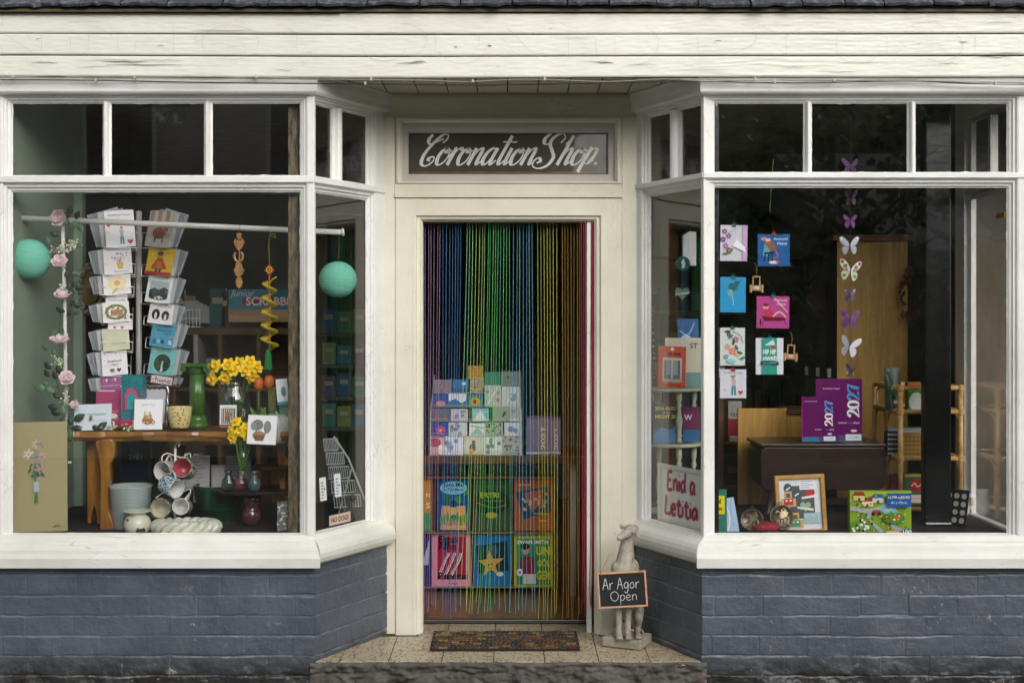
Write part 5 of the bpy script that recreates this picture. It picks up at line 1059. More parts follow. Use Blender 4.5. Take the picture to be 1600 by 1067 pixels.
for k, (x0, x1, y0, c, lab) in enumerate([(270, 288, 452, '#23345c', 'dark blue upright box at the left end of the bookcase top'), (290, 302, 462, '#8a6a2a', 'ochre soft toy box beside the dark blue box'), (328, 352, 450, '#1f5a58', 'dark teal book standing beside the board game'), (346, 356, 456, '#5a2030', 'thin wine red book beside the board game')]):
    book(x0, y0, x1, 511, Y+.04, lab, lambda q: q.r(.15, .6, .85, .75, '#aaa48a'), c, .05)
for k in range(9):
    x0 = 345+k*6; book(x0, 560+(k*7) % 18, x0+5, 605, Y+.05, 'slim dark book on the middle bookcase shelf', None, ('#23302a', '#3a2a22', '#2a3a4a', '#4a4a38')[k % 4], .12, group='slim books in the bookcase')
book(322, 560, 338, 600, Y+.05, 'white leaflet box on the middle bookcase shelf', None, '#8a8a94', .1)
o = empty('wire_basket', 'small white wire rack of cards on the bookcase', 'rack', at(*pt(300, 511, Y))); m = MB()
for k in range(6): m.tube([(-.05+.02*k, -.02, 0), (-.05+.02*k, -.02, .10)], .002, 4)
for z in (0, .05, .10): m.tube([(-.05, -.02, z), (.05, -.02, z), (.05, .06, z), (-.05, .06, z)], .002, 4, closed=True)
m.build('wire_frame', white_metal, o)
for k in range(4): card(285+k*6, 470+k*3, 310+k*6, 505, Y+.02+.012*k, 'pale card in the small wire rack on the bookcase', None, '#9aa0a0', group='cards in the small wire rack', tilt=5)
o = empty('straw_wreath', 'shell edged straw wreath with a yellow middle on the dark wall left of the spinner', 'wreath', at(PX(142, .92), .92, PZ(452, .92))); m = MB(); rd = random.Random(8)
for k in range(110): an = rd.uniform(0, 6.28); r_ = .125+rd.gauss(0, .008); m.ball((r_*.45*math.cos(an), rd.uniform(-.01, .01), r_*math.sin(an)), rd.uniform(.006, .011), 6, 4)
m.build('shell_ring', mat('#8f8672', .8), o, smooth=True); MB().lathe([(0, 0), (.05, .004), (.048, .01), (0, .012)], 20, None, Matrix.Rotation(R(90), 4, 'X') @ Matrix.Diagonal((.8, 1.9, 1, 1))).build('middle', mat('#6a5418', .8), o)
# wall plate and lights in the upper panes
o = empty('spotlight_bar', 'ceiling spotlight bar with white lamps trailing green cord behind the upper left panes', 'spotlight', at(PX(262, .9), .9, PZ(168, .9)))
MB().box(-.12, .12, -.01, .01, 0, .02).build('bar', mat('#2a2a2a', .5), o)
for x, an in ((-.06, 50), (.04, 80)): MB().lathe([(.010, 0), (.022, .02), (.026, .075), (.022, .075), (.018, .02), (0, .01)], 18, None, Matrix.Translation((x, -.01, -.01)) @ Matrix.Rotation(R(an+90), 4, 'Y')).build('lamp_head', mat('#c4c8c4', .4), o, smooth=True)
m = MB()
for k in range(4): m.tube([(-.02+.05*k*.6+.028*math.cos(t), -.03, -.075+.012*k+.035*math.sin(t)) for t in [2*math.pi*i/14 for i in range(14)]], .0035, 6, closed=True)
m.build('cord_loops', mat('#1c6a62', .6), o)
# --- behind the left splayed side
def onsl(px, off): # a point a little inside the side glass of the left bay
    k = (px-800)/FPX; T, L = panel(LA, LB); u = on_line(LA, LB, px); P = T @ Vector((u, off, 0)); return P.x, P.y
o = empty('wire_card_rack', 'leaning grey wire basket rack behind the splayed side window', 'card rack', at(PX(528, .55), .55, PZ(792, .55), 20))
s_ = S(.55); W2 = 66/s_/2; m = MB()
for row in range(5):
    z0 = .28-.065*row; wd = W2*(.55+.11*row); xo = -W2*.45+.012*row
    for i in range(11): x = xo-wd*.5+wd*1.25*i/10; m.tube([(x, -.01-.03*row, z0+.055), (x+.004, -.022-.03*row, z0)], .0022, 4)
    m.tube([(xo-wd*.5, -.01-.03*row, z0+.055), (xo+wd*.75, -.01-.03*row, z0+.055)], .0032, 5).tube([(xo-wd*.5, -.022-.03*row, z0), (xo+wd*.75, -.022-.03*row, z0)], .0032, 5)
m.build('wire_tiers', mat('#a9aca8', .35, .4), o)
MB().tube([(-W2*.2, 0, .345), (W2*.4, -.05, .24), (W2*1.1, -.14, .02)], .005, 8).tube([(W2*.55, -.06, .20), (-.02, -.12, -.01)], .004, 8).build('side_rail', mat('#b9bab4', .35, .4), o)
for k, (px, py, c) in enumerate([(505, 766, '#d8d8d4'), (528, 760, '#d4d6d8')]):
    def aw(q, k=k): [q.r(.15, .1+.13*i, .55, .16+.13*i, '#6a7a8a') for i in range(6)]; q.e(.7, .5, .1, .05, '#222')
    x, y = onsl(px, .05); sY = S(y); card(px-3, py-20, px+5, py+16, y, 'white hanging card of %s behind the splayed side window' % ('blue beads' if k == 0 else 'cream buttons'), aw, c, 'display_card', 'card', yaw=62, tilt=4)
o = empty('figurine', 'dark carved figurine crouching behind the no dogs notice', 'ornament', at(PX(545, .45), .45, .557)); MB().lathe([(.03, 0), (.034, .01), (.036, .05), (.026, .085), (.030, .10), (.024, .12), (0, .13)], 16).ball((.02, -.02, .11), .016).ball((-.02, -.02, .05), .018).build('body', mat('#3a3a38', .5), o, smooth=True)
T, L = panel(LA, LB); u0, u1 = on_line(LA, LB, 524), on_line(LA, LB, 557); zn = PZ(809, .2)
q = Art(u1-u0, .048); q.box(-(u1-u0)/2, (u1-u0)/2, 0, .001, 0, .048, '#b59a8c'); q.r(.03, .1, .97, .9, '#c9b2a4'); q.t('NO DOGS', .5, .5, .82, '#100e0c', h=.5, bold=.03)
tag(q.build('window_notice', M_PRINT, None, T @ Matrix.Translation(((u0+u1)/2, .034, .575))), 'small pink notice reading NO DOGS on the splayed side window', 'sign')
o = empty('shop_shelves', 'tall dark shelving deep in the room beside the doorway', 'shelves'); Y = 2.0
MB().box(PX(500, Y), PX(575, Y), Y+.3, Y+.32, 0, PZ(330, Y)).build('back', mat('#2a2c30', .8), o)
for p in (520, 570, 620, 668): MB().box(PX(500, Y), PX(575, Y), Y, Y+.3, PZ(p, Y)-.02, PZ(p, Y)).build('shelf', mat('#3a3630', .7), o)
cs = ['#2c4a6a', '#3a6a5a', '#6a7a4a', '#27567a', '#4a3a5a']
for j, p in enumerate((520, 570, 620, 668)):
    for k in range(3): book(503+24*k, p-38+(k*5+j*3) % 9, 524+24*k, p-1, Y+.03, 'dim book facing out on the dark shelving beside the doorway', lambda q: q.r(.2, .55, .8, .75, '#8a8a7a'), cs[(j*2+k) % 5], .03, group='books on the dark shelving')

# ================================================================== DOORWAY
cur = empty('chain_curtain', 'rainbow coloured bead chain curtain hanging across the open doorway', 'curtain')
CY = .60
MB().tube([(PX(660, CY), CY, PZ(343, CY)), (PX(930, CY), CY, PZ(343, CY))], .006, 8).build('rail', mat('#55524a', .4, .7), cur)
rd = random.Random(21); cm = {}
def strand(xt, xb, yb, c, r=.0013, CY=CY):
    if c not in cm: cm[c] = mat(c, .32, .35, var=.25, scale=60)
    top, bot = PZ(345, CY), PZ(yb, CY); xa, xz = PX(xt, CY), PX(xb, CY); L = top-bot; n = int(L/.0042); ph = rd.uniform(0, 6); y0 = rd.uniform(-.012, .012); P = []; Rr = []
    for i in range(n+1):
        t = i/n; e = max(0, (t-.82)/.18)
        P.append((xa+(xz-xa)*t**1.3+.0016*math.sin(t*9+ph)*t+e*e*.006*math.sin(ph*3+e*3), CY+y0+.002*math.sin(t*7+ph), top-L*t)); Rr.append(r*(1.35 if i % 2 else .72))
    MB().tube(P, Rr, 5).build('strand', cm[c], cur, smooth=True)
def bunch(x0, x1, n, xb0, xb1, cs, yb=(940, 962), r=.0013, CY=CY):
    for k in range(n):
        t = k/max(1, n-1); strand(x0+(x1-x0)*t+rd.uniform(-.9, .9), xb0+(xb1-xb0)*t+rd.uniform(-1.8, 1.8), rd.uniform(*yb), cs[k % len(cs)], r, CY)
bunch(665, 688, 6, 664, 680, ['#a083ac', '#8c74a4', '#b08eac'], (945, 966))
bunch(693, 721, 7, 690, 712, ['#4674ac', '#5288bc', '#5078a8'], (945, 968))
bunch(730, 738, 3, 711, 728, ['#9cd4aa', '#78c8ae', '#a4dc96'], (945, 960)); bunch(745, 758, 4, 728, 744, ['#a8d074', '#b8d878', '#a2c884'], (938, 960))
bunch(763, 774, 4, 748, 762, ['#60c46a', '#54b064', '#7ccc78'], (938, 962), .0014); bunch(778, 796, 5, 764, 796, ['#66c07c', '#5cb48a', '#88cc80'], (935, 958))
bunch(803, 832, 7, 800, 836, ['#68a8c0', '#5c9cb6', '#80bccc'], (950, 968)); bunch(840, 870, 7, 843, 872, ['#c8c068', '#b4bc62', '#d4cc6c'], (955, 968))
bunch(878, 906, 7, 880, 905, ['#b8904e', '#a4803e', '#c09844'], (955, 970)); bunch(908.5, 914.5, 3, 909, 914, ['#c23a54', '#d0506a'], (940, 962), .0015, .522); bunch(923.5, 926.5, 2, 923.5, 926, ['#b03048', '#c04058'], (930, 950), .0018, .522)
# table and racks inside the door
o = empty('shop_table', 'brown wooden table on pale legs just inside the doorway', 'table'); TY = 1.3; ZT_ = PZ(712, TY)
MB().box(PX(600, TY), PX(930, TY)+.1, TY, TY+.6, ZT_-.045, ZT_).build('top', M_BROWN, o, bevel=.003)
for p, y in ((732, TY+.45), (764, TY+.5), (895, TY+.05)): MB().box(PX(p, y)-.016, PX(p, y)+.018, y, y+.034, 0, ZT_-.046).build('leg', mat('#9a948a', .6), o)
rk = empty('tiered_card_rack', 'tiered clear rack of bright greeting cards on the table inside the door', 'card rack'); RY = 1.36
for k, py in enumerate((711, 681, 659, 637, 616)):
    MB().box(PX(674, RY), PX(814, RY), RY-.02+.045*k, RY+.02+.045*k, PZ(py, RY)-.004, PZ(py, RY)).build('tier', mat('#b9bcb8', .3, .5), rk)
for p in (673, 814):
    MB().tube([(PX(p, RY), RY-.03, PZ(712, RY)), (PX(p, RY), RY+.02, PZ(640, RY)), (PX(p if p > 700 else 676, RY), RY+.16, PZ(588, RY))], .003, 6).build('side_wire', wire, rk)
for py in (704, 676, 654, 632): MB().tube([(PX(675, RY-.03), RY-.035, PZ(py, RY)), (PX(813, RY-.03), RY-.035, PZ(py, RY))], .0016, 5).build('front_wire', wire, rk)
GD = 'greeting cards in the tiered rack inside the door'
def painted_glare(q): q.l([(.2, .15), (.45, .5), (.8, .9)], .05, '#ffffff'); q.l([(.55, .1), (.8, .45)], .03, '#f4f8fa')  # white strokes painted as glare on the wrapping
def fl(cs, n=9, seed=1): return lambda q: [q.flower(random.Random(seed*31+k).uniform(.15, .85), random.Random(seed*17+k*3).uniform(.15, .85), .10, cs[k % len(cs)]) for k in range(n)]
CR = [(678, 593, 706, 614, 4, '#8a8490', fl(['#c05a80', '#7a4a70'], 4, 2), 'grey card with pink flowers in the top left of the tiered rack'),
 (707, 593, 732, 614, 4, '#2a7ab0', lambda q: (q.r(0, 0, 1, .35, '#1a5a8a'), q.e(.7, .7, .14, .12, '#d8e6ee')), 'bright blue seascape card in the top row of the tiered rack'),
 (731, 571, 755, 592, 5, '#c88a1c', lambda q: q.dots(12, ['#e6b040', '#a8660c'], .05, seed=4), 'plain orange card standing highest in the tiered rack'),
 (735, 590, 756, 615, 4, '#b9a890', lambda q: q.dots(40, ['#6a4a30', '#d8c8a8', '#3a2a1c'], .05, seed=5), 'brown patterned card below the orange one in the tiered rack'),
 (757, 581, 782, 602, 5, '#2c8a72', lambda q: q.r(.1, .1, .9, .9, '#338f78'), 'teal card at the top of the tiered rack'),
 (783, 580, 814, 603, 5, '#8a948c', lambda q: q.e(.35, .6, .06, .08, '#4a3a3a'), 'dull grey card at the top right of the tiered rack'),
 (676, 616, 701, 636, 3, '#1f4a9a', lambda q: (q.e(.5, .3, .3, .2, '#d87a90'), q.r(.3, .1, .75, .3, '#c8a040')), 'deep blue card with a pink cake in the tiered rack'),
 (700, 615, 729, 636, 3, '#e2e8ee', lambda q: (q.p([(0, 0), (1, 0), (1, .5), (.7, .3), (.4, .62), (0, .4)], '#2f6ab0'), q.r(0, 0, 1, .18, '#3f8a5a')), 'white card with blue hills in the tiered rack'),
 (730, 616, 755, 637, 3, '#2a6aa8', lambda q: (q.e(.5, .45, .4, .4, '#4fa04a'), q.e(.5, .45, .27, .3, '#d8b02a'), q.e(.5, .45, .14, .18, '#8a2a1c')), 'blue card with a red and yellow sunflower in the tiered rack'),
 (757, 602, 783, 637, 3, '#cfd6d0', lambda q: (fl(['#6fae8a', '#c04a5a', '#e0d8c0'], 6, 4)(q), painted_glare(q)), 'tall cellophane wrapped card with a white cat in the tiered rack'),
 (784, 604, 814, 637, 3, '#dfe6e8', lambda q: (q.e(.6, .5, .2, .2, '#9ab0b8'), painted_glare(q)), 'tall cellophane wrapped white card at the right of the tiered rack'),
 (676, 638, 703, 659, 2, '#6a6a78', fl(['#a85a6a', '#4a6a9a'], 5, 6), 'dark grey flowered card in the third row of the tiered rack'),
 (704, 639, 731, 659, 2, '#d8d2de', fl(['#a89ac0', '#8a7ab0'], 6, 7), 'pale lilac flowered card in the tiered rack'),
 (737, 638, 764, 659, 2, '#8ccbe0', lambda q: (q.p([(.05, .05), (.5, .85), (.95, .05)], '#f0f4f6'), q.l([(.1, .6), (.9, .75)], .05, '#e8f0f4')), 'sky blue card with a white sail shape in the tiered rack'),
 (770, 636, 796, 659, 2, '#a9b8a4', lambda q: [q.leaf(.6+.05*k, .4+.08*k, .12, 30+50*k, '#2c4a2c') for k in range(4)], 'sage card with a dark leaf sprig in the tiered rack'),
 (795, 635, 813, 659, 2, '#c9cccb', lambda q: (q.r(.1, .0, .9, .25, '#f0f2f2'), q.e(.4, .7, .2, .12, '#b0a8a0')), 'light grey narrow card in the third row of the tiered rack'),
 (676, 660, 701, 681, 1, '#1c3fa0', lambda q: q.flower(.5, .4, .3, '#c83a8a'), 'royal blue card with one magenta flower in the tiered rack'),
 (701, 660, 730, 681, 1, '#d9dbe2', fl(['#8a9ac8', '#6a6a88'], 7, 9), 'white card with small grey blue flowers in the tiered rack'),
 (733, 661, 758, 681, 1, '#eef2f2', lambda q: (q.p([(.1, .1), (.5, .7), (.9, .1)], '#9ac8d0'), q.l([(.1, .8), (.9, .6)], .06, '#5aa890')), 'white card with a pale blue peak in the tiered rack'),
 (758, 660, 786, 681, 1, '#b8c2b0', lambda q: q.dots(26, ['#2c3a2c', '#6a3a3a', '#3f6a4a'], .05, seed=9), 'sage card speckled with dark berries in the tiered rack'),
 (788, 660, 813, 681, 1, '#eef0f4', lambda q: (q.e(.4, .5, .2, .22, '#7f92c0'), q.e(.7, .4, .15, .2, '#8a9ac8')), 'white card with two lilac birds in the tiered rack'),
 (672, 683, 696, 711, 0, '#d8a8b4', lambda q: (q.e(.3, .7, .4, .25, '#a83a58'), q.e(.8, .3, .3, .3, '#efe0e4')), 'pink swirled card in the bottom left of the tiered rack'),
 (694, 682, 724, 711, 0, '#e6e9f2', fl(['#6f9ac0', '#9ab8d4'], 7, 12), 'white card with blue cornflowers in the bottom row of the tiered rack'),
 (725, 682, 755, 711, 0, '#dcdcc4', lambda q: (q.r(.0, .0, 1, .06, '#c8b020'), q.e(.45, .4, .18, .22, '#3a5a88'), q.e(.5, .68, .1, .12, '#7a5a48'), q.e(.38, .22, .14, .14, '#d8a81c')), 'cream card with a yellow skirted fairy in the bottom row of the tiered rack'),
 (755, 682, 784, 711, 0, '#e9eeea', fl(['#4f9a5a', '#3a7a9a'], 8, 14), 'white card with green sprigs in the bottom row of the tiered rack'),
 (784, 682, 813, 711, 0, '#b9bdb6', lambda q: q.dots(22, ['#a83a4a', '#3a4a7a', '#4a3a5a', '#3f7a4a'], .05, seed=15), 'grey card dotted with red and blue berries at the bottom right of the tiered rack')]
for x0, y0, x1, y1, k, c, art, lab in CR: card(x0, y0, x1, y1, RY-.012+.045*k, lab, art, c, group=GD, tilt=7)
def dia(q): figures(q, '2027', .82, .12, .72, .16, ['#efeaf0']*4); q.r(0, 0, 1, .05, '#d8d4da'); q.r(0, .92, 1, 1, '#7a5088')
book(823, 650, 858, 709, 1.40, 'pale purple diary in a clear cover beside the tiered card rack', dia, '#8a7a98', .02, tilt=5); book(850, 652, 876, 709, 1.43, 'second pale purple diary tucked behind the first beside the tiered rack', dia, '#85749a', .02, tilt=5)
o = empty('book_rack', 'pale wooden two-shelf book rack facing the doorway', 'book rack'); BY = 1.43
MB().box(PX(640, BY), PX(868, BY), BY+.06, BY+.08, .012, PZ(742, BY)).build('back_board', M_BROWN, o)
for py in (745, 831, 916): MB().box(PX(640, BY), PX(868, BY), BY-.01, BY+.06, PZ(py, BY)-.006, PZ(py, BY)+.001).build('ledge', mat('#8a6a40', .5), o)
for p in (675, 735, 800, 866): MB().box(PX(p, BY)-.002, PX(p, BY)+.002, BY+.035, BY+.059, .02, PZ(746, BY)).build('divider', mat('#7d5c34', .5), o)
GR = 'books facing out in the book rack'
def k1(q): q.dots(10, ['#3f8a3a', '#2c6a2c'], .10, (.05, .55, .95, .95), 3); q.e(.5, .82, .42, .13, '#7fc0dc'); q.t('Jona Mai', .5, .87, .62, '#14304a', bold=.02); q.t('ar Trip Mawr', .5, .78, .62, '#14304a', bold=.02); q.p([(.1, .02), (.9, .02), (.86, .48), (.14, .48)], '#d8a060'); q.e(.5, .5, .10, .09, '#2a1a14'); q.r(.42, .3, .58, .45, '#d8b83a'); q.r(.42, .22, .58, .3, '#27406a'); [q.e(.12+.1*k, .2+.03*(k % 3), .04, .1, '#4f9a3a') for k in range(9)]; q.wr(.5, .13, .6, '#1c2c3a')
book(683, 748, 734, 829, BY, 'blue picture book with a child under leafy trees, upper row of the book rack', k1, '#1f4f8a', .015, group=GR, tilt=4)
def k2(q): q.r(0, 0, 1, .35, '#3f4a3a'); q.e(.5, .55, .5, .24, '#20302a'); q.wr(.5, .86, .7, '#5a6a4a'); q.t('ERYRI', .45, .69, .5, '#c2b43a', bold=.02); q.wr(.55, .58, .5, '#8a9a60'); q.l([(.1, .55), (.5, .45), (.9, .5)], .03, '#7a7a34'); q.e(.5, .3, .16, .06, '#c0941c')
book(739, 749, 797, 829, BY, 'dark green mountain book lettered in yellow, upper row of the book rack', k2, '#2c4a36', .015, group=GR, tilt=4)
def k3(q): q.p([(.04, .74), (.88, .86), (.94, .36), (.24, .22)], '#27445c'); q.p([(.25, .72), (.72, .8), (.8, .45), (.4, .4)], '#a85a4a'); q.dots(24, ['#c8884a', '#3f7a8a', '#d8a878', '#5a2a3a'], .04, (.14, .34, .86, .74), 6); q.wr(.25, .88, .3, '#e8d8b8'); q.wr(.66, .33, .34, '#e8c878'); q.wr(.72, .19, .2, '#e8d0a8')
book(803, 748, 866, 829, BY, 'orange book with a tilted street scene, upper row of the book rack', k3, '#a8541c', .015, group=GR, tilt=4)
book(655, 750, 673, 829, BY, 'yellow and green book half hidden at the left end of the upper row', lambda q: (q.r(0, 0, 1, .35, '#3f8a5a'), q.t('N', .75, .7, .3, '#f0e8c8', bold=.03), q.t('S', .75, .5, .3, '#f0e8c8', bold=.03)), '#c88a1c', .015, group=GR, tilt=4)
def k4(q): q.r(.14, .13, .88, .92, '#a31f38'); [q.l([(.16+.05*k, .2), (.3+.06*k, .45+.03*(k % 3)), (.42+.05*k, .62)], .03, ('#d8a0a8', '#e8d0d0', '#7a1428')[k % 3]) for k in range(9)]; q.t('Elgan', .42, .85, .5, '#1a1014', bold=.035); q.t('Rhys', .40, .72, .44, '#1a1014', bold=.035); q.t('Pleserau', .55, .2, .78, '#1a1014', bold=.035); q.wr(.55, .06, .25, '#1a1014')
book(675, 832, 735, 916, BY, 'pink bordered book with a crimson cover picture, lower row of the book rack', k4, '#cf8fa2', .015, group=GR, tilt=4)
def k5(q): q.p([(.06, .74), (.92, .84), (.96, .3), (.14, .24)], '#142c44'); q.wr(.28, .89, .34, '#153f78'); q.e(.5, .66, .16, .12, '#3a5a6a'); c = (.45, .42); q.p([(c[0]+(.34 if k % 2 == 0 else .15)*math.cos(R(95+36*k))*(1.25 if k == 8 else 1), c[1]+(.26 if k % 2 == 0 else .11)*math.sin(R(95+36*k))) for k in range(10)], '#cfa04a'); q.e(.41, .4, .02, .018, '#222'); q.e(.5, .42, .02, .018, '#222'); q.l([(.4, .35), (.46, .33), (.51, .36)], .015, '#5a2a14'); q.e(.72, .23, .10, .04, '#d8dcd8')
book(740, 832, 797, 916, BY, 'blue book with a smiling yellow star, lower row of the book rack', k5, '#2068a8', .015, group=GR, tilt=4)
def k6(q): q.r(.07, .04, .93, .88, '#2f8a4a'); q.wr(.45, .945, .7, '#2a3a14'); q.t('EWAN SMITH', .48, .82, .78, '#e6ecd8', bold=.03); q.t('UN', .75, .66, .36, '#c8cc2c', h=.16, bold=.03); q.t('GÔL', .76, .45, .32, '#c8cc2c', h=.14, bold=.03); q.t('GEM', .76, .22, .36, '#c8cc2c', h=.16, bold=.03); q.e(.30, .68, .1, .09, '#c99a7a'); q.e(.29, .74, .11, .06, '#3a2418'); q.p([(.12, .24), (.54, .24), (.52, .56), (.18, .56)], '#8a2440'); q.e(.15, .27, .08, .07, '#e6e6e6'); q.e(.15, .27, .03, .026, '#1c1c1c'); q.r(.24, .06, .56, .24, '#d8d8d8')
book(803, 832, 864, 917, BY, 'yellow bordered football story book with a player in claret, lower row of the rack', k6, '#b4b02a', .015, group=GR, tilt=4)
book(655, 833, 673, 916, BY, 'dark violet book half hidden at the left end of the lower row', lambda q: q.p([(.2, .4), (.9, .9), (.8, .4)], '#b8b0d0'), '#2c2060', .015, group=GR, tilt=4)
# ================================================================== RIGHT WINDOW
# poster inside the splayed side
TR, LR = panel(RA, RB)
def onsr(px): u = on_line(RA, RB, px); P = TR @ Vector((u, 0, 0)); return u, P.y
u0, y0_ = onsr(1014); u1, y1_ = onsr(1090); zt_, zb_ = PZ(722, y0_+.04), .566
pw, ph_ = u1-u0+.02, zt_-zb_
o = empty('window_poster', 'white framed poster hand lettered Enid a Letitia in the splayed side of the right window', 'poster', TR @ Matrix.Translation(((u0+u1)/2+.012, .055, zb_)))
q = Art(pw, ph_); q.box(-pw/2, pw/2, 0, .004, 0, ph_, '#dfe4dc'); q.r(.08, .04, .96, .90, '#e9ece2')
hand(q, 'Enid a', .17, .56, .56, .20, '#a8165a', .040); hand(q, 'Letitia', .13, .14, .66, .19, '#a8165a', .040)
q.build('sheet', M_PRINT, o)
m = MB(); ring(m, -pw/2, pw/2, 0, ph_, (.018, .018, .012, .018), [(0, .004), (0, -.008), (1, -.008), (1, -.001)]); m.build('frame', mat('#dcdcd6', .4), o, bevel=.001)
# white turned stand behind it
WY = .52; o = empty('turned_stand', 'cream painted two-tier stand with turned spindles behind the side poster', 'stand'); cr = mat('#bfc0a8', .4, var=.1)
def tier(py, px0, px1):
    z = PZ(py, WY); x0, x1 = PX(px0, WY), PX(px1, WY); n = 28; pl = [((x0+x1)/2+(x1-x0)/2*math.cos(t)*(1+.05*math.cos(4*t)), WY+.10+.12*math.sin(t)) for t in [2*math.pi*i/n for i in range(n)]]
    MB().add([(x, y, z) for x, y in pl]+[(x, y, z-.016) for x, y in pl], [list(range(n)), list(range(2*n-1, n-1, -1))]+[((i+1) % n, i, n+i, n+(i+1) % n) for i in range(n)]).build('shelf', cr, o, bevel=.004)
tier(607, 1012, 1100); tier(694, 1016, 1100); tier(800, 1016, 1100)
def spindle(px, y, pt_, pb_):
    z0, z1 = PZ(pb_, y), PZ(pt_, y); h = z1-z0; pr = [(.013, 0), (.013, .08), (.008, .1), (.016, .14), (.010, .18), (.013, .3), (.018, .42), (.012, .55), (.009, .68), (.015, .74), (.009, .78), (.014, .86), (.014, 1)]
    MB().lathe([(r, t*h) for r, t in pr], 16, None, at(PX(px, y), y, z0)).build('spindle', cr, o, smooth=True)
for px, y in ((1061, WY+.02), (1030, WY+.14), (1084, WY+.14)): spindle(px, y, 612, 692); spindle(px, y, 699, 798)
def sali(q): q.t('Sali Mali', .55, .82, .5, '#1a1210', bold=.02); q.e(.5, .93, .07, .045, '#f0e8e0'); q.r(.16, .12, .86, .72, '#c9c4bc'); q.r(.22, .18, .80, .66, '#5a6a70'); q.r(.3, .3, .72, .66, '#8c9aa0'); q.r(.48, .18, .53, .66, '#c9c4bc'); q.r(.16, .12, .86, .2, '#a8a8a4'); q.wr(.5, .05, .6, '#2a1410')
book(1027, 541, 1071, 605, WY+.02, 'orange red picture book with a grey window on its cover on the cream stand', sali, '#c2431c', .012, tilt=5, yaw=10, roll=3)
card(1040, 528, 1096, 605, WY+.07, 'cream card lettered with an S behind the orange picture book', lambda q: (q.t('ST', .8, .84, .22, '#222', bold=.02), q.r(.0, .0, 1, .3, '#7aa0a0')), '#ddd6c0', group=None, tilt=5)
card(1059, 498, 1092, 560, WY+.11, 'blue patterned card rising behind the cream card on the stand', lambda q: (q.e(.4, .4, .3, .2, '#cfe0f0'), q.l([(.1, .7), (.5, .6), (.8, .9)], .05, '#bcd4ea')), '#2a6aa8', tilt=4)
def gd(q): q.r(0, 0, 1, .35, '#16507c'); q.p([(0, .2), (.3, .4), (.55, .28), (.8, .45), (1, .3), (1, 0), (0, 0)], '#2f7cb0'); q.t('2026 GUIDE', .48, .84, .82, '#d8d84a', bold=.02); q.t('to the', .45, .74, .3, '#c8c88a'); q.t('NIGHT SKY', .5, .64, .86, '#d8d84a', bold=.02); q.dots(10, ['#e8f0ff'], .008, (.05, .4, .95, .6), 3)
book(1021, 628, 1066, 692, WY+.02, 'dark blue guide to the night sky on the lower tier of the cream stand', gd, '#0f1c30', .02, tilt=5)
book(1068, 636, 1094, 690, WY+.05, 'purple book with a white W on the lower tier of the cream stand', lambda q: (q.t('W', .3, .7, .5, '#e8e0e8', bold=.03), q.r(0, 0, 1, .35, '#3a6a9a')), '#7a2a5a', .02, tilt=5)
o = empty('bead_necklace', 'pale shell bead necklace hanging at the inner edge of the splayed side window', 'necklace'); m = MB(); Y = .56
for x, y in sp([(1016, 470), (1011, 540), (1009, 600), (1013, 636), (1019, 620), (1021, 560), (1018, 480)], 9): m.ball(pt(x, y, Y), rd.uniform(.005, .0095), 7, 5)
m.build('beads', mat('#9a978c', .4), o, smooth=True); MB().tube([pt(1016, 472, Y), pt(1017, 400, Y)], .001, 4).build('string', mat('#888', .8), o)
o = empty('round_ornament', 'round teal ornament with a white figure hanging before white cards in the side window', 'hanging ornament', at(PX(1067, .42), .42, PZ(412, .42)))
MB().lathe([(0, 0), (.034, 0), (.034, .006), (0, .006)], 28, None, Matrix.Rotation(R(90), 4, 'X')).build('disc', mat('#1c5a5a', .4, var=.3, scale=90), o)
MB().prism([(x*.01, z*.01) for x, z in sp([(-.3, 1.8), (.5, 2.0), (.6, 1.0), (1.0, -.2), (.5, -2), (-.6, -2.2), (-.5, -.5), (-.9, .4)], 3, True)], -.011, -.007).build('figure', mat('#d8dcd8', .5), o); MB().tube([(0, 0, .034), (.004, 0, .14)], .001, 4).build('string', mat('#888', .8), o)
o = empty('heart_ornament', 'sage green heart ornament with a cream banner hanging in the side window', 'hanging ornament', at(PX(1066, .42), .42, PZ(458, .42))); a = Art(.07, .07); a.heart(.5, .5, .45, '#000')
MB().prism([(x*.0023*16*math.sin(0)+.0021*16*math.sin(t)**3*1, .0021*(13*math.cos(t)-5*math.cos(2*t)-2*math.cos(3*t)-math.cos(4*t))) for t, x in [(2*math.pi*i/28, 0) for i in range(28)]], 0, .006).build('heart', mat('#6f9a86', .5), o, bevel=.001)
MB().prism([(-.036, -.012), (.030, -.004), (.036, .006), (-.030, -.002)], -.006, -.002).build('banner', mat('#d8d2b8', .6), o); MB().tube([(-.01, 0, .02), (0, 0, .06), (.01, 0, .02)], .0012, 5).build('twine', mat('#7a6a4a', .9), o)
for k in range(4): card(1066+3*k, 368-2*k, 1080+3*k, 415, .46+.012*k, 'white card on edge hanging behind the round teal ornament', None, '#d2d5d8', 'hanging_card', 'card', 'white cards hanging in the side window', yaw=50)

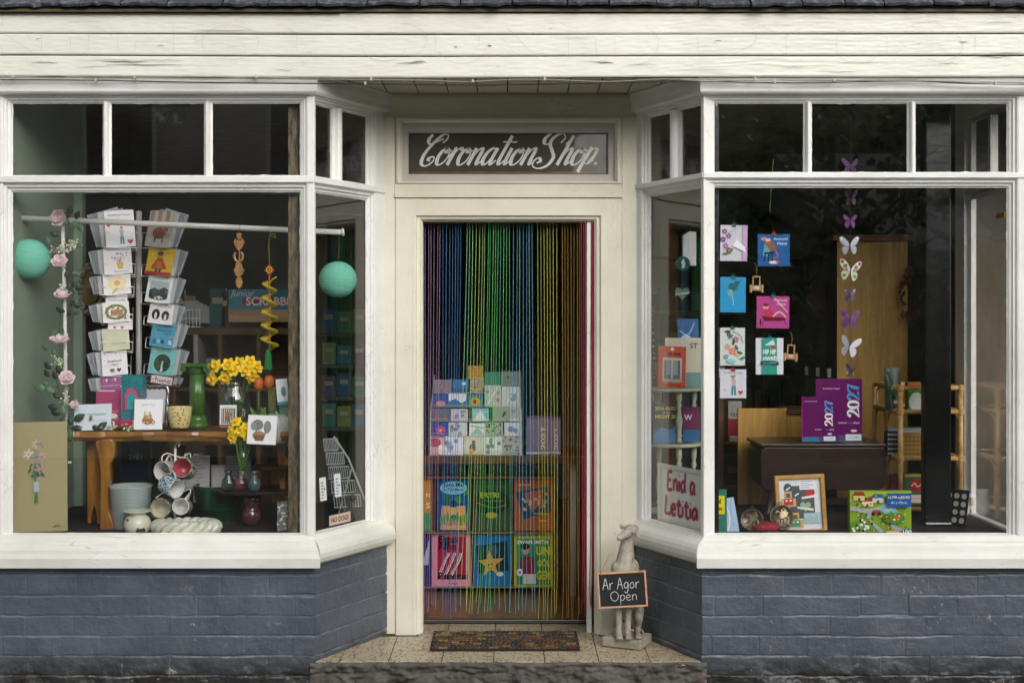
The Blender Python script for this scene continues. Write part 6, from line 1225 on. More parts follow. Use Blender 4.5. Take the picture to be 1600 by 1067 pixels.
# cards clipped up inside the glass
GH = 'cards clipped up inside the right window'
clipm = {'g': mat('#1c5a48', .4), 'r': mat('#8a3038', .4), 'b': mat('#2a5a7a', .4)}
def hung(x0, y0, x1, y1, label, art, c, cl, roll=0, Y=.085):
    o = card(x0, y0, x1, y1, Y, label, art, c, group=GH, roll=roll, gloss=True)
    h = (y1-y0)/S(Y); MB().box(-.009, .009, -.005, .006, h-.008, h+.006).tube([(-.005, 0, h+.006), (-.004, 0, h+.018), (.004, 0, h+.018), (.005, 0, h+.006)], .0014, 5).build('clip', clipm[cl], o)
    return o
def d1(q): [q.flower(x, y, .10, c) for x, y, c in [(.15, .82, '#7a4a9a'), (.3, .7, '#8a5aa8'), (.1, .6, '#6a3a8a'), (.2, .42, '#a070b0'), (.32, .3, '#7a4a9a')]]; q.r(.82, 0, 1, 1, '#c8a8cc'); [q.leaf(.2+.1*k, .2+.04*k, .12, 30*k, '#5a7a3a') for k in range(3)]; q.l([(.3, .8), (.6, .9), (.75, .98)], .02, '#9a9aa8'); q.p([(.45, .42), (.95, .25), (.9, .4), (.6, .6)], '#f2f2f6')
hung(1125, 352, 1167, 408, 'lilac card with purple flowers clipped highest at the left of the right window', d1, '#cfcdda', 'g', 1)
def d2(q): q.t('Penblwydd', .72, .84, .42, '#e8eef6', shear=.3); q.t('Hapus', .76, .70, .3, '#e8eef6', shear=.3); q.e(.2, .85, .1, .06, '#b09080'); q.e(.33, .8, .08, .07, '#e0c0a8'); q.p([(.2, .74), (.45, .8), (.6, .55), (.35, .45)], '#8a5a3a'); q.p([(.2, .7), (.38, .5), (.3, .3), (.16, .34)], '#5aa0b8'); q.l([(.2, .4), (.5, .42)], .05, '#0c1420', 0); [q.l([(.24+.1*k, .42), (.2+.13*k, .14)], .03, '#0c1420', 0) for k in range(3)]; q.l([(.55, .5), (.62, .3), (.48, .25)], .03, '#c8604a'); q.e(.5, .12, .16, .05, '#e8d0c8'); q.e(.62, .13, .05, .04, '#c85a5a')
hung(1184, 366, 1234, 416, 'deep blue square card with a figure on a bar stool', d2, '#1a5a9a', 'r')
def d3(q): q.e(.45, .72, .14, .12, '#2f6f78'); q.e(.62, .75, .1, .14, '#48858a'); q.p([(.3, .6), (.6, .9), (.8, .88), (.5, .55)], '#2a6a74'); q.e(.4, .55, .12, .1, '#7aa8a0'); q.l([(.48, .5), (.5, .35), (.52, .2)], .02, '#d0e4ea'); q.wr(.5, .12, .7, '#5ab0dc')
hung(1125, 433, 1165, 488, 'bright sky blue card with a teal bird in flight', d3, '#2f9ad0', 'g', .5)
def d4(q): q.t('Penblwydd', .72, .87, .4, '#f0d8e6', shear=.3); q.t('Hapus', .76, .75, .28, '#f0d8e6', shear=.3); q.e(.28, .66, .09, .09, '#d8a890'); q.e(.28, .73, .09, .05, '#7a1c34'); q.p([(.2, .6), (.42, .6), (.6, .35), (.3, .3)], '#c8305a'); q.p([(.14, .4), (.3, .36), (.9, .34), (.86, .24), (.25, .22)], '#6a1a30'); q.l([(.5, .36), (.7, .52), (.9, .34)], .05, '#e0b8a0'); q.l([(.2, .22), (.16, .1)], .02, '#3a1020', 0); q.l([(.85, .24), (.9, .12)], .02, '#3a1020', 0); q.r(.1, .1, .14, .28, '#20301c'); q.l([(.55, .95), (.95, .5)], .02, '#f4d8ea')
hung(1182, 463, 1233, 513, 'magenta square card with a figure reclining on a sofa', d4, '#b8478e', 'b', .5)
def d5(q): [q.flower(x, y, r, c) for x, y, r, c in [(.35, .82, .09, '#3a4aa8'), (.62, .68, .13, '#a86ab0'), (.3, .5, .12, '#d8a0a8'), (.5, .38, .14, '#e88a7a'), (.72, .3, .1, '#f0c8b0'), (.25, .24, .09, '#6a9ad0')]]; [q.leaf(.3+.12*k, .9-.14*k, .13, 40*k, ('#2f5a3a', '#4a7a8a')[k % 2]) for k in range(6)]; q.l([(.5, .9), (.8, .8), (.9, .6)], .02, '#2f4a5a'); q.e(.45, .12, .2, .06, '#9ad0d8')
hung(1125, 512, 1164, 571, 'pale mint card with a loose spray of mixed flowers', d5, '#d3dcd4', 'g')
def d6(q): q.dots(40, ['#8a9aa8'], .012, seed=5); q.r(.22, 0, .76, 1, '#2f9a8a'); q.p([(.3, .8), (.62, .96), (.7, .8)], '#bfe0d8'); q.heart(.62, .76, .09, '#c8404a'); q.t('HIP', .36, .62, .22, '#f0f4f0', h=.13, bold=.03); q.t('HIP', .62, .62, .2, '#f0f4f0', h=.13, bold=.03); q.t('HWRÊ!', .5, .45, .5, '#f0f4f0', h=.14, bold=.03); q.p([(.14, .36), (.84, .34), (.8, .30), (.84, .25), (.14, .27), (.19, .31)], '#14283a'); q.wr(.49, .31, .5, '#d0d8dc')
hung(1181, 528, 1224, 585, 'white dotted card with a green band reading HIP HIP', d6, '#dde3ea', 'b')
def d7(q): q.t('Penblwydd Hapus', .52, .88, .72, '#a83060', bold=.01); q.e(.5, .72, .06, .06, '#c89a7a'); q.p([(.38, .78), (.62, .82), (.56, .7), (.44, .7)], '#8a9a9a'); q.p([(.43, .66), (.6, .66), (.58, .42), (.46, .42)], '#c8a8b8'); q.l([(.48, .42), (.46, .1)], .07, '#2f8a98', 0); q.l([(.56, .42), (.58, .1)], .07, '#2f8a98', 0); q.heart(.78, .2, .10, '#c85060'); q.heart(.18, .28, .05, '#b8b0c0')
hung(1125, 577, 1166, 622, 'white birthday card with a slim standing girl, lowest of the clipped cards', d7, '#d8dae4', 'r')
card(1104, 555, 1139, 604, .12, 'dark blue card with a plain white rounded shape half hidden by the corner post', lambda q: (q.e(.72, .62, .22, .2, '#f0f2f4'), q.r(.58, .12, .9, .3, '#c83a3a'), q.e(.7, .38, .16, .12, '#e8eaec')), '#1a4a98', roll=-8)
# little wooden tractors on twine
def tractor(px, py, label, seat, roll=0):
    o = empty('wooden_tractor', label, 'hanging ornament', at(PX(px, .085), .085, PZ(py, .085), 0, 0, roll), 'wooden tractor ornaments'); wd = mat('#b48f58', .6, var=.12, scale=30); m = MB()
    m.box(-.018, -.012, 0, .006, .026, .062).box(.012, .018, 0, .006, .026, .062).box(-.018, .018, 0, .006, .062, .068).box(-.020, .020, -.001, .007, .002, .0258); m.build('body', wd, o, bevel=.001)
    for s_ in (-1, 1): MB().box(s_*.026-.0058, s_*.026+.0058, -.004, .010, -.008, .030).build('wheel', wd, o, bevel=.004)
    MB().box(-.011, .011, -.004, -.0015, .008, .022).build('plate', mat(seat, .5), o, bevel=.002)
    MB().tube(sp([(0, .003, .068), (.002, .003, .10), (-.004, .003, .118), (-.010, .003, .125)], 4), .0012, 5).build('twine', mat('#8a7a58', .9), o)
tractor(1182, 455, 'wooden tractor ornament with a pale plate hanging between the blue and magenta cards', '#c8c8c0'); tractor(1235, 562, 'wooden tractor ornament with a pink plate beside the HIP HIP card', '#d8a8b4', 4)
# butterflies
bg_ = empty('butterfly_garland', 'string of nine paper butterflies in purples and white before the tall oak cupboard', 'garland'); Y = .16
MB().tube([pt(1330, 160, Y), pt(1328, 400, Y), pt(1329, 590, Y)], .0006, 4).build('thread', mat('#55505a', .8), bg_)
UW = sp([(0, .05), (.25, .55), (.7, .95), (1.0, .9), (.95, .55), (.65, .18), (.1, .0)], 3, True); LW = sp([(.02, .0), (.5, .05), (.75, -.2), (.68, -.6), (.42, -.8), (.2, -.5), (.04, -.1)], 3, True)
def butterfly(px, py, wpx, c1, c2, pat, ya, roll, fold):
    k = wpx/2/S(Y)*.95; T = at(PX(px, Y), Y-.012, PZ(py, Y), ya, 0, roll); m = MB()
    for s_ in (-1, 1):
        Tw = T @ Matrix.Rotation(R(s_*fold), 4, 'Z')
        def wing(ol, col, y=0., z=0): m.add([(s_*x*k, y-.0006*z, zz*k) for x, zz in ol], [list(range(len(ol))) if s_ > 0 else list(range(len(ol)))[::-1]], col, Tw)
        wing(UW, c1); wing(LW, c2, .001)
        for (cx, cy, r, c) in pat: wing([(cx+r*math.cos(t), cy+r*math.sin(t)) for t in [2*math.pi*i/10 for i in range(10)]], c, -.0006)
    o = m.build('butterfly', M_PRINT, bg_); MB().tube([(0, -.002, -k*.45), (0, -.002, k*.4)], .0018, 6, None, T).build('insect_body', mat('#2a2430', .6), o)
butterfly(1329, 262, 30, '#4a2a58', '#3a2048', [], 10, 0, 20); butterfly(1329, 310, 28, '#4e3558', '#7a6478', [(.5, .3, .16, '#8a748a')], -10, 0, 40); butterfly(1328, 347, 25, '#6a2a78', '#7a3a80', [(.6, .55, .12, '#a878b0')], 5, 0, 20)
butterfly(1327, 385, 33, '#b4b4c4', '#a4a4b4', [(.8, .8, .1, '#e8e8f0')], 0, 0, 15); butterfly(1328, 424, 38, '#d8d4d0', '#c8c8b8', [(.5, .4, .2, '#5a9a34'), (.8, .75, .16, '#c02a68'), (.35, .1, .12, '#d8408a'), (.5, -.4, .16, '#5aa83a')], 0, 8, 20); butterfly(1327, 462, 23, '#6a5a7a', '#5a4a68', [(.7, .7, .12, '#c8c0d0')], -8, 0, 25)
butterfly(1327, 500, 35, '#7a4a86', '#6a3a78', [(.6, .55, .18, '#5a1a4a'), (.6, .55, .10, '#b888b8'), (.45, -.4, .12, '#5a1a4a')], 0, 5, 20); butterfly(1326, 543, 37, '#d8dae4', '#d0d2dc', [], -20, 12, 30); butterfly(1330, 580, 24, '#4a3a58', '#5a4a64', [(.6, -.3, .2, '#b8a8b0')], 10, 10, 45)
# furniture seen through the right window
o = empty('oak_cupboard', 'tall oak cupboard with a dark side at the back of the right window', 'cupboard'); Y = 1.35
X0, X1, ZT2 = PX(1308, Y), PX(1418, Y), PZ(376, Y); xb = PX(1258, 1.95)
MB().box(X0, X1, Y, Y+.03, 0, ZT2).build('side_panel', M_OAK, o); MB().add([(X0-.001, Y, 0), (X0-.001, Y, ZT2), (xb, 1.95, ZT2), (xb, 1.95, 0), (X0+.04, Y+.03, 0), (X0+.04, Y+.03, ZT2), (xb+.04, 1.98, ZT2), (xb+.04, 1.98, 0)], [(0, 1, 2, 3), (7, 6, 5, 4), (1, 5, 6, 2)]).build('door_front', M_DARKW, o)
MB().add([(X0-.03, Y-.03, ZT2), (X1+.03, Y-.03, ZT2), (X1+.03, 1.95, ZT2), (xb-.03, 1.95, ZT2), (X0-.03, Y-.03, ZT2+.03), (X1+.03, Y-.03, ZT2+.03), (X1+.03, 1.95, ZT2+.03), (xb-.03, 1.95, ZT2+.03)], [(0, 1, 5, 4), (1, 2, 6, 5), (3, 0, 4, 7), (4, 5, 6, 7), (3, 2, 1, 0)]).build('cornice', mat('#6a3a1c', .5), o)
for k in range(3): MB().box(PX(1300-14*k, Y+.1*k)-.02, PX(1300-14*k, Y+.1*k), Y+.16*k+.02, Y+.16*k+.03, 1.2, 1.25).build('handle', mat('#8a8a84', .4, .5), o)
tag(MB().box(PX(1418, 2.7), PX(1500, 2.7), 2.7, 2.75, 0, 2.6).build('partition_wall', mat('#8d938c', .9), shop))
o = empty('chilli_wreath', 'dark red chilli wreath hanging at the right of the tall oak cupboard', 'wreath', at(PX(1425, 1.3), 1.3, PZ(462, 1.3))); m = MB(); rd = random.Random(12)
for k in range(120):
    an = rd.uniform(0, 6.28); r_ = .13+rd.gauss(0, .015); T = Matrix.Translation((r_*.42*math.cos(an), rd.uniform(-.02, .02), r_*math.sin(an))) @ Matrix.Rotation(rd.uniform(0, 3), 4, 'Y') @ Matrix.Rotation(rd.uniform(0, 3), 4, 'X'); m.ball((0, 0, 0), (.005, .005, .02), 6, 4, None, T)
m.build('chillies', mat('#6a1018', .35, var=.3, scale=30), o, smooth=True)
o = empty('oak_screen', 'low oak veneered cabinet standing behind the dark bench in the right window', 'cabinet'); Y = .98
MB().box(PX(1153, Y), PX(1229, Y), Y, Y+.02, .557, PZ(638, Y)).build('panel', M_OAK, o, bevel=.002); MB().box(PX(1229, Y)+.003, PX(1290, Y), Y+.01, Y+.03, .557, PZ(646, Y)).build('door', M_OAK, o, bevel=.002)
MB().box(PX(1229, Y)+.003, PX(1290, Y), Y-.01, Y+.3, PZ(646, Y)+.001, PZ(641, Y)+.004).build('top', M_BROWN, o)
# dark bench
o = empty('dark_bench', 'dark polished drop-leaf bench with curved legs in the right window', 'bench'); Y = .56; z1 = PZ(697, Y)
x0, x1 = PX(1188, Y), PX(1384, Y)
m = MB(); pl = [(x0+.03, z1-.215), (x0+.004, z1-.19), (x0, z1-.04), (x0+.006, z1-.018), (x0+.022, z1-.006), (x1-.022, z1-.006), (x1-.006, z1-.018), (x1, z1-.04), (x1-.004, z1-.19), (x1-.03, z1-.215)]
m.prism(pl, Y, Y+.33); m.build('leaf', M_DARKW, o, bevel=.004)
MB().box(x0-.003, x1+.003, Y-.006, Y+.36, z1-.005, z1+.012).build('top', mat('#22160f', .3, var=.3), o, bevel=.005)
for px in (1206, 1362):
    MB().tube([(PX(px, Y), Y+.05, z1-.18), (PX(px+4, Y), Y+.04, z1-.24), (PX(px-3, Y), Y+.04, z1-.33), (PX(px-10, Y), Y+.03, .556)], [.028, .022, .016, .02], 10).build('leg', M_DARKW, o, smooth=True)
MB().box(PX(1240, Y), PX(1345, Y), Y+.12, Y+.15, .60, .63).build('stretcher', M_DARKW, o)
def dy_(big):
    def f(q):
        q.r(0, 0, .55 if not big else .5, .105, '#3a7aa0' if not big else '#4a3a68'); q.r(.5, 0, 1, .105, '#5a4a78'); q.t('dwyieithog bilingual', .33 if big else .26, .845 if big else .90, .36, '#dcc8dc', bold=.005); figures(q, '2027', .93 if big else .90, .40 if big else .36, .93, .20 if not big else .22, ['#f2eef4', '#f2eef4', '#4fa0d8', '#4fa0d8'])
        q.t('dyddiadur', .58 if big else .48, .30 if big else .27, .2, '#e8dce8', shear=.3, bold=.01); q.t('desg', .75, .30 if big else .27, .1, '#6a8ad0', shear=.3); q.t('diary', .88, .30 if big else .27, .14, '#e8dce8', shear=.3, bold=.01); q.e(.82, .175, .07, .02, '#e8e0ea'); q.r(.64, .02, .985, .12, '#d8e8ea'); q.t('y Lolfa', .82, .07, .2, '#3a8a9a')
        if not big: q.r(0, 0, .02, 1, '#a02a90')
    return f
book(1275, 592, 1347, 690, .64, 'larger purple diary for 2027 standing on the dark bench', dy_(True), '#661560', .02)
book(1253, 620, 1306, 690, .60, 'smaller purple diary for 2027 in front of the larger one', dy_(False), '#661560', .018)
# rattan shelves
o = empty('rattan_shelf', 'golden rattan shelf unit with rounded loops at the right of the right window', 'shelf unit'); YF, YB = .52, .90
xl, xr = PX(1407, YF), PX(1501, YF); xlb = PX(1367, YB); xrb = xr+.02; zt = PZ(604, YF)
for x, y in ((xl, YF), (xr, YF), (xlb, YB), (xrb, YB)): MB().tube([(x, y, .557), (x, y, zt)], .013, 10).build('upright', M_CANE, o, smooth=True)
sz = [zt-.006, PZ(643, YF), PZ(716, YF), PZ(795, YF)]
for k, z in enumerate(sz):
    m = MB()
    for a_, b_ in (((xl, YF), (xr, YF)), ((xlb, YB), (xrb, YB)), ((xl, YF), (xlb, YB)), ((xr, YF), (xrb, YB))): m.tube([(*a_, z), (*b_, z)], .0115, 8)
    m.build('rail', M_CANE, o, smooth=True)
    if k: MB().add([(xl, YF, z), (xr, YF, z), (xrb, YB, z), (xlb, YB, z), (xl, YF, z-.006), (xr, YF, z-.006), (xrb, YB, z-.006), (xlb, YB, z-.006)], [(0, 1, 2, 3), (7, 6, 5, 4), (0, 4, 5, 1), (1, 5, 6, 2), (2, 6, 7, 3), (3, 7, 4, 0)]).build('shelf_board', mat('#6a4a24', .6), o)
def loop(a_, b_, z0, z1, r=.006):
    A_, B_ = Vector((*a_, 0)), Vector((*b_, 0)); d = (B_-A_); P = []
    for u, v in sp([(.10, .0), (.08, .5), (.10, .85), (.25, .98), (.5, 1.0), (.75, .98), (.90, .85), (.92, .5), (.90, .0)], 3): p = A_+d*u; P.append((p.x, p.y, z0+(z1-z0)*v))
    MB().tube(P, r, 6).build('loop', M_CANE, o, smooth=True)
mid = ((xl+xlb)/2, (YF+YB)/2)
loop((xl, YF), (xlb, YB), sz[1]+.012, sz[0]-.012)
for a_, b_ in (((xl, YF), mid), (mid, (xlb, YB))): loop(a_, b_, sz[2]+.012, sz[1]-.012); loop(a_, b_, sz[3]+.012, sz[2]-.012)
for j in range(3): loop((xr, YF), (xrb, YB), sz[j+1]+.012, sz[j]-.012)
for z in sz[:3]:
    for x, y in ((xl, YF), (xr, YF)): m = MB(); [m.tube([(x+.0145*math.cos(t), y+.0145*math.sin(t), z-.012+.006*q) for t in [2*math.pi*i/14 for i in range(14)]], .0035, 5, closed=True) for q in range(5)]; m.build('binding', M_CANE, o, smooth=True)
def bagart(q): q.r(.1, .62, .9, .92, '#4a7a5a'); q.e(.25, .8, .08, .05, '#e0e4e0'); q.r(.2, .1, .8, .35, '#28402f'); q.r(.3, .15, .55, .3, '#c8ccc8')
s_ = S(.62); o = empty('coffee_bag', 'dark green coffee bag standing on the top rattan shelf', 'bag', at(PX(1397, .62), .62, sz[1]+.001, 12, 6))
m = MB(); w2, h2 = 30/s_/2, 66/s_; m.grid(lambda u, v: ((u-.5)*2*w2*(1-.12*v), -(.028*math.sin(math.pi*u)**.6)*(1-v)**.7+.002*nz(u*7, v*9), h2*v), 12, 16).grid(lambda u, v: ((.5-u)*2*w2*(1-.12*v), (.028*math.sin(math.pi*u)**.6)*(1-v)**.7, h2*v), 12, 16); m.build('pouch', mat('#1f3c2c', .3, var=.3, scale=25), o, smooth=True)
q = Art(w2*1.5, h2*.55, -.031); bagart(q); q.V = [(x, y+.012*(z/h2), z+h2*.06) for x, y, z in q.V]; q.build('bag_label', M_PRINT, o)
GRA = None
def pk(cols, n=30, r=.05, sd=1): return lambda q: q.dots(n, cols, r, (.06, .06, .94, .94), sd)
def box(x0, y0, x1, y1, Y, label, art, c, th=.05, **kw): return card(x0, y0, x1, y1, Y, label, art, c, 'box', 'box', th=th, **kw)
box(1419, 597, 1445, 641, .60, 'green and white carton on the top rattan shelf beside the coffee bag', lambda q: (q.e(.5, .3, .45, .34, '#d8dcd8'), q.r(0, .85, 1, 1, '#c85a1c')), '#2f8a3a')
def dotgrid(c1, c2):
    def f(q): [q.e(.14+.18*i, .12+.19*j, .07, .07*q.w/q.h, c1) or q.e(.14+.18*i, .12+.19*j, .03, .03*q.w/q.h, c2) for i in range(5) for j in range(5)]
    return f
box(1386, 674, 1404, 713, .62, 'dark box with white circles on the middle rattan shelf', dotgrid('#c8ccd0', '#2a2c34'), '#2a2c34')
box(1411, 678, 1445, 713, .58, 'mustard box patterned with grey circles on the middle rattan shelf', dotgrid('#7a6a4a', '#c8a040'), '#b88a2c')
box(1388, 668, 1440, 690, .68, 'pale lidded box behind the mustard box', lambda q: q.r(0, .6, 1, .64, '#888'), '#b8bcc0')
def tea(q): q.e(.6, .62, .36, .22, '#a81c2c'); q.l([(.34, .60), (.5, .70), (.62, .58), (.84, .68)], .05, '#f0e0c0'); q.r(.2, .06, .95, .32, '#e0d8cc'); q.wr(.58, .2, .6, '#a81c2c'); q.r(0, .9, 1, 1, '#c8a040')
box(1413, 740, 1446, 788, .62, 'red and green tea box on the bottom rattan shelf', tea, '#2a6a40'); box(1392, 742, 1414, 788, .66, 'plain red box beside the tea box on the bottom rattan shelf', lambda q: q.r(.1, .3, .9, .5, '#a03a44'), '#7a1a28')
box(1497, 640, 1520, 600+72, .76, 'white carton at the right end of the middle rattan shelf', lambda q: q.e(.5, .5, .3, .1, '#8a3a5a'), '#c8c8c4') if 0 else None
o = empty('round_tray', 'black tray with pale circles leaning beside the black column', 'tray', at(PX(1490, .30), .30, .557, -50, 12)); m = MB(); m.box(-.06, .06, 0, .008, 0, .17); m.build('board', mat('#1c1c1e', .4), o, bevel=.004)
for j in range(4):
    for i in range(3): MB().lathe([(0, 0), (.013, 0), (.013, .002), (0, .002)], 16, None, Matrix.Translation((-.038+.038*i, -.0005, .025+.038*j)) @ Matrix.Rotation(R(90), 4, 'X')).build('spot', mat('#c4c4ba', .5), o)
o = empty('jug', 'cream china jug behind the leaning black tray', 'jug', at(PX(1503, .62), .62, .557)); MB().lathe([(.03, 0), (.036, .01), (.034, .06), (.026, .10), (.030, .125), (.027, .125), (.024, .10), (0, .02)], 24).build('body', crk, o, smooth=True); MB().tube([(.033+.022*math.sin(math.pi*k/8), 0, .03+.07*k/8) for k in range(9)], .005, 8).build('handle', crk, o, smooth=True)
# small things along the sill of the right window
def plaid(q): q.r(.06, .44, .88, .86, '#e2d81c'); q.t('Plaid', .46, .73, .42, '#14180c', h=.12, bold=.04); q.t('Cymru', .46, .55, .56, '#14180c', h=.13, bold=.04); q.wr(.5, .36, .4, '#c8e0d0'); q.dots(30, ['#3f8a78', '#2a6a5a'], .03, (.05, .04, .95, .34), 3)
book(1108, 765, 1136, 833, .10, 'green booklet with a yellow panel at the left end of the right window sill', plaid, '#2f7a66', .008, tilt=3)
card(1134, 778, 1156, 834, .13, 'light blue and white card leaning behind the green booklet', lambda q: (q.l([(.2, .1), (.5, .5), (.3, .9)], .1, '#dfe8f2'), q.l([(.7, .2), (.6, .6), (.8, .95)], .08, '#8ab0d8')), '#a9c4e2', tilt=5, roll=-9)
def medal(px, py, r, Y, label, tiltx):
    k = r/S(Y); T = at(PX(px, Y), Y, PZ(py, Y), tiltx, 14); o = empty('bronze_medallion', label, 'medallion', T, 'bronze medallions on the sill'); bz = mat('#5a5244', .35, .75, var=.35, scale=40); Rx = Matrix.Rotation(R(90), 4, 'X')
    MB().lathe([(0, -.004), (k, -.004), (k*1.0, .004), (k*.93, .007), (k*.88, .003), (0, .003)], 40, None, Rx).build('disc', bz, o, smooth=True)
    m = MB(); P = lambda pts: [(x*k, -.005, z*k) for x, z in sp(pts, 5)]; m.ball((-.02*k, -.004, -.02*k), (k*.26, k*.10, k*.16)).ball((-.45*k, -.004, .34*k), (k*.14, k*.09, k*.10)); m.add([(k*x, -.0085, k*z) for x, z in [(-.1, .1), (-.02, .62), (.16, .42), (.3, .66), (.4, .36), (.6, .4), (.3, 0)]], [(0, 1, 2, 3, 4, 5, 6)])
    m.tube(P([(-.5, .35), (-.3, .45), (-.1, .25), (-.2, 0), (.1, -.1), (.35, .05), (.55, -.2), (.4, -.5), (.6, -.6)]), [k*.09]*41, 6).tube(P([(-.1, .2), (.1, .6), (.3, .65), (.45, .35), (.25, .1)]), k*.05, 6).tube(P([(0, .15), (.2, .45), (.35, .3)]), k*.05, 6).tube(P([(-.2, 0), (-.35, -.25), (-.5, -.3)]), k*.06, 6).tube(P([(-.1, -.1), (-.1, -.45), (-.3, -.6)]), k*.06, 6).tube(P([(.3, 0), (.15, -.35), (.25, -.6), (.05, -.7)]), k*.06, 6)
    m.build('dragon_relief', mat('#8a7c62', .3, .8, var=.3, scale=50), o, smooth=True); MB().tube([(k*.1*math.cos(t), 0, k*1.08+k*.12*math.sin(t)) for t in [2*math.pi*i/12 for i in range(12)]], k*.05, 6, closed=True).build('loop', bz, o)
medal(1175, 812, 18, .12, 'bronze dragon medallion, the left one, propped on the sill', -15); medal(1221, 808, 20, .15, 'bronze dragon medallion leaning on the oak frame of keyrings', 10)
o = empty('felt_pouch', 'crimson net pouch lying between the two bronze medallions', 'pouch', at(PX(1198, .105), .105, PZ(824, .105))); m = MB()
m.grid(lambda u, v: (.062*math.cos(2*math.pi*u)*math.sin(math.pi*v)*(1+.12*nz(u*8, v*6)), .03*math.sin(2*math.pi*u)*math.sin(math.pi*v), .027*-math.cos(math.pi*v)*(1+.25*nz(math.cos(2*math.pi*u)*2, v*7, 4))), 40, 24); m.build('pouch', mat('#8a1626', .6, var=.4, scale=60, bump=.8, bscale=160), o, smooth=True)
# oak frame of keyrings
KY = .17; s_ = S(KY); fw, fh = 79/s_, 92/s_; o = empty('keyring_frame', 'pale oak frame displaying keyrings and charms on the right window sill', 'picture frame', at(PX(1254, KY), KY, PZ(834, KY), 3, 5, -2))
m = MB(); ring(m, -fw/2, fw/2, 0, fh, (.020,)*4, [(0, .014), (0, -.004), (.2, -.006), (.9, -.006), (1, .0), (1, .010)]); m.build('frame', M_FRAMEO, o, bevel=.001)
q = Art(fw-.036, fh-.036, .008)
q.r(0, 0, 1, 1, '#d8dce0'); q.r(.24, .22, .84, .86, '#4a4c50'); q.r(.5, .78, .9, 1, '#e6e6ec'); [q.r(.53, .82+.04*k, .53+.2+.1*((k*3) % 2), .83+.04*k, '#8a8ab8') for k in range(4)]
for cx, cy in ((.22, .82), (.42, .70)): q.e(cx, cy, .10, .095, '#1f4a58', 18); q.p([(cx-.05, cy-.02), (cx+.05, cy+.03), (cx+.06, cy), (cx-.04, cy-.05)], '#d8e0e0')
q.heart(.74, .70, .12, '#b01c2c'); q.p([(.54, .64), (.92, .68), (.92, .63), (.54, .60)], '#ece6e0'); q.heart(.62, .46, .13, '#8fb096'); q.p([(.42, .46), (.8, .41), (.8, .36), (.42, .42)], '#e0ddd0')
for cx, cy, c in ((.22, .42, '#b0241c'), (.36, .0, '#2f8a6a')): q.r(cx-.18, cy+.04, cx+.18, cy+.2, '#c8a05a'); q.r(cx-.09, cy+.2, cx+.09, cy+.34, '#c8a05a'); q.r(cx-.05, cy+.22, cx+.05, cy+.30, '#4a4c50'); q.r(cx-.11, cy+.07, cx+.11, cy+.2, c); q.e(cx-.05, cy+.16, .025, .02, '#f0e8e0'); q.e(cx+.05, cy+.16, .025, .02, '#f0e8e0')
q.r(.56, .12, .96, .33, '#8cb0b8'); q.r(.58, .135, .94, .315, '#a8c8d0'); [q.l([(.62+.05*k, .15), (.63+.05*k, .25+.02*(k % 3))], .01, '#6a9a7a', 0) for k in range(6)]
q.V = [(x, y, z+.018) for x, y, z in q.V]; q.build('keyring_board', M_PRINT, o)
# farm puzzle
def farm(q):
    rdm = random.Random(6); q.r(0, 0, 1, 1, '#8aa82c'); q.p([(0, .75), (.4, .9), (1, .8), (1, 1), (0, 1)], '#a0bc3a'); q.dots(40, ['#5a8a24', '#3f7a2c', '#c0cc4a'], .02, seed=7)
    q.l([(0, .62), (.3, .55), (.55, .62), (.75, .5), (.7, .2), (1, .05)], .07, '#a8b0b4'); q.l([(.35, .55), (.3, .35), (.5, .1), (.45, 0)], .06, '#a8b0b4'); q.p([(.02, .3), (.25, .42), (.4, .2), (.3, .02), (.02, .02)], '#6aa02c'); q.e(.62, .62, .13, .13, '#8ac4d0'); q.e(.62, .62, .08, .08, '#b0d8e0')
    for cx, cy, r, w_ in ((.28, .72, '#a82a24', '#e8d8b8'), (.45, .8, '#2a6aa8', '#d8d0c0'), (.14, .85, '#8a3a2a', '#e0c890')): q.r(cx-.09, cy-.06, cx+.09, cy+.05, w_); q.p([(cx-.11, cy+.05), (cx+.11, cy+.05), (cx+.07, cy+.14), (cx-.07, cy+.14)], r); q.r(cx-.02, cy-.06, cx+.02, cy, '#6a4a2a')
    q.r(.36, .5, .48, .58, '#b83a2a'); q.e(.37, .49, .03, .04, '#222'); q.e(.47, .49, .03, .04, '#222'); q.dots(22, ['#f0f0ea', '#f4f4f0', '#2a2a2a'], .022, (.04, .1, .36, .36), 11); q.dots(18, ['#d8702c', '#e8e4d0', '#6a3a1c'], .018, (.55, .3, .85, .5), 12); q.e(.7, .4, .18, .13, '#4a8a2c'); q.dots(9, ['#c85a2c', '#f0ecd8'], .02, (.6, .34, .8, .46), 13); q.dots(60, ['#2f6a24', '#487a20', '#d8c83a'], .014, seed=14)
    q.r(.58, .66, .97, .97, '#1f5aa0'); q.t('LLYFR a JIG-SO', .775, .87, .35, '#f0f0e0', bold=.02); q.t('Ar y Fferm', .77, .75, .26, '#d8e8f0', shear=.3); q.r(.82, .02, .99, .16, '#1a3a8a'); q.t('100', .905, .09, .14, '#f0f0e0', bold=.03); q.e(.68, .07, .12, .06, '#d8b0a0')
box(1328, 767, 1424, 836, .12, 'colourful farm jigsaw box standing at the right of the window sill', farm, '#8aa82c', th=.04, gloss=True)
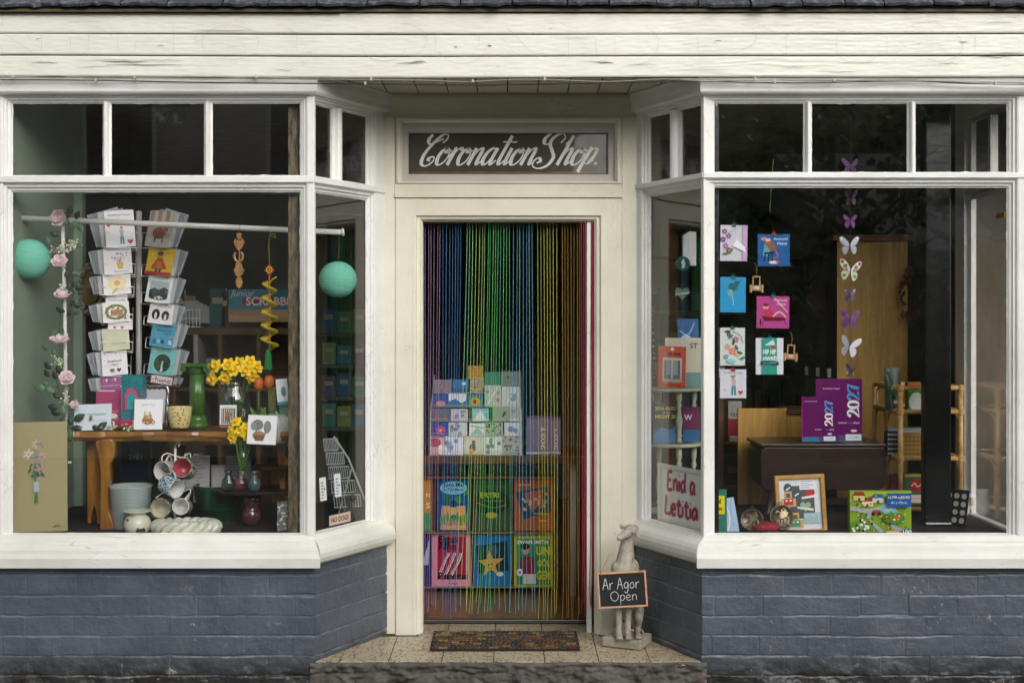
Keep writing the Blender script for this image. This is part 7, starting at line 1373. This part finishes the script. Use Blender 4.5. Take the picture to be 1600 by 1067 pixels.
# left-hand shelves seen beyond the corner post
o = empty('side_shelves', 'brown wooden shelves of small goods seen beyond the black corner post', 'shelves'); Y = 1.25
MB().box(PX(1122, Y), PX(1131, Y), Y, Y+.3, 0, PZ(586, Y)).build('upright', M_BROWN, o)
for p in (690, 760): MB().box(PX(1131, Y)+.001, PX(1180, Y), Y, Y+.3, PZ(p, Y)-.016, PZ(p, Y)).build('shelf', M_BROWN, o)
MB().box(PX(1060, Y), PX(1180, Y), Y+.302, Y+.32, 0, PZ(586, Y)).build('back', mat('#2a1c10', .8), o)
box(1138, 627, 1159, 662, Y+.06, 'grey tin lettered TIDY on the brown shelves', lambda q: (q.t('TIDY', .5, .4, .8, '#2a2a2a', bold=.03), q.dots(10, ['#8a8a88'], .06, (.05, .55, .95, .95), 3)), '#a09c98', .06); box(1137, 655, 1154, 690, Y+.02, 'small red packet with a barcode on the brown shelves', lambda q: (q.r(.2, .0, .9, .26, '#d0d0d0'), [q.r(.25+.08*k, .02, .28+.08*k, .2, '#222') for k in range(8)]), '#8a1c2a', .04)
box(1133, 710, 1156, 758, Y+.05, 'dark brown box on the lower brown shelf', lambda q: q.r(.2, .4, .8, .6, '#6a5a40'), '#2a1c14', .06)
# stock on the shelves further back, dim
o = empty('back_shelves', 'dark open shelving across the back of the room behind the right window', 'shelves'); Y = 3.2
for p in (400, 487, 560, 640): MB().box(PX(1010, Y), PX(1290, Y), Y, Y+.3, PZ(p, Y)-.025, PZ(p, Y)).build('shelf', M_BROWN, o)
for p in (1010, 1100, 1195, 1290): MB().box(PX(p, Y)-.012, PX(p, Y)+.012, Y+.01, Y+.3, 0, PZ(395, Y)).build('upright', M_BROWN, o)
rd = random.Random(31)
for p in (486, 559, 639):
    x = 1018
    while x < 1270:
        wd = rd.uniform(9, 22); hh = rd.uniform(24, 46)
        if rd.random() < .75: box(x, p-hh, x+wd, p, Y+.05, 'dim packet of stock on the dark back shelving', None, rd.choice(['#6a6a70', '#3a4a5a', '#7a5a48', '#8a8a84', '#4a3a50', '#5a3a34', '#46604a']), .08, group='stock on the dark back shelving')
        x += wd+rd.uniform(2, 8)
# fittings up in the right-hand panes
o = empty('spotlight_bar', 'ceiling spotlight bar with two grey lamps behind the upper right panes', 'spotlight', at(PX(1300, .95), .95, PZ(166, .95)))
MB().box(-.10, .12, -.01, .01, 0, .02).build('bar', mat('#2a2a2a', .5), o)
for x, an in ((-.03, 35), (.06, -30)): MB().lathe([(.010, 0), (.020, .02), (.024, .085), (.020, .085), (.016, .02), (0, .01)], 18, None, Matrix.Translation((x, -.01, -.005)) @ Matrix.Rotation(R(180+an), 4, 'Y')).build('lamp_head', mat('#7c8486', .35, .5), o, smooth=True)
MB().tube([(-.14, 0, -.01), (-.17, 0, -.06), (-.13, 0, -.10), (-.16, 0, -.14)], .003, 5).build('flex', mat('#1c1c1c', .6), o)
o = empty('green_cord', 'thin frayed green cord hanging from the top of the right window', 'cord'); MB().tube([pt(1208, 250, .2), pt(1206, 290, .2), pt(1202, 330, .2)], .0016, 5).tube([pt(1208, 250, .2), pt(1204, 300, .205), pt(1204, 333, .2)], .001, 5).build('strand', mat('#5f8a4a', .7), o)
tag(MB().box(XR-.040, XR-.037, .20, .30, PZ(338, .2)-.004, PZ(333, .2)+.004).build('yellow_sticker', mat('#d8a81c', .4)), 'small yellow sticker high on the far right return pane', 'sticker')

# ================================================================== ON THE STEP
# greyhound
dog = empty('dog_statue', 'weathered stone statue of a seated greyhound on a block at the right of the doorway', 'statue', at(PX(982, .26), .26, .046, 0))
n_ = NT('weathered_stone'); v_ = n_.obj(); f_ = n_.noise(v_, 14, 7, .7); c_ = n_.mix(n_.ramp(f_, (.3, 0.), (.7, 1.)), hx('#8a8474'), hx('#bcb6a6')); c_ = n_.mix(n_.ramp(n_.noise(v_, 5, 5, .7), (.52, 0.), (.68, .75)), c_, hx('#574f41'))
n_.pbr(c_, .9, n_.bump(n_.noise(v_, 90, 6, .7), .5, .004)); stone = n_.m
def D(px, py, y=0): s = 334.5; return Vector(((px-982)/s, y, (1003-py)/s))
m = MB()
def limb(pts, rs, n=12):
    P = sp([tuple(p) for p in pts], 6); k = len(pts)-1; rr = []
    for i in range(len(P)): t = i/6; j = min(int(t), k-1); rr.append(rs[j]+(rs[j+1]-rs[j])*(t-j))
    m.tube(P, rr, n)
    m.ball(P[0], rr[0], n, 8); m.ball(P[-1], rr[-1], n, 8)
limb([D(974, 905, -.01), D(977, 925, .03), D(984, 950, .07), D(988, 975, .10)], [.046, .052, .056, .054])          # trunk
m.ball(D(974, 903, -.010), (.056, .048, .058), 16, 12); m.ball(D(963, 898, -.006), (.026, .030, .040), 12, 10); m.ball(D(990, 896, -.002), (.026, .030, .040), 12, 10)                                                     # chest
limb([D(975, 898, -.005), D(978, 872, -.002), D(980, 852, -.006), D(982, 842, -.012)], [.050, .036, .028, .027])     # neck
m.ball(D(984, 837, -.012), (.030, .034, .0265), 16, 12)                                                     # skull
limb([D(980, 840, -.030), D(973, 843, -.052), D(966, 846, -.070)], [.024, .018, .0135])                      # muzzle
m.ball(D(964, 844.5, -.077), (.0075, .007, .007), 8, 6)
m.ball(D(974.5, 838.5, -.048), .007, 8, 6); m.ball(D(985.5, 838.5, -.047), .007, 8, 6)                      # brows
for x0, x1, x2, yy in ((974, 970, 971, 0), (991, 995, 994.5, 0)):                                            # ears
    limb([D(x0, 832, -.004), D(x1, 831 if x0 < 980 else 835, .006), D(x2, 835 if x0 < 980 else 847, -.004)], [.008, .007, .004] if x0 < 980 else [.010, .0125, .008], 8)
for a_, b_, c_, y_ in ((964, 966, 966, -.028), (983, 981, 980, -.036)):                                      # front legs
    limb([D(a_, 905, -.012), D(a_-1, 930, -.020), D(b_, 958, -.022), D(c_, 985, y_), D(c_, 997, y_-.006)], [.028, .022, .0165, .014, .015])
    m.ball(D(c_, 998, y_-.024), (.015, .026, .012), 10, 8)
    for k in (-1, -.33, .33, 1): m.ball(D(c_, 999.5, y_-.044)+Vector((.0105*k, .003*abs(k), 0)), (.0052, .010, .0085), 8, 6)
m.ball(D(998, 968, .050), (.028, .056, .052), 16, 12); m.ball(D(972, 968, .075), (.024, .055, .050), 16, 12)     # thighs
for x, s_ in ((999, 1), (962, -1)):
    limb([D(x+1, 962, .01), D(x+1, 978, .028), D(x, 992, .05), D(x-2*s_, 999, .02), D(x-3*s_, 999.5, -.03)], [.020, .017, .013, .013, .013])
    m.ball(D(x-3.5*s_, 999, -.046), (.014, .022, .011), 10, 8)
    for k in (-1, 0, 1): m.ball(D(x-3.5*s_, 1000, -.062)+Vector((.010*k, .003*abs(k), 0)), (.0055, .010, .008), 8, 6)
limb([D(992, 998, .13), D(1002, 999, .10), D(1006, 1000, .04)], [.012, .010, .006], 8)                       # tail
do = m.build('body', stone, dog, smooth=True)
md = do.modifiers.new('fuse', 'REMESH'); md.mode = 'VOXEL'; md.voxel_size = .0028; md.use_smooth_shade = True
ms = do.modifiers.new('soften', 'SMOOTH'); ms.factor = .5; ms.iterations = 2
for px, y in ((973, -.056), (986, -.050)): MB().ball(D(px, 839.5, y), (.0042, .003, .0032), 8, 6).build('eye', mat('#4a4438', .6), dog, smooth=True)
m = MB(); T = Matrix.Translation((.004, .02, -.046)) @ Matrix.Rotation(R(-24), 4, 'Z'); m.box(-.105, .085, -.082, .085, .003, .047, None, T); m.build('block', stone, dog, bevel=.007, seg=3)
# chalkboard
CB = .155; s_ = S(CB); bw, bh = 74/s_, 53/s_
o = empty('chalkboard', 'small chalkboard reading Ar Agor Open hung on the stone greyhound', 'sign', at(PX(974, CB), CB, PZ(947.5, CB), -3, 4, -3.6))
q = Art(bw, bh); q.box(-bw/2, bw/2, .001, .006, 0, bh, '#15171a'); hand(q, 'Ar Agor', .09, .52, .78, .19, '#dfe4e4', .011); hand(q, 'Open', .24, .18, .58, .17, '#d4dada', .011)
q.dots(14, ['#26292d', '#2c2f33'], .06, (.1, .1, .9, .9), 5) if 0 else None
q.build('slate', M_PRINT, o); m = MB(); ring(m, -bw/2-.004, bw/2+.004, -.004, bh+.004, (.0085,)*4, [(0, .008), (0, -.003), (.3, -.004), (1, -.004), (1, .001)]); m.build('frame', mat('#c99a78', .5, var=.12, scale=20), o, bevel=.001)
for x, px in ((-bw/2+.016, 962), (bw/2-.022, 992)):
    MB().tube(sp([(x, -.006, bh-.005), (x, -.004, bh+.004), (x*.72, .05, bh+.045), (x*.5, .10, bh+.075)], 5), .0018, 6).tube([(x+.006*math.cos(t), -.006, bh-.002+.004*math.sin(t)) for t in [2*math.pi*k/10 for k in range(10)]], .0013, 5, closed=True).build('string', mat('#a8743c', .8), o)
# doormat
mw, md_ = 236/341, .36; o = empty('doormat', 'patterned doormat crowded with rows of small cat faces on the tiled step', 'doormat', at(PX(789, .17), .17, .001))
MB().box(-mw/2, mw/2, 0, md_, 0, .007).build('backing', mat('#2a2018', .95), o, bevel=.002)
a = MB(); rd = random.Random(17); cs = ['#6a2418', '#8a6420', '#33422a', '#24384c', '#7a4a22', '#4a2a20', '#8a7a4a', '#5a3a4a', '#2a2622', '#6a5a3a', '#3a4a50', '#7a3424', '#9a8a5a', '#4c4420']; lay = 0
def ptc(pts, col):
    global lay
    lay += 1; a.add([(x, y, .0075+lay*2.2e-6) for x, y in pts], [list(range(len(pts)))], col)
for j in range(9, -1, -1):
    for i in range(17):
        cx = -mw/2+.02+(mw-.04)*(i+.5*(j % 2)*.9)/16.4+rd.uniform(-.005, .005); cy = .020+j*.0355+rd.uniform(-.004, .004); r = rd.uniform(.018, .025); c = rd.choice(cs); e_ = rd.choice(cs)
        cx = min(max(cx, -mw/2+.024), mw/2-.024)
        ptc([(cx+r*1.05*math.cos(t), cy+r*.85*math.sin(t)) for t in [2*math.pi*k/12 for k in range(12)]], c)
        for s_ in (-1, 1): ptc([(cx+s_*r*.95, cy+r*.15), (cx+s_*r*.85, min(cy+r*1.25, md_-.002)), (cx+s_*r*.25, cy+r*.75)][::s_], c); ptc([(cx+s_*r*.42+r*.17*math.cos(t), cy+r*.12+r*.13*math.sin(t)) for t in [2*math.pi*k/7 for k in range(7)]], rd.choice(['#c0b060', '#a8a890', '#c8c4a0', '#7a9a6a']))
        ptc([(cx-r*.5, cy-r*.35), (cx+r*.5, cy-r*.35), (cx+r*.3, cy-r*.62), (cx-r*.3, cy-r*.62)][::1], e_); ptc([(cx-r*.12, cy-r*.1), (cx, cy-r*.28), (cx+r*.12, cy-r*.1)], '#1a1210')
a.build('pile', M_WEAVE, o)
